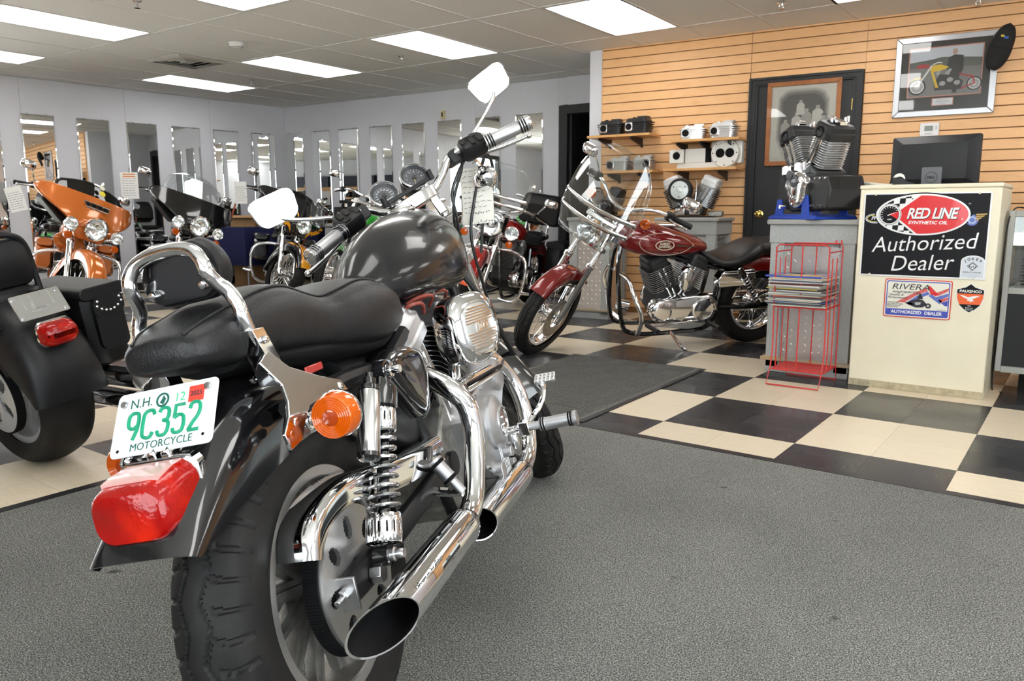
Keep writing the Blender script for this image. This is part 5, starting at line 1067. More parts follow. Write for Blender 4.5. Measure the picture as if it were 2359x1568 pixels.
def windshield(H, ST, x, z0, h_, w_, m=None, strap=True, tilt=.42):
    rows = []
    for i in range(15):
        v = i / 14; z = z0 + h_ * v; hw = w_ * (1 - .0 * v) * (1 if v < .45 else math.sqrt(max(.02, 1 - ((v - .45) / .58) ** 2.4))) * (.72 + .28 * min(1, v / .25)); rows.append([V((x - tilt * h_ * v - .20 * (u * hw / w_) ** 2 * w_, u * hw, z)) for u in [-1 + 2 * j / 22 for j in range(23)]])
    ws = obj('windshield', G(ST).loft(rows, closed=False, caps=False), m or clear_mat('clear_screen', (.93, .95, .95), .01, .10), H, smooth=60); ws.modifiers.new('t', 'SOLIDIFY').thickness = .005
    if strap:
        for v in (.22, .40): r_ = rows[int(v * 14)]; obj('chrome_strap', G(ST).loft([[p + V((.008, 0, -.016)) for p in r_], [p + V((.008, 0, .016)) for p in r_]], closed=False, caps=False), POLISH, ws).modifiers.new('t', 'SOLIDIFY').thickness = .003
        for s in (1, -1): obj('mount_bracket', G(ST).tube([rows[3][3 if s < 0 else -4] , (x - .16, s * .13, z0 + .06), (x - .18, s * .11, z0 - .02)], .009, 8, 3), CHROME, ws)
    return ws
windshield(H5, S5, 1.50, 1.0, .46, .28)
for s in (1, -1):
    b_ = obj('leather_saddlebag', G().loft([[V((x, s * (.30 + y), .53 + z)) for y, z in rrect(w_, h_, .05, 4)] for x, w_, h_ in ((-.42, .14, .24), (-.39, .19, .31), (-.1, .20, .33), (.10, .19, .31), (.13, .14, .24))]), LEATHER2, H5, smooth=50)
    obj('bag_lid', G().loft([[V((x, s * (.305 + y), .68 + z)) for y, z in rrect(.21, .07, .03, 4)] for x in (-.43, -.2, .14)]), LEATHER2, b_)
tb = obj('luggage', G().loft([[V((-.20 + x, y, .80 + z)) for x, y in rrect(w_, d_, .06, 5)] for z, w_, d_ in ((.06, .30, .40), (.08, .34, .46), (.22, .34, .47), (.28, .32, .46), (.37, .25, .42), (.39, .2, .38))]), LEATHER2, H5, smooth=45, label='black leather luggage bag on the rear rack')
obj('luggage_flap', G().loft([[V((-.03 - .0 * z + dx, y, .98 + z)) for y, z in rrect(.44, .20, .03, 4)] for dx in (-.03, .01)]), LEATHER2, tb, bev=.004)
obj('backrest_frame', G().tube([(-.02, -.12, .65), (-.05, -.12, .90), (-.06, 0, .95), (-.05, .12, .90), (-.02, .12, .65)], .011, 8, 4), CHROME, H5)
obj('fender_tip_trim', fender_g((1.62, 0, .325), [(8, .375, .02), (14, .378, .05), (22, .376, .05)], .092, S5, .02), mat('orange_reflector', (.7, .1, .02), .2, 0, .5), H5)
# ---- dark red motorcycle before the slat wall
M6 = bike_M((-.527, 2.504), -128.6, 11.9, .8); S6 = steer_T(1.74, 29, 42)
H6 = thing('motorcycle', 'dark red motorcycle with wire wheels and clear windshield, parked before the slat wall', 'motorcycle', M=M6)
bike(H6, S6, RED, 1.63, .335, .10, .255, .325, .16, .215, rake=29, spk='wire', nsp=40, bars=[(1.10, 0, 1.035), (1.09, .08, 1.045), (1.04, .20, 1.10), (.96, .30, 1.085), (.85, .43, 1.04)], hx=1.42, hz=.93, headl=.088, eng=1,
     ff=[(48, .365, .02), (70, .37, .05), (95, .372, .055), (125, .37, .05), (150, .365, .01)], tank=[(.46, .05, .735, .79), (.52, .085, .725, .825), (.64, .13, .715, .875), (.80, .16, .715, .925), (.96, .16, .725, .955), (1.08, .12, .755, .95), (1.14, .06, .80, .92)],
     seatsec=[(-.34, .08, .735, .77), (-.28, .12, .715, .795), (-.12, .13, .70, .805), (.04, .135, .69, .80), (.09, .16, .67, .795), (.16, .175, .645, .765), (.26, .178, .628, .71), (.36, .16, .632, .69), (.44, .11, .66, .72), (.50, .06, .70, .755)],
     rearf=[(45, .375, .07), (80, .385, .09), (110, .39, .10), (140, .395, .08), (165, .40, .04), (178, .405, .01)])
tk6 = [o for o in H6.children if o.name.startswith('fuel_tank')][0]
tkT = rot_T((.845, .166, .815), (.03, 1, .10), (0, 0, 1)); CREAM = mat('badge_cream', (.62, .55, .42), .4)
eo = lambda rx, ry, z: [(-rx * math.cos(2 * PI * k / 32), ry * math.sin(2 * PI * k / 32), z) for k in range(32)]
obj('badge_ring', G(tkT).loft([eo(.070, .034, 0), eo(.070, .034, .006), eo(.064, .029, .006), eo(.064, .029, 0)], loop=True), CREAM, tk6)
for tx, dy in (('HARLEY', .009), ('DAVIDSON', -.010)): obj('lettering', text_g(tx, .024 if dy > 0 else .021, tkT @ Matrix.Translation((0, dy, .004)), .002, 0, .03, xs=.85), CREAM, tk6)
obj('pinstripe', G().tube([(.60, .118, .80), (.70, .146, .755), (.86, .166, .745), (.99, .163, .78), (1.03, .156, .84), (.97, .150, .885), (.84, .140, .893), (.70, .124, .86), (.60, .118, .80)], .0018, 5, 4), CREAM, tk6)
obj('side_arrow', G().prism([(.755, .159, .818), (.52, .098, .775), (.755, .159, .803)], (0, .006, 0)), POLISH, tk6)
windshield(H6, S6, 1.52, .90, .60, .29)
b6 = [o for o in H6.children if o.name.startswith('handlebar')][0]
for s in (1, -1):
    o = lens_ring(b6, (1.118, s * .232, 1.03), (1, 0, 0), .036, .02, AMBER, S6, 'front_turn_signal'); obj('stalk', G(S6).tube([(1.10, s * .19, 1.06), (1.11, s * .22, 1.05), (1.10, s * .232, 1.03)], .008, 8, 3), CHROME, o)
obj('horn', G().lathe([(0, .035), (.030, .034), (.045, .02), (.050, 0), (.03, -.01)], (.665, .155, .575), (0, 1, 0), 20).loft([[V((.665 + x, .17, .575 + z)) for x, z in rrect(.085, .17, .035, 4)], [V((.665 + x, .205, .575 + z)) for x, z in rrect(.08, .165, .035, 4)], [V((.665 + x, .215, .575 + z)) for x, z in rrect(.06, .14, .028, 4)]]), CHROME, H6, smooth=40)
bb_ = obj('battery_box', G().loft([[V((x, y, z)) for x, z in ((.12, .62), (.36, .61), (.40, .55), (.38, .49), (.16, .50), (.10, .56))] for y in (.08, .155, .165)]), CHROME, H6, bev=.006)
for z in (.525, .585): obj('box_strap', G().box((.25, .168, z), (.27, .008, .022)), CHROME, bb_, bev=.003)
a, b__ = V((.235, .165, .615)), V((.05, .165, .36)); d = (b__ - a).normalized(); x, y, z = frame_of(d)
sh6 = obj('shock_absorber', G().lathe([(0, -.02), (.024, -.02), (.026, .0), (.026, .05), (.016, .055), (.014, .29), (.02, .30), (.02, .32), (0, .32)], a, d, 16), BLKGLOSS, H6)
obj('coil_spring', G().tube([a + d * (.055 + .22 * k / 90) + (x * math.cos(.62 * k) + y * math.sin(.62 * k)) * .024 for k in range(91)], .0045, 6, 0), CHROME, sh6); obj('shock_cap', G().lathe([(0, .02), (.014, .02), (.026, .008), (.026, 0)], a, (0, 1, 0), 20), CHROME, sh6)
obj('leather_saddlebag', G().loft([[V((x, .27 + y, .50 + z)) for y, z in rrect(w_, h_, .06, 5)] for x, w_, h_ in ((-.48, .12, .26), (-.45, .16, .32), (-.2, .18, .34), (.0, .16, .31), (.03, .10, .25))]), LEATHER2, H6, smooth=50)
crash = obj('engine_guard', G().tube([(1.12, .05, .60), (1.10, .18, .58), (1.08, .30, .47), (1.04, .33, .36), (1.03, .27, .22), (.98, .12, .17)], .016, 12, 6).tube([(1.12, -.05, .60), (1.10, -.18, .58), (1.08, -.30, .47), (1.04, -.33, .36), (1.03, -.27, .22), (.98, -.12, .17)], .016, 12, 6), CHROME, H6)
for yy, xx in ((.20, .92), (.20, .45)): obj('foot_peg', G().cyl((xx, .17, .24), (xx - .01, .34, .25), .017, None, 12), BLKPLAS, H6)
obj('shift_linkage', G().tube([(.55, .21, .27), (.75, .215, .26), (.92, .215, .24)], .008, 8, 3), CHROME, H6)
obj('oil_filter', G().cyl((1.02, .02, .34), (1.09, .02, .36), .038, None, 18), CHROME, H6)
# ---- black cruiser at the left edge, seen from behind
M7 = bike_M((-1.776, -1.974), 184.8, 9.8); S7 = steer_T(1.76, 32, 20)
H7 = thing('motorcycle', 'matt black cruiser cut by the left edge, red tail lamp and bare metal plate holder', 'motorcycle', M=M7)
ALB = mat('light_alloy_wheel', (.66, .67, .68), .3, .6)
bike(H7, S7, BLKSATIN, 1.64, .325, .10, .235, .315, .20, .215, rake=32, spk='cast', nsp=5, rimm=ALB, bars=[(1.12, 0, 1.0), (1.11, .10, 1.01), (1.06, .22, 1.05), (.98, .32, 1.04), (.86, .45, 1.0)], eng=1, primary=BLKGLOSS,
     rearf=[(40, .36, .10), (75, .372, .14), (105, .376, .15), (135, .374, .145), (158, .366, .10), (172, .357, .05), (181, .352, .015)], seatsec=[(-.10, .08, .665, .70), (-.06, .115, .655, .715), (.06, .13, .645, .72), (.16, .15, .63, .70), (.28, .17, .61, .665), (.42, .15, .615, .67), (.52, .09, .64, .69)])
rw7 = [o for o in H7.children if o.name.startswith('rear_wheel')][0]
obj('pulley', disc_holes((0, .122, .315), .03, .148, .010, [(.085, 2 * PI * k / 5, .040, .026) for k in range(5)], None, 120, 18), ALB, rw7); obj('drive_belt', G().lathe([(.150, -.016), (.156, -.016), (.156, .016), (.150, .016)], (0, .115, .315), (0, 1, 0), 60, loop=True), BLKDULL, rw7)
obj('belt_guard', G().tube([(-.19, .13, .42), (-.12, .13, .475), (0, .13, .50), (.2, .13, .47), (.4, .13, .44)], .014, 8, 4), BLKSATIN, H7)
t7 = obj('tail_lamp', G().loft([[V((x, y, .563 + z)) for y, z in rrect(w_, h_, .024, 4)] for x, w_, h_ in ((-.300, .12, .085), (-.318, .135, .098), (-.325, .13, .092))]), CHROME, H7)
obj('lens', G().loft([[V((x, y, .562 + z)) for y, z in rrect(w_, h_, .034, 5)] for x, w_, h_ in ((-.322, .130, .090), (-.35, .126, .086), (-.372, .112, .074), (-.384, .08, .05))]), REDRIB, t7, smooth=60)
p7 = plane_T((-.262, 0, .664), (0, -1, 0), (math.sin(R(33)), 0, math.cos(R(33))))
pb = obj('plate_holder', G(p7).prism([(x, y, 0) for x, y in rrect(.180, .102, .008, 4)], (0, 0, .003)).prism([(x, y, .003) for x, y in rrect(.176, .098, .008, 4)][:12] + [(x, y, .003) for x, y in rrect(.176, .098, .008, 4)][12:], (0, 0, .001)), POLISH, H7, label='bare metal plate holder without a plate')
g = G(p7)
for x in (-.05, -.02, .02, .05): g.box((x, .02, .005), (.004, .055, .004))
g.box((0, .0, .008), (.05, .03, .012)).box((-.01, -.02, .006), (.05, .008, .006)); obj('stamped_ribs', g, POLISH, pb)['kind'] = 'stuff'
for x, y in ((-.078, .038), (.078, .038), (-.078, -.038), (.078, -.038)): obj('plate_bolt', G(p7).cyl((x, y, .003), (x, y, .009), .006, None, 10), STEEL, pb)
for s in (1, -1):
    obj('fender_strut', G().loft([[V((x, s * (.118 + d_), z)) for x, z in ((.14, .60), (-.16, .635), (-.20, .60), (-.10, .565), (.14, .55))] for d_ in (0, .008)]), BLKSATIN, H7, bev=.003)
    b_ = obj('leather_saddlebag', G().loft([[V((x, s * (.225 + y), .50 + z)) for y, z in rrect(w_, h_, .03, 4)] for x, w_, h_ in ((-.26, .10, .26), (-.24, .15, .29), (0, .16, .29), (.14, .15, .29), (.16, .10, .26))]), LEATHER2, H7, smooth=50) if s < 0 else None
    if b_:
        obj('bag_lid', G().loft([[V((x, s * (.23 + y), .655 + z)) for y, z in rrect(.185, .05, .022, 4)] for x in (-.285, -.24, .14, .17)]), LEATHER2, b_, bev=.004)
        fl = obj('pocket_flap', G().loft([[V((-.262 - d_, s * .235 + y, .525 + z)) for y, z in rrect(.115, .20, .03, 4)] for d_ in (0, .018, .024)]), LEATHER2, b_, smooth=50)
        ft = obj('studded_flap', G().loft([[V((-.284 - d_, s * .235 + y, .600 + z)) for y, z in rrect(.125, .07, .024, 4)] for d_ in (0, .010)]), LEATHER2, b_)
        for k in range(7):
            u = -1 + 2 * k / 6; obj('stud', G().ell((-.296, s * .235 + u * .05, .580 + .024 * u * u), (.006, .006, .006), 10, 6), CHROME, ft)
        for y in (-.045, .045): obj('stud', G().ell((-.296, s * .235 + y, .622), (.006, .006, .006), 10, 6), CHROME, ft)
pd7 = obj('backrest', G().loft([[V((-.02 + .03 * (z - .7) + dx, y, z0 + z - .0)) for y, z in rrect(w_, h_, .05, 5)] for dx, w_, h_, z0 in ((-.03, .20, .16, .80), (-.015, .23, .18, .80), (.02, .23, .18, .80), (.03, .2, .15, .80))]), LEATHER2, H7, smooth=50)
obj('backrest_bar', G().tube([(-.06, -.118, .60), (-.05, -.118, .72), (-.055, -.105, .86), (-.06, -.05, .905), (-.06, .05, .905), (-.055, .105, .86), (-.05, .118, .72), (-.06, .118, .60)], .012, 8, 5), BLKSATIN, H7)
obj('wing_badge', G().prism([(-.058, y, z) for y, z in ((.05, .83), (.02, .845), (.0, .835), (-.02, .845), (-.05, .83), (-.02, .82), (0, .80), (.02, .82))], (-.006, 0, 0)), POLISH, pd7)
# ================================================================= SHOP FURNITURE AND GOODS
GREYS = mat('grey_speckle_laminate', (.44, .45, .44), .5, var=(260, (.31, .32, .31), .4, .6)); GREYT = mat('grey_stone_top', (.40, .40, .38), .35, var=(300, (.26, .26, .25), .4, .62))
DPLATE = mat('diamond_plate', (.78, .78, .79), .30, .9)
def pedestal(M, label, w_=.54, d_=.50, h_=.93):
    t = thing('display_pedestal', label, 'pedestal', M=M, group='grey engine pedestals'); a = w_ / 2; b_ = d_ / 2
    obj('top', G().loft([[(x, y, z) for x, y in rrect(w_ - q, d_ - q, .03, 4)] for z, q in ((h_ - .03, .01), (h_ - .025, 0), (h_ - .006, 0), (h_, .012))]), GREYT, t, smooth=30)
    obj('header', G().box((0, 0, h_ - .085), (w_ - .04, d_ - .04, .11)), GREYS, t, bev=.004)
    for sx in (-1, 1):
        for sy in (-1, 1): obj('post', G().box((sx * (a - .068), sy * (b_ - .055), h_ / 2 - .05), (.08, .06, h_ - .16)), GREYS, t, bev=.003)
    obj('core', G().box((0, 0, h_ / 2 - .05), (w_ - .10, d_ - .10, h_ - .14)), GREYS, t, smooth=0)
    obj('ledge', G().box((0, 0, .083), (w_ - .005, d_ - .005, .022)), mat('bare_wood_edge', (.36, .32, .26), .6, var=(14, (.42, .28, .14))), t, bev=.002); obj('plinth', G().box((0, 0, .036), (w_ - .05, d_ - .05, .072)), GREYS, t, bev=.003)
    for s in range(4):
        L = (w_ if s % 2 == 0 else d_) - .20; off = (b_ if s % 2 == 0 else a) - .046; Rm = Matrix.Rotation(s * PI / 2, 4, 'Z'); pl = obj('diamond_plate', G(Rm).box((0, -off, h_ / 2 - .05), (L, .006, h_ - .22)), DPLATE, t, smooth=0)
        if s in (0, 1, 3):
            g = G(Rm); n = int(L / .042); m = int((h_ - .24) / .042)
            for i in range(n):
                for j in range(m):
                    sg = 1 if (i + j) % 2 else -1; cx, cz = -L / 2 + .03 + i * .042, .14 + j * .042; ux, uz = .014 * sg * .72, .014 * .72; vx, vz = -.0042 * .7 * sg, .0042 * .7
                    p0, p1, p2, p3, pt = (cx - ux, -off - .003, cz - uz), (cx + vx, -off - .003, cz + vz), (cx + ux, -off - .003, cz + uz), (cx - vx, -off - .003, cz - vz), (cx, -off - .0062, cz)
                    g.add([p0, p1, p2, p3, pt], [(0, 1, 4), (1, 2, 4), (2, 3, 4), (3, 0, 4)])
            obj('plate_lugs', g, DPLATE, pl, smooth=0)['kind'] = 'stuff'
    return t
TSf = lambda s, off, rz=0.: TS @ Matrix.Rotation(-PI / 2, 4, 'X') @ Matrix.Translation((s, -off, 0)) @ Matrix.Rotation(rz, 4, 'Z')   # stands on the floor, off metres before the slat wall
pedestal(Matrix.Translation((.218, 1.69, 0)), 'grey pedestal with diamond plate behind the red wire magazine rack')
pedestal(TSf(1.14, .58), 'grey pedestal behind the dark red motorcycle, right of its windshield', .56, .5)
pedestal(TSf(.17, .42), 'grey pedestal at the left end of the slat wall behind the motorcycle front wheel', .46, .46)
# ---- display engines
def eng_thing(M, label): return thing('display_engine', label, 'engine', M=M, group='display engines on pedestals')
SILV = mat('silver_engine_paint', (.60, .60, .60), .4, .5)
e1_ = eng_thing(Matrix.Translation((.172, 1.63, .93)) @ Matrix.Rotation(R(-36), 4, 'Z'), 'black and chrome display engine with round 103 cover standing in a blue cradle')
BLUE = mat('blue_cradle_paint', (.01, .055, .42), .35)
for s in (-1, 1):
    cr_ = obj('cradle_side', G().prism([(x, s * .135 - .005, z) for x, z in ((-.24, .0), (.20, .0), (.20, .02), (.13, .03), (.115, .14), (.075, .14), (.06, .03), (-.11, .03), (-.13, .12), (-.17, .12), (-.19, .03), (-.24, .02))], (0, .01, 0)), BLUE, e1_, bev=.002)
obj('cradle_base', G().box((-.02, 0, .008), (.44, .30, .014)), BLUE, e1_, bev=.002)
ev = vtwin(e1_, (-.02, 0, .215), None, .165, SILV, BLKENG, BLKENG, True, -1, 1.0)
obj('transmission', G().loft([[V((x, y, z)) for x, z in ((.26, .06), (.10, .05), (.06, .16), (.10, .25), (.25, .25), (.28, .17))] for y in (-.12, -.11, .12, .13)]), BLKENG, e1_, bev=.012)
cvr = obj('cam_cover', G().loft([[V((.02 + (x - .02) * f, y, .19 + (z - .19) * f)) for x, z in [(.02 + .105 * math.cos(2 * PI * k / 28) * (1 if math.sin(2 * PI * k / 28) > 0 else .8), .19 + (.09 if math.sin(2 * PI * k / 28) > 0 else .125) * math.sin(2 * PI * k / 28)) for k in range(28)]] for f, y in ((1, -.10), (1, -.145), (.95, -.158), (.8, -.166), (.4, -.168))]), CHROME, e1_, smooth=60)
bT_ = rot_T((.02, -.1685, .225), (0, -1, 0)); bd = obj('badge', G(bT_).lathe([(.038, 0), (.037, .003), (.032, .003), (0, .003)], (0, 0, 0), (0, 0, 1), 28), BLKGLOSS, cvr); obj('lettering', text_g('103', .026, bT_ @ Matrix.Translation((0, 0, .0034)), .0006, 0, .02), POLISH, bd)
g = G()
for sg in (-1, 1):
    ax_ = V((sg * .383, 0, .924)); c_ = V((-.02 + sg * .05, 0, .235)) + ax_ * .34
    for k in range(5): g.cyl(c_ + V((sg * -.03 + .03 * k - .03, .05 - .045 * (k % 3), 0)), c_ + V((sg * -.03 + .03 * k - .03, .05 - .045 * (k % 3), .025 + .012 * (k % 2))), .009, None, 8)
    g.box(c_ + V((0, 0, .012)), (.12, .05, .02), Matrix.Rotation(sg * .4, 3, 'Y'))
obj('rocker_gear', g, CHROME, e1_, bev=.002)['kind'] = 'stuff'
g = G()
for k in range(7): bolt_g(g, (.11 + .022 * k, -.12, .08 if k % 2 else .235), (0, -1, 0), .007, .010)
g.cyl((-.06, -.16, .075), (-.06, -.20, .075), .012, None, 10); obj('case_bolts', g, CHROME, e1_)['kind'] = 'stuff'
obj('tappet_block', G().box((.03, -.125, .30), (.09, .05, .07)).box((-.09, -.125, .29), (.08, .05, .06)), CHROME, e1_, bev=.008); obj('oil_filter_cap', G().cyl((-.02, -.13, .26), (-.02, -.175, .26), .033, .028, 18), BLKGLOSS, e1_)
for sg in (-1, 1): ax_ = V((sg * .383, 0, .924)); pp = V((-.02 + sg * .05, -.085, .235)) + ax_ * .285; obj('intake_port', G().lathe([(.030, 0), (.034, .0), (.034, .018), (.024, .018), (.022, -.01)], pp, (0, -1, 0), 18), BLKDULL, e1_)
e2_ = eng_thing(TSf(1.12, .60) @ Matrix.Translation((0, 0, .93)) @ Matrix.Rotation(R(6), 4, 'Z'), 'silver and black display engine with a round white air cleaner on the rear pedestal')
vtwin(e2_, (0, 0, .0), None, .20, BLKENG, SILV, BLKENG, True, -1, 1.0, True); obj('stand_plate', G().box((0, 0, .006), (.36, .22, .012)), BLKSATIN, e2_, smooth=0)
a2 = obj('air_cleaner', G().lathe([(.100, 0), (.100, .06), (.092, .072), (.075, .074)], (-.07, -.11, .225), (0, -1, 0), 36), BLKSATIN, e2_); obj('cover', G().lathe([(.075, .074), (.073, .080), (.03, .083), (.026, .079), (.02, .083), (0, .083)], (-.07, -.11, .225), (0, -1, 0), 32), mat('white_enamel', (.74, .80, .79), .25, .2), a2, label='white round cover')
g = G()
for k in range(3): g.cyl((-.07 + .055 * math.cos(R(150 + 120 * k)), -.195, .225 + .055 * math.sin(R(150 + 120 * k))), (-.07 + .055 * math.cos(R(150 + 120 * k)), -.190, .225 + .055 * math.sin(R(150 + 120 * k))), .005, None, 8)
obj('cover_screws', g, BLKDULL, a2)['kind'] = 'stuff'
obj('oil_line', G().tube([(.045, -.11, .30), (.06, -.14, .29), (.06, -.15, .16), (.04, -.15, .13), (-.04, -.14, .125)], .0055, 8, 4), CHROME, e2_); obj('tappet_block', G().box((.05, -.12, .06), (.09, .05, .075)), POLISH, e2_, bev=.01); obj('tappet_block', G().box((-.07, -.12, .05), (.08, .05, .06)), POLISH, e2_, bev=.01); obj('drain_block', G().box((.20, .0, .03), (.12, .10, .05)), DULL, e2_, bev=.01)
e3_ = eng_thing(TSf(.20, .42) @ Matrix.Translation((0, 0, .93)) @ Matrix.Rotation(R(-8), 4, 'Z'), 'black display engine seen through the windshield of the dark red motorcycle')
vtwin(e3_, (.04, 0, .0), None, .19, SILV, BLKENG, BLKENG, True, -1, .78, True); obj('stand_plate', G().box((.04, 0, .006), (.34, .22, .012)), BLKSATIN, e3_, smooth=0)
obj('intake', G().loft([[V((.04 + x, y, .20 + z)) for x, z in rrect(w_, w_ * 1.3, .02, 4)] for y, w_ in ((-.08, .06), (-.13, .085), (-.14, .085))]).tube([(.10, -.12, .10), (.02, -.15, .12), (-.03, -.15, .20), (-.03, -.14, .27)], .011, 8, 4), POLISH, e3_); obj('cam_cover', G().lathe([(.075, 0), (.073, .03), (.06, .05), (.03, .055), (0, .055)], (.12, -.10, .085), (0, -1, 0), 32), BLKGLOSS, e3_)
# ---- wall shelves with engine heads
SHW = mat('shelf_oak', (.66, .36, .14), .45, var=(12, (.58, .30, .10)))
def wshelf(s0, s1, z, label, br):
    t = thing('wall_shelf', label, 'shelf', M=TS, group='small shelves on the slat wall')
    obj('board', G().bb((s0, z, .008), (s1, z + .022, .30)), SHW, t, bev=.002)
    for b_ in br: obj('bracket', G().prism([(b_ - .008, z - .001, .01), (b_ - .008, z - .001, .29), (b_ - .008, z - .025, .29), (b_ - .008, z - .065, .06), (b_ - .008, z - .085, .01)], (.016, 0, 0)), BLKSATIN, t, smooth=0)
    return t
wshelf(-.02, .60, 1.665, 'oak shelf with two black finned heads at the left end of the slat wall', (.10, .42))
wshelf(.80, 1.41, 1.588, 'oak shelf carrying two bright silver heads left of the black door', (.86, 1.07, 1.32))
wshelf(.08, .64, 1.335, 'lower left oak shelf with silver heads seen through the windshield', (.20, .50))
wshelf(.74, 1.40, 1.338, 'oak shelf with the large white machined casting left of the black door', (.88, 1.24))
def head(Tm, label, m_, w_=.25, h_=.125, d_=.17, mf=None, port=-.06):
    t = thing('cylinder_head', label, 'engine part', M=Tm, group='cylinder heads on the wall shelves'); mf = mf or m_
    obj('body', G().loft([[(x * f, y, z) for x, z in rrect(w_ * .82, d_ * .8, .03, 4)] for y, f in ((0, .92), (h_ * .3, 1), (h_ * .85, 1), (h_, .86))]), m_, t, smooth=30)
    g = G()
    for k in range(6): y = h_ * (.08 + .13 * k); f = .86 + .03 * k; g.prism([(x, y, z) for x, z in rrect(w_ * f, d_ * f, .035, 4)], (0, .005, 0))
    obj('fins', g, mf, t, smooth=30)
    p = obj('port_flange', G().loft([[(port * 1.0 + x, h_ * .48 + y, z) for x, y in rrect(.075, .08, .014, 3)] for z in (d_ * .3, d_ * .505)]), POLISH if m_ is not SILV else m_, t, bev=.003); obj('port', G().lathe([(.030, .002), (.026, .004), (.022, .002), (.0, -.0)], (port, h_ * .48, d_ * .505), (0, 0, 1), 18), BLKDULL, p)
    obj('rocker_tower', G().box((.05, h_ + .006, 0), (w_ * .35, .022, d_ * .5)), m_, t, bev=.003); obj('boss', G().cyl((-.06, h_ - .01, -.02), (-.06, h_ + .018, -.02), .016, None, 10), m_, t)
Th = lambda s, z, o=.15, r=0: TS @ Matrix.Translation((s, z, o)) @ Matrix.Rotation(R(r), 4, 'Y')
BH = mat('black_head_paint', (.015, .015, .016), .4); SIL2 = mat('bright_cast_silver', (.74, .74, .74), .3, .75); SIL3 = mat('dusty_cast_silver', (.46, .46, .44), .45, .6)
head(Th(.17, 1.687, .15, 6), 'black finned head standing left on the top left shelf', BH, .26, .135, mf=BH); head(Th(.44, 1.687, .15, -8), 'black finned head with pale port flange standing right on the top left shelf', BH, .27, .145, mf=BH)
head(Th(.965, 1.610, .15, 10), 'bright silver head standing left on the upper right shelf', SIL2, .24, .12); head(Th(1.24, 1.610, .15, -6), 'bright silver head standing right on the upper right shelf', SIL2, .25, .135)
head(Th(.26, 1.357, .15), 'dusty silver head standing left on the shelf behind the windshield', SIL3, .22, .12, port=-.07); head(Th(.50, 1.357, .15), 'dusty silver head standing right on the shelf behind the windshield', SIL3, .21, .125, port=.05)
WMC = mat('white_machined_alloy', (.80, .80, .76), .35, .35)
mc = thing('machined_casting', 'white machined casting with a round twin-bored face on the lower right shelf', 'engine part', M=TS @ Matrix.Translation((1.07, 1.36, .14)))
obj('base_rail', G().bb((-.24, 0, -.05), (.26, .05, .05)), WMC, mc, bev=.003); fb = obj('square_flange', G().bb((-.30, .05, -.03), (-.17, .17, .08)), WMC, mc, bev=.003); obj('bore', G().lathe([(.034, .002), (.031, .003), (0, .001)], (-.235, .115, .081), (0, 0, 1), 20), BLKDULL, fb)
obj('mid_block', G().bb((-.165, .05, -.05), (.02, .175, .05)), WMC, mc, bev=.004); obj('dark_gap', G().bb((.02, .05, -.06), (.055, .175, .04)), BLKDULL, mc, smooth=0); obj('back_plate', G().bb((.06, .04, -.08), (.33, .255, .0)), WMC, mc, bev=.004)
rf_ = obj('round_face', G().lathe([(.122, 0), (.122, .07), (.118, .075), (.090, .075), (.088, .066), (0, .066)], (.20, .125, .0), (0, 0, 1), 40), WMC, mc)
for x in (-.042, .042): obj('bore', G().lathe([(.040, .067), (.036, .069), (0, .068)], (.20 + x, .125, 0), (0, 0, 1), 22), BLKDULL, rf_)
g = G()
for k in range(8): a = PI / 4 * k; g.cyl((.20 + .105 * math.cos(a), .125 + .105 * math.sin(a), .0752), (.20 + .105 * math.cos(a), .125 + .105 * math.sin(a), .0762), .006, None, 10)
obj('bolt_holes', g, BLKDULL, rf_)['kind'] = 'stuff'
# ---- framed pictures, cap, thermostat
def clip(poly, sub):
    """convex clip of a 2-D polygon by the convex counter-clockwise polygon sub"""
    out = list(poly)
    for i in range(len(sub)):
        a, b_ = sub[i], sub[(i + 1) % len(sub)]; inp, out = out, []
        side = lambda p: (b_[0] - a[0]) * (p[1] - a[1]) - (b_[1] - a[1]) * (p[0] - a[0])
        for k in range(len(inp)):
            p, q = inp[k], inp[(k + 1) % len(inp)]; sp, sq = side(p), side(q)
            if sp >= 0: out.append(p)
            if (sp >= 0) != (sq >= 0): t = sp / (sp - sq); out.append((p[0] + (q[0] - p[0]) * t, p[1] + (q[1] - p[1]) * t))
        if not out: return []
    return out
def flat(par, nm, Tm, polys, z, m, th=.0004, stuff=False):
    g = G(Tm)
    for p in polys:
        if len(p) > 2: g.prism([(x, y, z) for x, y in p], (0, 0, th))
    o = obj(nm, g, m, par, smooth=0, weld=False)
    if stuff: o['kind'] = 'stuff'
    return o
ell2 = lambda cx, cy, rx, ry, n=48, a0=0: [(cx + rx * math.cos(2 * PI * k / n), cy + ry * math.sin(2 * PI * k / n)) for k in range(n)]
def picture_frame(t, w_, h_, bw, m, dep=.022):
    a, b_ = w_ / 2, h_ / 2
    for p in (((-a, -b_), (a, -b_), (a - bw, -b_ + bw), (-a + bw, -b_ + bw)), ((a, -b_), (a, b_), (a - bw, b_ - bw), (a - bw, -b_ + bw)), ((a, b_), (-a, b_), (-a + bw, b_ - bw), (a - bw, b_ - bw)), ((-a, b_), (-a, -b_), (-a + bw, -b_ + bw), (-a + bw, b_ - bw))):
        obj('frame_side', G().loft([[(x, y, 0) for x, y in p], [(x, y, dep) for x, y in p]]), m, t, bev=.004)
    return (a - bw, b_ - bw)
fT = TS @ Matrix.Translation((1.868, 1.72, .006))
t = thing('framed_photograph', 'old sepia group photograph in a brown wooden frame on the black door', 'picture', M=fT)
ia, ib = picture_frame(t, .60, .70, .038, mat('brown_frame_wood', (.36, .13, .035), .4, 0, .3, var=(18, (.27, .09, .025))))
pp = obj('print', G().bb((-ia, -ib, .004), (ia, ib, .008)), mat('aged_print_paper', (.68, .66, .58), .7), t, smooth=0)
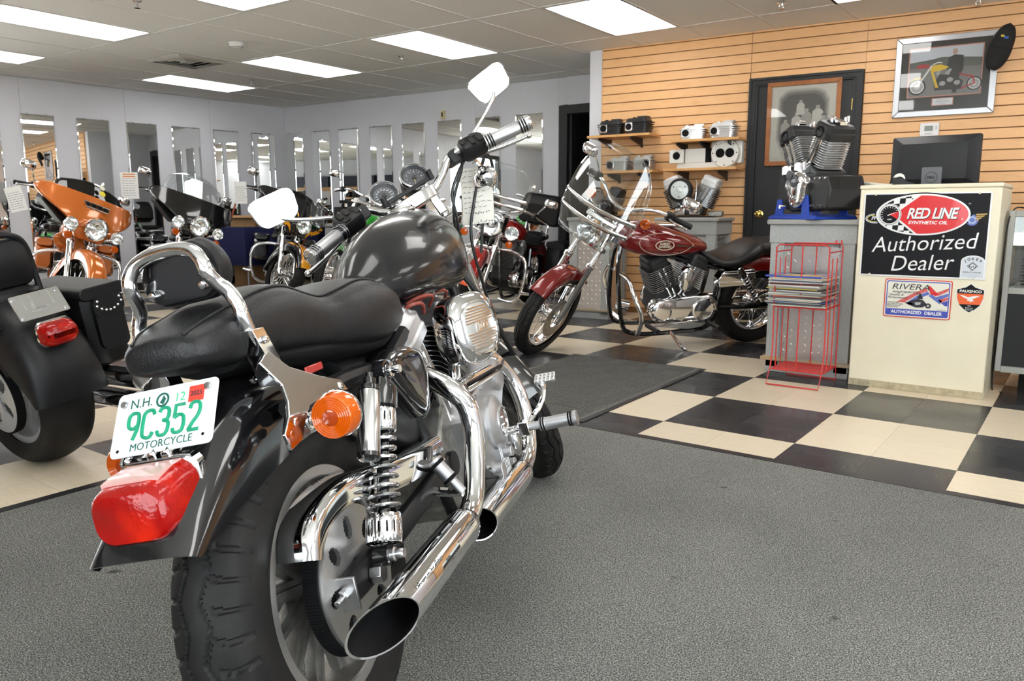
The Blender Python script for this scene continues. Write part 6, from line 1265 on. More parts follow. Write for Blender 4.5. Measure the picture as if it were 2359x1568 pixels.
def grey(v): return mat('sepia_%02d' % int(v * 100), (v * 1.0, v * .97, v * .88), .7)
n = 0
for sc, v in ((1, .50), (.95, .36), (.90, .22), (.82, .12)): flat(pp, 'print_tone', Matrix(), [[(x * sc * (1 + .03 * math.sin(7 * k * .26)), y * sc + .02) for k, (x, y) in enumerate(rrect(.42, .53, .12, 8))]], .008 + .0005 * n, grey(v)); n += 1
rnd = random.Random(5); pl = []
for i, (x, y, s) in enumerate(((-.14, .0, .8), (-.05, .05, .85), (.03, .08, .9), (.12, .10, .95), (-.10, -.10, 1.1), (.0, -.07, 1.05), (.10, -.08, 1.1), (-.02, .16, .7), (.17, .02, .8))):
    lt = .62 if i % 2 else .40; flat(pp, 'print_figure', Matrix(), [[(x - .05 * s, y - .13 * s), (x + .05 * s, y - .13 * s), (x + .045 * s, y - .01), (x + .02 * s, y + .01), (x - .02 * s, y + .01), (x - .045 * s, y - .01)]], .0101 + .0003 * i, grey(lt)); flat(pp, 'print_figure', Matrix(), [ell2(x, y + .028 * s, .018 * s, .022 * s, 14)], .0102 + .0003 * i, grey(.44)); flat(pp, 'print_figure', Matrix(), [[(x - .03 * s, y + .042 * s), (x + .03 * s, y + .042 * s), (x + .016 * s, y + .06 * s), (x - .016 * s, y + .06 * s)]], .0103 + .0003 * i, grey(.12))
flat(pp, 'print_tone', Matrix(), [ell2(-.02, -.24, .15, .06, 20)], .0132, grey(.55))
obj('picture_glass', G().bb((-ia, -ib, .0150), (ia, ib, .0165)), clear_mat('picture_glass', (.97, .97, .97), .02, .06), t, smooth=0)
mT = TS @ Matrix.Translation((2.908, 2.017, .008))
t = thing('framed_picture', 'large silver framed motorcycle picture with black mat above the computer monitor', 'picture', M=mT)
ia, ib = picture_frame(t, .70, .605, .045, mat('silver_frame', (.40, .40, .42), .28, .9))
pp = obj('black_mat', G().bb((-ia, -ib, .003), (ia, ib, .008)), BLKSATIN, t, smooth=0)
PK = mat('pink_mat_line', (.62, .28, .22), .6); flat(pp, 'mat_line', Matrix(), [[(-.255, -.155), (.255, -.155), (.255, .220), (-.255, .220)]], .0082, PK)
X0, X1, Y0, Y1 = -.247, .247, -.147, .212
flat(pp, 'photo_sky', Matrix(), [[(X0, .10), (X1, .10), (X1, Y1), (X0, Y1)]], .009, mat('print_sky', (.62, .66, .72), .5)); flat(pp, 'photo_trees', Matrix(), [[(X0, .04), (X1, .04), (X1, .115), (.10, .13), (-.02, .14), (-.10, .125), (X0, .11)]], .0094, mat('print_trees', (.12, .13, .12), .6)); flat(pp, 'photo_road', Matrix(), [[(X0, Y0), (X1, Y0), (X1, .055), (X0, .065)]], .0098, mat('print_road', (.23, .225, .22), .6))
PB, PY, PR_, PG, PW = mat('print_black', (.012, .012, .014), .5), mat('print_yellow', (.80, .52, .02), .5), mat('print_red', (.42, .02, .02), .5), mat('print_grey', (.42, .42, .42), .5), mat('print_white', (.78, .78, .78), .5)
flat(pp, 'photo_car', Matrix(), [[(-.20, .065), (-.10, .065), (-.11, .085), (-.13, .095), (-.17, .095), (-.19, .085)]], .010, PR_)
for cx, rr_ in ((-.185, .062), (.205, .052)):
    flat(pp, 'photo_wheel', Matrix(), [ell2(cx, -.075, rr_, rr_, 32)], .0102, PB); flat(pp, 'photo_wheel', Matrix(), [ell2(cx, -.075, rr_ * .80, rr_ * .80, 28)], .0104, PW); flat(pp, 'photo_wheel', Matrix(), [ell2(cx, -.075, rr_ * .66, rr_ * .66, 28)], .0106, PG); flat(pp, 'photo_wheel', Matrix(), [ell2(cx, -.075, rr_ * .3, rr_ * .3, 20)], .0108, PW)
flat(pp, 'photo_person', Matrix(), [[(.06, -.135), (.09, -.135), (.10, -.02), (.125, .04), (.12, .14), (.06, .15), (.02, .13), (.01, .05), (.05, -.02)]], .0110, PB); flat(pp, 'photo_person', Matrix(), [ell2(.062, .172, .018, .022, 16)], .0112, mat('print_skin', (.50, .33, .26), .6))
flat(pp, 'photo_engine', Matrix(), [[(-.06, -.11), (.12, -.11), (.13, -.05), (.06, .0), (-.03, .01), (-.07, -.05)]], .0113, PB)
flat(pp, 'photo_engine', Matrix(), [ell2(-.01 + .05 * k, -.06 + .025 * (k % 2), .022, .018, 12) for k in range(3)] + [[(.0, .01), (.03, .05), (.05, .045), (.03, .0)], [(-.04, .0), (-.02, .045), (-.05, .05), (-.06, .01)]], .0115, PG)
flat(pp, 'photo_frame', Matrix(), [[(.12, -.10), (.215, -.065), (.215, -.075), (.12, -.112)], [(.10, .01), (.20, -.02), (.21, -.07), (.20, -.07), (.19, -.03), (.10, -.0)]], .0117, PR_)
flat(pp, 'photo_tank', Matrix(), [[(-.08, .03), (.0, .045), (.03, .06), (-.03, .085), (-.08, .08), (-.10, .055)], [(-.10, .05), (-.085, .05), (-.035, -.09), (-.055, -.09)], [(-.245, -.03), (-.20, -.005), (-.16, -.005), (-.155, -.015), (-.20, -.018)]], .0119, PY)
flat(pp, 'photo_fork', Matrix(), [[(-.19, -.07), (-.178, -.075), (-.085, .075), (-.095, .085)], [(-.09, .08), (-.085, .09), (-.05, .105), (-.02, .10), (-.02, .092), (-.05, .095)]], .0121, PW)
obj('plaque', G().bb((-.075, -.225, .008), (.075, -.168, .010)), PK, pp, smooth=0); obj('plaque_face', G().bb((-.068, -.220, .010), (.068, -.173, .011)), mat('plaque_white', (.74, .76, .80), .4), pp, smooth=0)
flat(pp, 'plaque_lines', Matrix(), [[(-w_, y), (w_, y), (w_, y + h_), (-w_, y + h_)] for w_, y, h_ in ((.040, -.184, .003), (.048, -.198, .006), (.030, -.211, .003))], .0111, PG, stuff=True)
obj('picture_glass', G().bb((-ia, -ib, .0150), (ia, ib, .0165)), clear_mat('picture_glass', (.97, .97, .97), .02, .06), t, smooth=0)
CAPM = mat('black_cap_cloth', (.012, .012, .013), .85, bump=(300, .3))
cp_ = thing('baseball_cap', 'black baseball cap hung on the corner of the silver framed picture', 'cap', M=TS @ Matrix.Translation((3.275, 2.20, .085)) @ Matrix.Rotation(R(-16), 4, 'Z') @ Matrix.Rotation(R(8), 4, 'X'))
rg = []
for k in range(9): t_ = k / 8; rg.append([(.075 * math.cos(a) * math.sqrt(max(.002, 1 - (1 - t_) ** 2.2)) * 1.0, .145 - .17 * t_, .062 * math.sin(a) * math.sqrt(max(.002, 1 - (1 - t_) ** 2.2))) for a in [2 * PI * j / 24 for j in range(24)]])
obj('crown', G().loft(rg, caps=True), CAPM, cp_, smooth=70)
g = G(); vis = []
for k in range(8): t_ = k / 7; w_ = .078 * math.sqrt(max(.02, 1 - (t_ * .96) ** 2.6)); vis.append([(w_ * u, -.02 - .165 * t_, .058 - .030 * u * u - .02 * t_) for u in [-1 + 2 * j / 12 for j in range(13)]])
obj('visor', g.loft(vis, closed=False, caps=False), CAPM, cp_, smooth=70).modifiers.new('t', 'SOLIDIFY').thickness = .005
obj('patch', G().box((.012, .045, .0615), (.030, .016, .004)), mat('cap_patch_blue', (.05, .12, .45), .7), cp_); obj('patch', G().box((-.014, .052, .061), (.022, .014, .004)), mat('cap_patch_yellow', (.65, .50, .05), .7), cp_)
th_ = thing('thermostat', 'white wall thermostat with a small grey screen above the monitor', 'thermostat', M=TS @ Matrix.Translation((2.835, 1.612, .007)))
obj('housing', G().loft([[(x, y, z) for x, y in rrect(w_, h_, .008, 3)] for z, w_, h_ in ((0, .136, .105), (.020, .136, .105), (.026, .128, .097))]), WHITE, th_); obj('screen', G().box((-.005, .008, .0265), (.06, .04, .002)), mat('lcd_screen', (.20, .23, .20), .3), th_, smooth=0); obj('buttons', G().box((.047, .01, .027), (.014, .03, .003)).box((-.005, -.032, .027), (.05, .010, .003)), mat('button_grey', (.55, .55, .55), .5), th_)['kind'] = 'stuff'
# ---- cream cabinet and its signs
CRM = mat('cream_cabinet_paint', (.82, .765, .60), .42, var=(5, (.78, .71, .54)), bump=(80, .04))
cb = thing('cabinet', 'cream painted cabinet carrying the red and black oil sign and dealer stickers', 'cabinet', (.828, 1.62, 0))
obj('carcass', G().box((0, 0, .5475), (.668, .526, 1.095)), CRM, cb, bev=.006); obj('top_board', G().box((0, 0, 1.106), (.676, .534, .022)), CRM, cb, bev=.006); obj('scuffed_foot', G().box((0, -.264, .02), (.664, .004, .038)), mat('scuffed_cream', (.52, .45, .30), .7, var=(30, (.34, .29, .2))), cb)
SY = 1.357
def stick(name, label, x, z, cat='sign', off=.0): return thing(name, label, cat, M=plane_T((x, SY - off - .0005, z), (1, 0, 0), (0, 0, 1)))
SBLK, SRED, SWHT, SBLU, SORG = mat('sign_black', (.007, .007, .009), .5, spec=.25), mat('sign_red', (.66, .012, .018), .3, 0, .4), mat('sign_white', (.82, .82, .82), .3, 0, .4), mat('sign_blue', (.06, .08, .42), .35), mat('sign_orange', (.80, .13, .03), .35)
I4 = Matrix()
t = stick('oil_sign', 'large black sign with a red oval, checkered flag and Authorized Dealer lettering', .8195, .850)
W_, H_ = .606, .448
pn = obj('panel', G().bb((-W_ / 2, -H_ / 2, 0), (W_ / 2, H_ / 2, .004)), SWHT, t, bev=.001); flat(pn, 'black_field', I4, [[(-W_ / 2 + .008, -H_ / 2 + .008), (W_ / 2 - .008, -H_ / 2 + .008), (W_ / 2 - .008, H_ / 2 - .008), (-W_ / 2 + .008, H_ / 2 - .008)]], .004, SBLK)
EC, EX, EY = (-.012, .108), .222, .106
flat(pn, 'oval_shadow', I4, [ell2(EC[0], EC[1], EX + .010, EY + .010, 64)], .0046, SBLK); flat(pn, 'white_oval', I4, [ell2(EC[0], EC[1], EX + .003, EY + .003, 64)], .0052, SWHT)
inner = ell2(EC[0], EC[1], EX - .006, EY - .006, 64); cells = []
for i in range(-8, 6):
    for j in range(-6, 6):
        if (i + j) % 2 == 0:
            x0, y0 = -.118 + i * .0285, .108 + j * .0285; q = clip([(x0 - .006, y0), (x0 + .0225, y0 + .002), (x0 + .0245, y0 + .0305), (x0 - .004, y0 + .0285)], inner)
            if q and x0 < .05 and abs(y0 + .014 - .108) > .022: cells.append(q)
flat(pn, 'checkers', I4, cells, .0058, SBLK, stuff=True)
rp = [(-.122, .128), (-.122, .085), (-.012, .0), (.05, .0)] ; flat(pn, 'white_band', I4, [clip([(-.132, .134), (-.132, .080), (-.022, -.01), (.3, -.01), (.3, .23), (-.008, .23)], inner)], .0064, SWHT); flat(pn, 'red_field', I4, [clip([(-.120, .130), (-.120, .084), (-.008, -.01), (.3, -.01), (.3, .23), (.006, .23)], inner)], .0070, SRED)
gc = (-.168, .108)
for r_, z, m_ in ((.058, .0072, SWHT), (.0545, .0078, SBLK), (.0525, .0084, SWHT), (.0465, .0090, SBLK)): flat(pn, 'dial_disc', I4, [ell2(*gc, r_, r_, 40)], z, m_)
flat(pn, 'dial_wedge', I4, [[(gc[0] - .004, gc[1] + .003), (gc[0] + .040, gc[1] - .024), (gc[0] + .046, gc[1] + .002), (gc[0] + .042, gc[1] + .018)]], .0096, SRED); flat(pn, 'dial_needle', I4, [[(gc[0] - .012, gc[1] - .002), (gc[0] - .008, gc[1] - .006), (gc[0] + .040, gc[1] + .016)]], .0102, SWHT)
tk = []
for k in range(13): a = R(215 - k * 18); c, s = math.cos(a), math.sin(a); tk.append([(gc[0] + c * .036 - s * .0012, gc[1] + s * .036 + c * .0012), (gc[0] + c * .036 + s * .0012, gc[1] + s * .036 - c * .0012), (gc[0] + c * .044 + s * .0012, gc[1] + s * .044 - c * .0012), (gc[0] + c * .044 - s * .0012, gc[1] + s * .044 + c * .0012)])
flat(pn, 'dial_ticks', I4, tk, .0096, SWHT, stuff=True); obj('lettering', text_g('RPM', .011, Matrix.Translation((gc[0], gc[1] - .026, .0097)), .0002, .2, .02), SWHT, pn, smooth=0)
TXT = lambda par, s, size, x, y, z, m_, rot=0., **k: obj('lettering', text_g(s, size, Matrix.Translation((x, y, z)) @ Matrix.Rotation(R(rot), 4, 'Z'), .0003, **k), m_, par, smooth=0)
TXT(pn, 'RED LINE', .078, .035, .110, .0078, SBLK, 0, shear=.26, bold=.035, xs=.80, space=.90); TXT(pn, 'RED LINE', .078, .033, .112, .0086, SWHT, 0, shear=.26, bold=.022, xs=.80, space=.90)
TXT(pn, 'SYNTHETIC OIL', .0235, .018, .0655, .0078, SWHT, 0, shear=.2, bold=.030, xs=1.12); TXT(pn, '®', .012, .178, .085, .0078, SWHT); TXT(pn, 'TM', .009, .205, .163, .0046, SWHT)
TXT(pn, 'Authorized', .118, .0, -.044, .0046, SWHT, 3.6, shear=.24, bold=-.004, xs=.93); TXT(pn, 'Dealer', .118, -.002, -.150, .0046, SWHT, 3.4, shear=.24, bold=-.004, xs=.93)
lo = [ell2(-.238, .088, .052, .026, 32)]; flat(pn, 'left_badge', I4, lo, .0043, SWHT); flat(pn, 'left_badge', I4, [ell2(-.238, .088, .049, .0235, 32)], .00445, mat('badge_blue', (.10, .16, .45), .4)); flat(pn, 'left_badge', I4, [ell2(-.238, .088, .045, .020, 32)], .0046, mat('badge_yellow', (.75, .62, .05), .4)); flat(pn, 'left_badge', I4, [ell2(-.238, .088, .041, .0165, 32)], .00475, SBLK); TXT(pn, 'PI', .026, -.250, .089, .0053, SWHT, 0, shear=.25, bold=.03)
gr = []
for k in range(24): a = 2 * PI * k / 24; r_ = .030 if k % 2 else .0265; gr.append((.222 + r_ * math.cos(a), .080 + r_ * math.sin(a)))
flat(pn, 'gear_badge', I4, [gr], .0043, mat('gear_blue', (.12, .17, .48), .4)); flat(pn, 'gear_badge', I4, [ell2(.222, .080, .020, .020, 24)], .0049, mat('gear_pale', (.40, .45, .65), .4)); flat(pn, 'gear_badge', I4, [ell2(.222, .080, .012, .012, 20)], .0055, mat('gear_blue', (.12, .17, .48), .4))
flat(pn, 'wing_badge', I4, [[(.235, .112 - .010 * k), (.288 - .011 * k, .114 - .010 * k), (.284 - .012 * k, .107 - .010 * k), (.240, .105 - .010 * k)] for k in range(4)], .0049, mat('wing_gold', (.52, .33, .10), .4), stuff=True)
for x, y in ((-.245, .216), (.245, .216), (-.25, -.216), (.25, -.216)): obj('sign_screw', G().lathe([(.006, 0), (.005, .003), (0, .0035)], (x, y, .004), (0, 0, 1), 12), mat('screw_cream', (.7, .64, .5), .4), pn)
# tombstone sticker on the sign
t = stick('tombstone_sticker', 'grey rounded JOKER MACHINE dealer sticker in the lower corner of the black sign', 1.062, .690, 'sticker', .0055)
arch = [(-.054, -.058), (.054, -.058)] + [(.054 * math.cos(R(a)), .030 + .030 * math.sin(R(a))) for a in range(0, 181, 12)]
pn = obj('sticker', G().prism([(x, y, 0) for x, y in arch], (0, 0, .0008)), SWHT, t, smooth=0); flat(pn, 'grey_face', I4, [[(x * .93, (y - .0) * .94) for x, y in arch]], .0008, mat('sticker_grey', (.62, .66, .72), .35))
for k, ch in enumerate('JOKER'): a = R(122 - k * 16); TXT(pn, ch, .0185, .0 + .066 * math.cos(a) * 1.0, -.024 + .066 * math.sin(a), .0014, SBLK, 32 - 16 * k, bold=.02)
flat(pn, 'diamond_mark', I4, [[(0, .028), (.026, .006), (.0, -.020), (-.026, .006)]], .0013, mat('mark_grey', (.22, .22, .24), .4)); flat(pn, 'diamond_mark', I4, [[(0, .018), (.016, .005), (.0, -.012), (-.016, .005)]], .0018, mat('sticker_grey', (.62, .66, .72), .35))
for k in range(4): flat(pn, 'diamond_mark', I4, [ell2(-.012 + .008 * k, .004 - .004 * (k % 2), .003, .003, 10)], .0023, SBLK)
TXT(pn, 'MACHINE', .0125, 0, -.0275, .0013, SBLK, xs=1.5); TXT(pn, 'AUTHORIZED', .0085, 0, -.0405, .0013, mat('mark_pale', (.38, .40, .45), .4), xs=1.25); TXT(pn, 'DEALER', .0085, 0, -.0505, .0013, mat('mark_pale', (.38, .40, .45), .4), xs=1.25)
# red white and blue engineering sign
t = stick('flag_sign', 'white engineering dealer sign with red and blue flags and a motorcycle, under the black sign', .8165, .510)
pn = obj('panel', G().prism([(x, y, 0) for x, y in rrect(.326, .208, .012, 4)], (0, 0, .003)), mat('flag_sign_red', (.62, .05, .04), .35), t, smooth=0)
CR2 = mat('sign_cream', (.78, .76, .66), .4)
for w_, h_, z, m_ in ((.316, .198, .003, CR2), (.306, .188, .0035, SBLU), (.296, .178, .004, CR2)): flat(pn, 'border', I4, [rrect(w_, h_, .008, 3)], z, m_)
flat(pn, 'blue_band', I4, [[(-.149, -.090), (.149, -.090), (.149, -.058), (-.149, -.058)]], .0046, SBLU); TXT(pn, 'AUTHORIZED  DEALER', .0235, 0, -.0745, .0052, SWHT, bold=.03, xs=1.02)
FL = ((.40, .30, SRED), (.45, .22, SBLU), (.50, .14, SRED)); PKR = mat('flag_red_light', (.62, .12, .11), .4); LBL = mat('flag_blue_light', (.12, .16, .50), .4)
flags = [([(-.10, -.022), (-.02, .030), (.0, .022), (-.06, -.022)], PKR), ([(-.05, -.022), (.0, .018), (.02, .012), (-.02, -.022)], LBL), ([(-.02, .030), (.04, .062), (.05, .045), (.0, .022)], PKR), ([(.0, .018), (.05, .043), (.06, .028), (.02, .010)], LBL), ([(.05, .070), (.058, .074), (.10, .030), (.09, .020), (.062, .030)], SRED), ([(.055, .020), (.065, .030), (.12, -.004), (.11, -.022)], LBL), ([(.066, .046), (.095, .040), (.147, .066), (.147, .050), (.10, .022)], PKR), ([(.09, .015), (.147, .038), (.147, .022), (.105, .0)], LBL), ([(.10, .0), (.147, .018), (.147, .004), (.115, -.014)], PKR), ([(.115, -.014), (.147, .0), (.147, -.030), (.135, -.030)], SBLU)]
for k, (p, m_) in enumerate(flags): flat(pn, 'flag_stripe', I4, [p], .0046 + .0002 * (k % 3), m_)
TXT(pn, 'RIVERA', .044, -.036, .062, .0056, INK, 0, shear=.22, bold=-.002, xs=1.32); TXT(pn, 'engineering', .022, -.058, .036, .0056, INK, 0, shear=.25, xs=1.3); TXT(pn, '"Quality &', .0155, -.146, .018, .0056, INK, 0, shear=.25, align='LEFT', xs=1.2); TXT(pn, 'Performance"', .0155, -.146, .003, .0056, INK, 0, shear=.25, align='LEFT', xs=1.2)
for k, s in enumerate(('THE PROMISE', 'OF QUALITY AND', 'PERFORMANCE', 'CONTINUES')): TXT(pn, s, .0085, -.146, -.024 - .0085 * k, .0056, INK, 0, align='LEFT', xs=1.15)
TXT(pn, 'WHITTIER, CA', .006, .12, -.052, .0056, INK, xs=1.1)
flat(pn, 'printed_bike', I4, [ell2(.056, -.034, .014, .014, 20), [(-.05, -.028), (-.03, -.010), (.0, .0), (.03, -.004), (.05, -.026), (.03, -.044), (-.005, -.046), (-.02, -.040)], [(-.06, -.022), (-.03, -.018), (-.01, -.030), (-.03, -.034)], [(.0, -.002), (.006, .020), (.022, .020), (.03, .002)], ell2(.014, .024, .006, .007, 12)], .0058, INK, stuff=True); flat(pn, 'printed_bike', I4, [ell2(.056, -.034, .007, .007, 16), [(-.01, -.018), (.02, -.016), (.018, -.030), (-.004, -.034)]], .0064, PG, stuff=True)
# shield sticker
t = stick('shield_sticker', 'black and orange PAUGHCO shield sticker with a white eagle', 1.063, .528, 'sticker')
sh = [(0, .078), (.022, .060), (.064, .046), (.062, .0), (.048, -.038), (.024, -.062), (0, -.076), (-.024, -.062), (-.048, -.038), (-.062, .0), (-.064, .046), (-.022, .060)]
pn = obj('sticker', G().prism([(x, y, 0) for x, y in sh], (0, 0, .0008)), SWHT, t, smooth=0); flat(pn, 'black_field', I4, [[(x * .95, y * .955) for x, y in sh]], .0008, SBLK)
flat(pn, 'orange_band', I4, [[(-.0595, .024), (.0595, .024), (.0590, .0), (.0475, -.032), (-.0475, -.032), (-.0590, .0)]], .0013, SORG); TXT(pn, 'PAUGHCO', .0185, 0, .036, .0014, SWHT, shear=.1, bold=.03, xs=1.12)
flat(pn, 'eagle', I4, [[(-.048, .016), (-.030, .014), (-.010, .006), (.004, .010), (.020, .014), (.045, .016), (.030, .006), (.012, -.004), (.020, -.016), (.010, -.014), (.004, -.022), (-.002, -.012), (-.012, -.014), (-.010, -.004), (-.026, .002)]], .0019, SWHT)
for y, s in ((-.040, 'MFG'), (-.050, 'Motorcycle'), (-.059, 'Accessories')): TXT(pn, s, .0078, 0, y, .0014, SWHT, bold=.01)
# ---- papers and tape dispenser on the cabinet, monitor behind it
t = thing('paper_stack', 'cream folded papers sticking out at the cabinet top beside the engine', 'paper', (.52, 1.72, 1.118), R(12))
for k in range(4): obj('sheet', G().box((-.02 - .01 * k, .02 * k, .004 + .006 * k), (.17, .12, .004), Matrix.Rotation(R(6 * k - 8), 3, 'Z') @ Matrix.Rotation(R(-6 + 4 * k), 3, 'Y')), PAPER, t, smooth=0)
t = thing('tape_dispenser', 'small black and white tape dispenser on the cream cabinet top', 'tape dispenser', (.62, 1.74, 1.117), R(20))
obj('body', G().prism([(x, -.025, z) for x, z in ((-.06, 0), (.07, 0), (.07, .02), (.03, .03), (.0, .055), (-.05, .05))], (0, .05, 0)), BLKPLAS, t, bev=.004); obj('tape_roll', G().lathe([(.012, -.012), (.03, -.012), (.03, .012), (.012, .012)], (-.01, 0, .045), (0, 1, 0), 20, loop=True), PAPERW, t)
dk = thing('desk', 'grey desk behind the cream cabinet carrying the computer monitor', 'desk', (1.15, 2.75, 0)); obj('desk_top', G().box((0, 0, .885), (1.5, .62, .03)), GREYT, dk, bev=.004)
for sx in (-1, 1): obj('end_panel', G().box((sx * .72, 0, .435), (.03, .58, .87)), GREYS, dk, smooth=0)
mo = thing('monitor', 'black computer monitor seen from the back above the cream cabinet', 'monitor', (.655, 2.60, .90), R(-2))
MB = mat('monitor_black', (.016, .017, .020), .42, bump=(600, .1))
obj('back_shell', G().loft([[(x, y, .40 + z) for x, z in rrect(w_, h_, .012, 3)] for y, w_, h_ in ((.02, .525, .33), (-.006, .525, .33), (-.012, .52, .325), (-.05, .40, .24), (-.056, .39, .23))]), MB, mo, smooth=30)
obj('screen', G().box((0, .0215, .40), (.50, .003, .30)), BLKGLOSS, mo, smooth=0); obj('vent_slot', G().box((-.005, -.014, .540), (.30, .004, .006)), BLKDULL, mo, smooth=0)
sd_ = obj('stand', G().prism([(x, -.075, .18 + z) for x, z in rrect(.118, .36, .006, 2)], (0, .02, 0)), mat('stand_grey', (.17, .18, .20), .45), mo, bev=.002); obj('foot', G().box((0, .0, .008), (.24, .20, .014)), mat('stand_grey', (.17, .18, .20), .45), mo, bev=.004)
oT = rot_T((0, -.0755, .294), (0, -1, 0)); obj('logo_ring', G(oT).lathe([(.036, 0), (.036, .001), (.0335, .001), (.0335, 0)], (0, 0, 0), (0, 0, 1), 36, loop=True), BLKSATIN, sd_); obj('lettering', text_g('DELL', .0205, oT @ Matrix.Translation((0, 0, .0005)), .0003, 0, .03), BLKSATIN, sd_)
oc = thing('office_chair', 'dark grey office chair behind the front engine pedestal', 'chair', (-.36, 3.24, 0), R(5)); OCM = mat('chair_grey_fabric', (.045, .045, .05), .8)
obj('backrest', G().loft([[(x, y + .0, .86 + z) for x, z in rrect(w_, h_, .09, 6)] for y, w_, h_ in ((-.03, .34, .40), (-.02, .38, .44), (.03, .38, .44), (.05, .33, .39))]), OCM, oc, smooth=50); obj('seat', G().loft([[(x, y - .24, z) for x, y in rrect(w_, w_, .10, 6)] for z, w_ in ((.43, .40), (.45, .46), (.50, .46), (.52, .40))]), OCM, oc, smooth=50)
obj('back_bar', G().tube([(0, -.10, .42), (0, .07, .46), (0, .08, .75)], .02, 8, 4), BLKPLAS, oc); obj('gas_post', G().cyl((0, -.24, .08), (0, -.24, .43), .028, None, 12), BLKPLAS, oc)
for k in range(5):
    a = 2 * PI * k / 5; c, s = math.cos(a), math.sin(a); lg = obj('leg', G().tube([(0, -.24, .10), (.15 * c, -.24 + .15 * s, .09), (.29 * c, -.24 + .29 * s, .065)], .018, 8, 3), BLKPLAS, oc); obj('caster', G().cyl((.29 * c - .012 * s, -.24 + .29 * s + .012 * c, .03), (.29 * c + .012 * s, -.24 + .29 * s - .012 * c, .03), .03, None, 14), BLKPLAS, lg)
# ---- red wire rack and magazines
WR = mat('red_wire', (.52, .030, .026), .4)
rk = thing('magazine_rack', 'red wire rack holding a stack of magazines before the grey pedestal', 'rack', (.268, 1.25, 0))
def wire(nm, pts, r=.0042, sm=0, closed=False): obj(nm, G().tube(pts, r, 8, sm, closed), WR, rk)
hw, fy, by, zt, zb = .143, -.125, .145, .795, .085
wire('front_loop', [(-hw, fy - .012, zb + .02), (-hw, fy + .012, .20), (-hw, fy + .0, .45), (-hw, fy, zt - .015), (-hw + .015, fy, zt), (hw - .015, fy, zt), (hw, fy, zt - .015), (hw, fy, .45), (hw, fy + .012, .20), (hw, fy - .012, zb + .02)])
wire('back_loop', [(-hw, by, zb), (-hw, by, zt - .015), (-hw + .015, by, zt), (hw - .015, by, zt), (hw, by, zt - .015), (hw, by, zb)])
wire('front_wire', [(.0, fy, zt), (.0, fy + .005, .45), (0, fy - .008, zb)], .004); wire('back_wire', [(0, by, zt), (0, by, zb)], .004)
wire('front_foot', [(-hw, fy - .012, zb + .02), (-hw - .006, fy - .055, .006), (hw - .004, fy - .055, .006), (hw, fy - .012, zb + .02)]); wire('back_foot', [(-hw, by, zb), (-hw, by + .03, .006), (hw, by + .03, .006), (hw, by, zb)])
for k, y in enumerate((-.05, .04)): wire('side_wire', [(hw, y, .72), (hw, y, zb)], .0036); wire('side_wire', [(-hw, y, .72), (-hw, y, zb)], .0036)
for z in (.755, .445, zb): wire('cross_wire', [(hw, fy, z), (hw, by, z)], .0038); wire('cross_wire', [(-hw, fy, z), (-hw, by, z)], .0038)
for z in (.445, zb): wire('cross_wire', [(-hw, fy, z), (hw, fy, z)], .0038); wire('cross_wire', [(-hw, by, z), (hw, by, z)], .0038)
for z in (.445, zb):
    for k in range(9): wire('shelf_wire', [(-hw, fy + .03 * (k + .5), z + .002), (hw, fy + .03 * (k + .5), z + .002)], .0025)
for x in (.105, .135): wire('label_clip', [(x, by, zt), (x, by, zt + .02)], .005)
COVER = [(.55, .54, .50), (.10, .10, .11), (.62, .60, .55), (.05, .10, .30), (.50, .45, .36), (.68, .66, .62), (.15, .14, .14), (.55, .10, .07), (.42, .40, .36), (.70, .68, .60), (.25, .24, .24), (.58, .56, .52), (.06, .06, .07), (.60, .48, .12), (.46, .45, .43), (.66, .64, .6), (.18, .05, .05), (.50, .50, .48), (.10, .12, .20), (.60, .58, .54)]
PGM = mat('magazine_pages', (.62, .59, .52), .7, var=(60, (.45, .43, .38)))
rnd = random.Random(11); z = .452; NM = 22
wd = ('cream', 'black', 'pale grey', 'navy', 'tan', 'white', 'charcoal', 'red', 'dun', 'ivory', 'dark grey', 'stone', 'jet black', 'mustard', 'mid grey', 'chalk white', 'maroon', 'ash grey', 'slate blue', 'pearl grey', 'beige', 'blue')
COVER += [(.52, .42, .28), (.06, .10, .42)]
for k in range(NM):
    th = rnd.uniform(.005, .0105); top = k == NM - 1; yaw_ = rnd.uniform(-5, 5); c = COVER[k]
    od = 'topmost magazine with a blue and yellow cover on the stack in the red wire rack' if top else '%s covered magazine, number %s from the bottom of the stack in the red rack' % (wd[k], ('one two three four five six seven eight nine ten eleven twelve thirteen fourteen fifteen sixteen seventeen eighteen nineteen twenty twenty-one').split()[k])
    t = thing('magazine', od, 'magazine', (.250 + rnd.uniform(-.028, .012), 1.245 + rnd.uniform(-.012, .012), z), R(90 + yaw_), 'magazines in the red wire rack')
    a, b_ = .128, .150 + rnd.uniform(-.012, .01)
    sag = lambda x, y: -.0
    obj('pages', G().bb((-a + .003, -b_ + .003, .0006), (a - .003, b_ - .003, th - .0006)), PGM, t, smooth=0); cm = mat('cover_' + wd[k].replace(' ', '_'), c, .25, 0, .3)
    cv_ = obj('cover', G().bb((-a, -b_, th - .0006), (a, b_, th)).bb((-a, -b_, 0), (a, b_, .0006)).bb((-a, -b_, 0), (-a + .0008, b_, th)), cm, t, smooth=0)
    if top:
        for p, m_ in (([(-.12, -.14), (.0, -.14), (-.03, .02), (-.12, .10)], mat('cover_yellow', (.72, .42, .04), .3)), ([(.02, -.10), (.10, -.12), (.11, .10), (.03, .12)], mat('cover_black', (.03, .03, .04), .3)), ([(-.02, -.05), (.03, -.08), (.05, .06), (.0, .10)], mat('cover_grey', (.5, .5, .52), .3)), ([(.05, .0), (.09, .0), (.09, .09), (.05, .09)], mat('cover_orange', (.75, .2, .04), .3))): flat(cv_, 'cover_print', I4, [p], th, m_)
    z += th + .0008
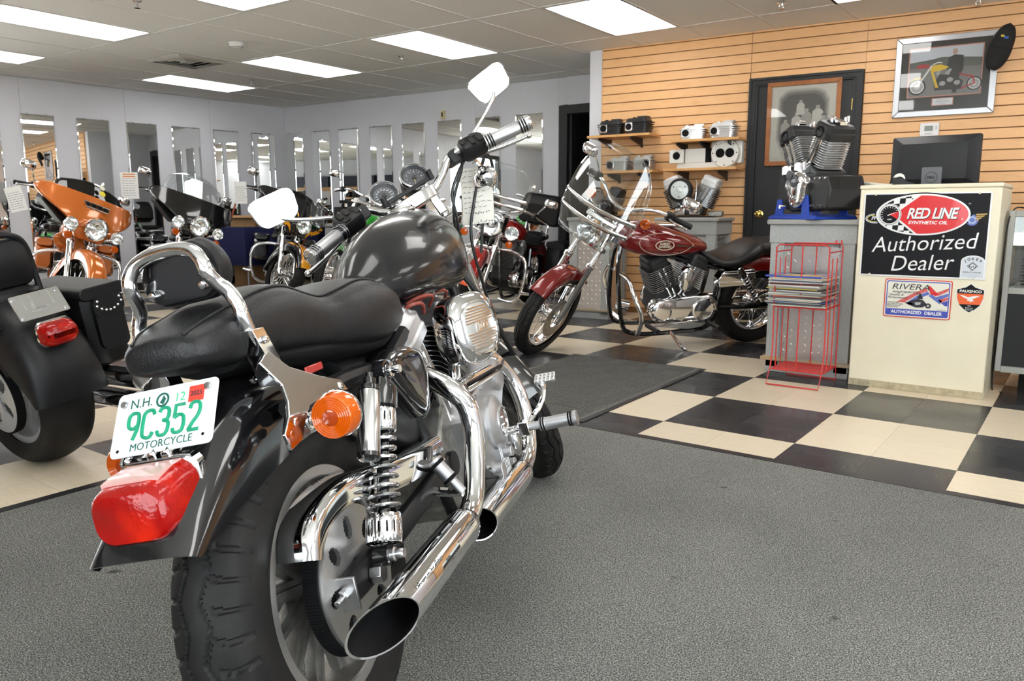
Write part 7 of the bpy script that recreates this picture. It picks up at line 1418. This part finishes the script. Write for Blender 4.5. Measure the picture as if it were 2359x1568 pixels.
# ---- glass display case at the right edge
dc = thing('display_case', 'aluminium framed glass display case with black base at the right edge', 'display case', (1.74, 1.92, 0))
ALF = mat('case_aluminium', (.36, .36, .335), .5, .2); hx_, hy_ = .56, .30
obj('lower_panel', G().box((0, 0, .335), (2 * hx_ - .03, 2 * hy_ - .03, .41)), BLKSATIN, dc, smooth=0); obj('kick_base', G().box((.05, .03, .055), (2 * hx_ - .12, 2 * hy_ - .10, .11)), BLKDULL, dc, smooth=0)
for sx in (-1, 1):
    for sy in (-1, 1): obj('corner_post', G().box((sx * (hx_ - .014), sy * (hy_ - .014), .545), (.028, .028, .86)), ALF, dc, bev=.002)
for z_ in (.128, .555, .962): 
    for sy in (-1, 1): obj('long_rail', G().box((0, sy * (hy_ - .014), z_), (2 * hx_ - .056, .028, .034)), ALF, dc, bev=.002)
    for sx in (-1, 1): obj('short_rail', G().box((sx * (hx_ - .014), 0, z_), (.028, 2 * hy_ - .056, .034)), ALF, dc, bev=.002)
CG = clear_mat('case_glass', (.93, .96, .95), .01, .08)
obj('front_glass', G().bb((-hx_ + .028, -hy_ + .008, .573), (hx_ - .028, -hy_ + .013, .944)), CG, dc, smooth=0); obj('side_glass', G().bb((-hx_ + .008, -hy_ + .028, .573), (-hx_ + .013, hy_ - .028, .944)), CG, dc, smooth=0); obj('top_glass', G().bb((-hx_ + .028, -hy_ + .028, .965), (hx_ - .028, hy_ - .028, .972)), CG, dc, smooth=0)
obj('case_floor', G().bb((-hx_ + .03, -hy_ + .03, .552), (hx_ - .03, hy_ - .03, .56)), PAPER, dc, smooth=0); obj('back_wall', G().bb((-hx_ + .03, hy_ - .03, .573), (hx_ - .03, hy_ - .02, .944)), mat('case_back_grey', (.30, .31, .32), .5), dc, smooth=0)
for x in (-.40, -.33): obj('slotted_strip', G().bb((x, hy_ - .045, .58), (x + .018, hy_ - .031, .94)), ALF, dc, smooth=0)
fc = thing('finned_cylinder', 'black finned engine cylinder inside the glass display case', 'engine part', (1.315, 1.86, .5605)); g = G()
for k in range(9): g.lathe([(.03, .012 + k * .017), (.072, .012 + k * .017), (.072, .017 + k * .017), (.03, .017 + k * .017)], (0, 0, 0), (0, 0, 1), 28, loop=True)
obj('fins', g, BLKENG, fc)['kind'] = 'stuff'; obj('sleeve', G().lathe([(.03, 0), (.05, 0), (.05, .17), (.03, .17)], (0, 0, 0), (0, 0, 1), 24, loop=True), ALLOY, fc)
rb = thing('red_box', 'small red box inside the glass display case behind the finned cylinder', 'box', (1.33, 2.02, .5605)); obj('carton', G().box((0, 0, .15), (.12, .08, .30)), mat('box_red', (.55, .04, .03), .5), rb, bev=.001); obj('label_panel', G().box((0, -.0405, .22), (.08, .002, .08)), PAPERW, rb, smooth=0)
pt_ = thing('parts_tray', 'scattered chrome fasteners on a checkered sheet in the glass display case', 'tray', (1.27, 1.74, .5605)); obj('sheet', G().box((0, 0, .002), (.13, .16, .004)), PAPERW, pt_, smooth=0); g = G()
for k in range(14): g.box((-.05 + .018 * (k % 7), -.06 + .03 * (k // 7) + .01 * (k % 3), .008), (.014, .02, .008), Matrix.Rotation(k, 3, 'Z'))
obj('fasteners', g, STEEL, pt_)['kind'] = 'stuff'
rg_ = thing('card_terminal', 'black counter terminal on top of the glass display case at the right edge', 'terminal', (1.36, 2.0, .979)); obj('body', G().prism([(-.12, y, z_) for y, z_ in ((-.12, 0), (.12, 0), (.12, .10), (.02, .12), (-.12, .05))], (.24, 0, 0)), BLKPLAS, rg_, bev=.006); obj('keypad', G().box((0, -.05, .09), (.16, .08, .004), Matrix.Rotation(.45, 3, 'X')), BLKDULL, rg_); obj('screen', G().box((0, .07, .113), (.18, .07, .004), Matrix.Rotation(-.2, 3, 'X')), BLKGLOSS, rg_)
tag(obj('cable', G().tube([(1.25, 1.90, .985), (1.20, 1.70, .99), (1.178, 1.60, .90), (1.172, 1.60, .60), (1.171, 1.62, .30), (1.175, 1.66, .006), (1.23, 1.60, .006)], .004, 6, 5), CABLE), 'thin grey cable hanging between the cream cabinet and the display case', 'cable')
# ---- blue clothed table with cartons, grey bench by the back wall
tb_ = thing('folding_table', 'folding table under a dark blue cloth between the black and flame painted motorcycles', 'table', (-7.76, 3.42, 0), R(2))
obj('table_top', G().box((0, 0, .775), (.79, 1.20, .03)), mat('table_board', (.4, .38, .34), .6), tb_)
for sx in (-1, 1):
    for sy in (-1, 1): obj('leg', G().cyl((sx * .33, sy * .53, 0), (sx * .33, sy * .53, .76), .014, None, 10), STEEL, tb_)
BCL = mat('navy_cloth', (.012, .016, .085), .8, bump=(150, .2)); rows = []
for z_, o_ in ((.30, .03), (.45, .024), (.62, .016), (.75, .008), (.795, .004), (.800, -.02)):
    rows.append([(x * (1 + (o_ + .010 * math.sin(k * 1.7) * (.8 - z_)) / .47), y * (1 + (o_ + .010 * math.cos(k * 1.3) * (.8 - z_)) / .65), z_) for k, (x, y) in enumerate([(.402 * a, .605 * b_) for a, b_ in [(-1, -1 + .1 * i) for i in range(20)] + [(-1 + .1 * i, 1) for i in range(20)] + [(1, 1 - .1 * i) for i in range(20)] + [(1 - .1 * i, -1) for i in range(20)]])])
tag(obj('tablecloth', G(Matrix.Translation((-7.76, 3.42, 0)) @ Matrix.Rotation(R(2), 4, 'Z')).loft([rows[0]] + rows, caps=False).add([p for p in rows[-1]], [tuple(range(80))]), BCL, smooth=50), 'dark blue cloth draped over the table behind the black touring motorcycle', 'tablecloth')
KRA = mat('kraft_cardboard', (.42, .25, .12), .75, var=(8, (.36, .21, .10)))
def carton(x, y, z_, w_, d_, h_, rz, label, open_=True):
    t = thing('carton', label, 'box', (x, y, z_), R(rz), 'cardboard cartons'); g = G()
    for a, b_ in (((-w_ / 2, -d_ / 2, 0), (w_ / 2, -d_ / 2 + .006, h_)), ((-w_ / 2, d_ / 2 - .006, 0), (w_ / 2, d_ / 2, h_)), ((-w_ / 2, -d_ / 2, 0), (-w_ / 2 + .006, d_ / 2, h_)), ((w_ / 2 - .006, -d_ / 2, 0), (w_ / 2, d_ / 2, h_)), ((-w_ / 2, -d_ / 2, 0), (w_ / 2, d_ / 2, .006))): g.bb(a, b_)
    obj('box_body', g, KRA, t, smooth=0)
    for s in (-1, 1): obj('flap', G().box((0, s * (d_ / 2 + .03), h_ - .015) if open_ else (0, s * d_ / 4, h_ + .002), (w_ * .98, .07 if open_ else d_ / 2 - .004, .005), Matrix.Rotation(R(-25 * s if open_ else 0), 3, 'X')), KRA, t, smooth=0)
carton(-7.58, 3.02, .802, .32, .26, .15, 40, 'open cardboard carton on the blue table nearest the black motorcycle'); carton(-7.60, 3.46, .802, .34, .30, .17, 25, 'open cardboard carton in the middle of the blue table'); carton(-7.64, 3.86, .802, .30, .26, .14, 10, 'open cardboard carton at the far end of the blue table')
carton(-7.64, 3.14, 0, .36, .34, .30, 8, 'closed brown carton on the floor under the blue table', False); carton(-7.64, 3.66, 0, .38, .36, .28, 4, 'second closed brown carton on the floor under the blue table', False)
bn = thing('workbench', 'light grey steel bench against the back wall behind the chopper', 'bench', M=TB @ Matrix.Rotation(-PI / 2, 4, 'X') @ Matrix.Translation((2.05, -.32, 0))); GB = mat('bench_grey', (.42, .43, .43), .5)
obj('bench_top', G().box((0, 0, .82), (1.5, .55, .04)), GB, bn, bev=.004); obj('front_panel', G().box((0, -.24, .41), (1.46, .02, .78)), GB, bn, smooth=0)
for x in (-.48, .0, .48): obj('drawer_front', G().box((x, -.255, .66), (.44, .014, .22)), GB, bn, bev=.003); obj('door_panel', G().box((x, -.255, .29), (.44, .014, .46)), GB, bn, bev=.003)
for k, (s, h_, w_, lb) in enumerate(((1.45, .22, .16, 'black tool box on the grey bench nearest the corner'), (1.68, .30, .12, 'tall narrow black machine on the grey bench'), (1.95, .24, .20, 'black bench machine in the middle of the grey bench'))):
    t = thing('bench_machine', lb, 'machine', M=TB @ Matrix.Rotation(-PI / 2, 4, 'X') @ Matrix.Translation((s, -.32, .84))); obj('body', G().box((0, 0, h_ / 2), (w_, .24, h_)), BLKSATIN, t, bev=.01); obj('arm', G().cyl((0, -.02, h_ - .004), (0, -.02, h_ + .07), .02, None, 10).box((.02, -.02, h_ + .07), (w_ * .8, .05, .05)), BLKPLAS, t, bev=.004); obj('knob', G().cyl((w_ * .2, -.12, h_ * .6), (w_ * .2, -.15, h_ * .6), .025, None, 12), STEEL, t)
lt = thing('signal_unit', 'black box with two white lamps and one red lamp behind the chopper', 'lamp', M=TB @ Matrix.Rotation(-PI / 2, 4, 'X') @ Matrix.Translation((2.25, -.34, .84))); obj('housing', G().box((0, 0, .16), (.26, .10, .32)), BLKSATIN, lt, bev=.01)
for x, z_, m_, nm in ((-.07, .26, GLASSY, 'white_lamp'), (.08, .26, GLASSY, 'white_lamp'), (-.05, .11, mat('red_lamp_glass', (.75, .03, .02), .25, 0, .5), 'red_lamp')): obj(nm, G().ell((x, -.055, z_), (.035, .025, .035), 16, 10), m_, lt)
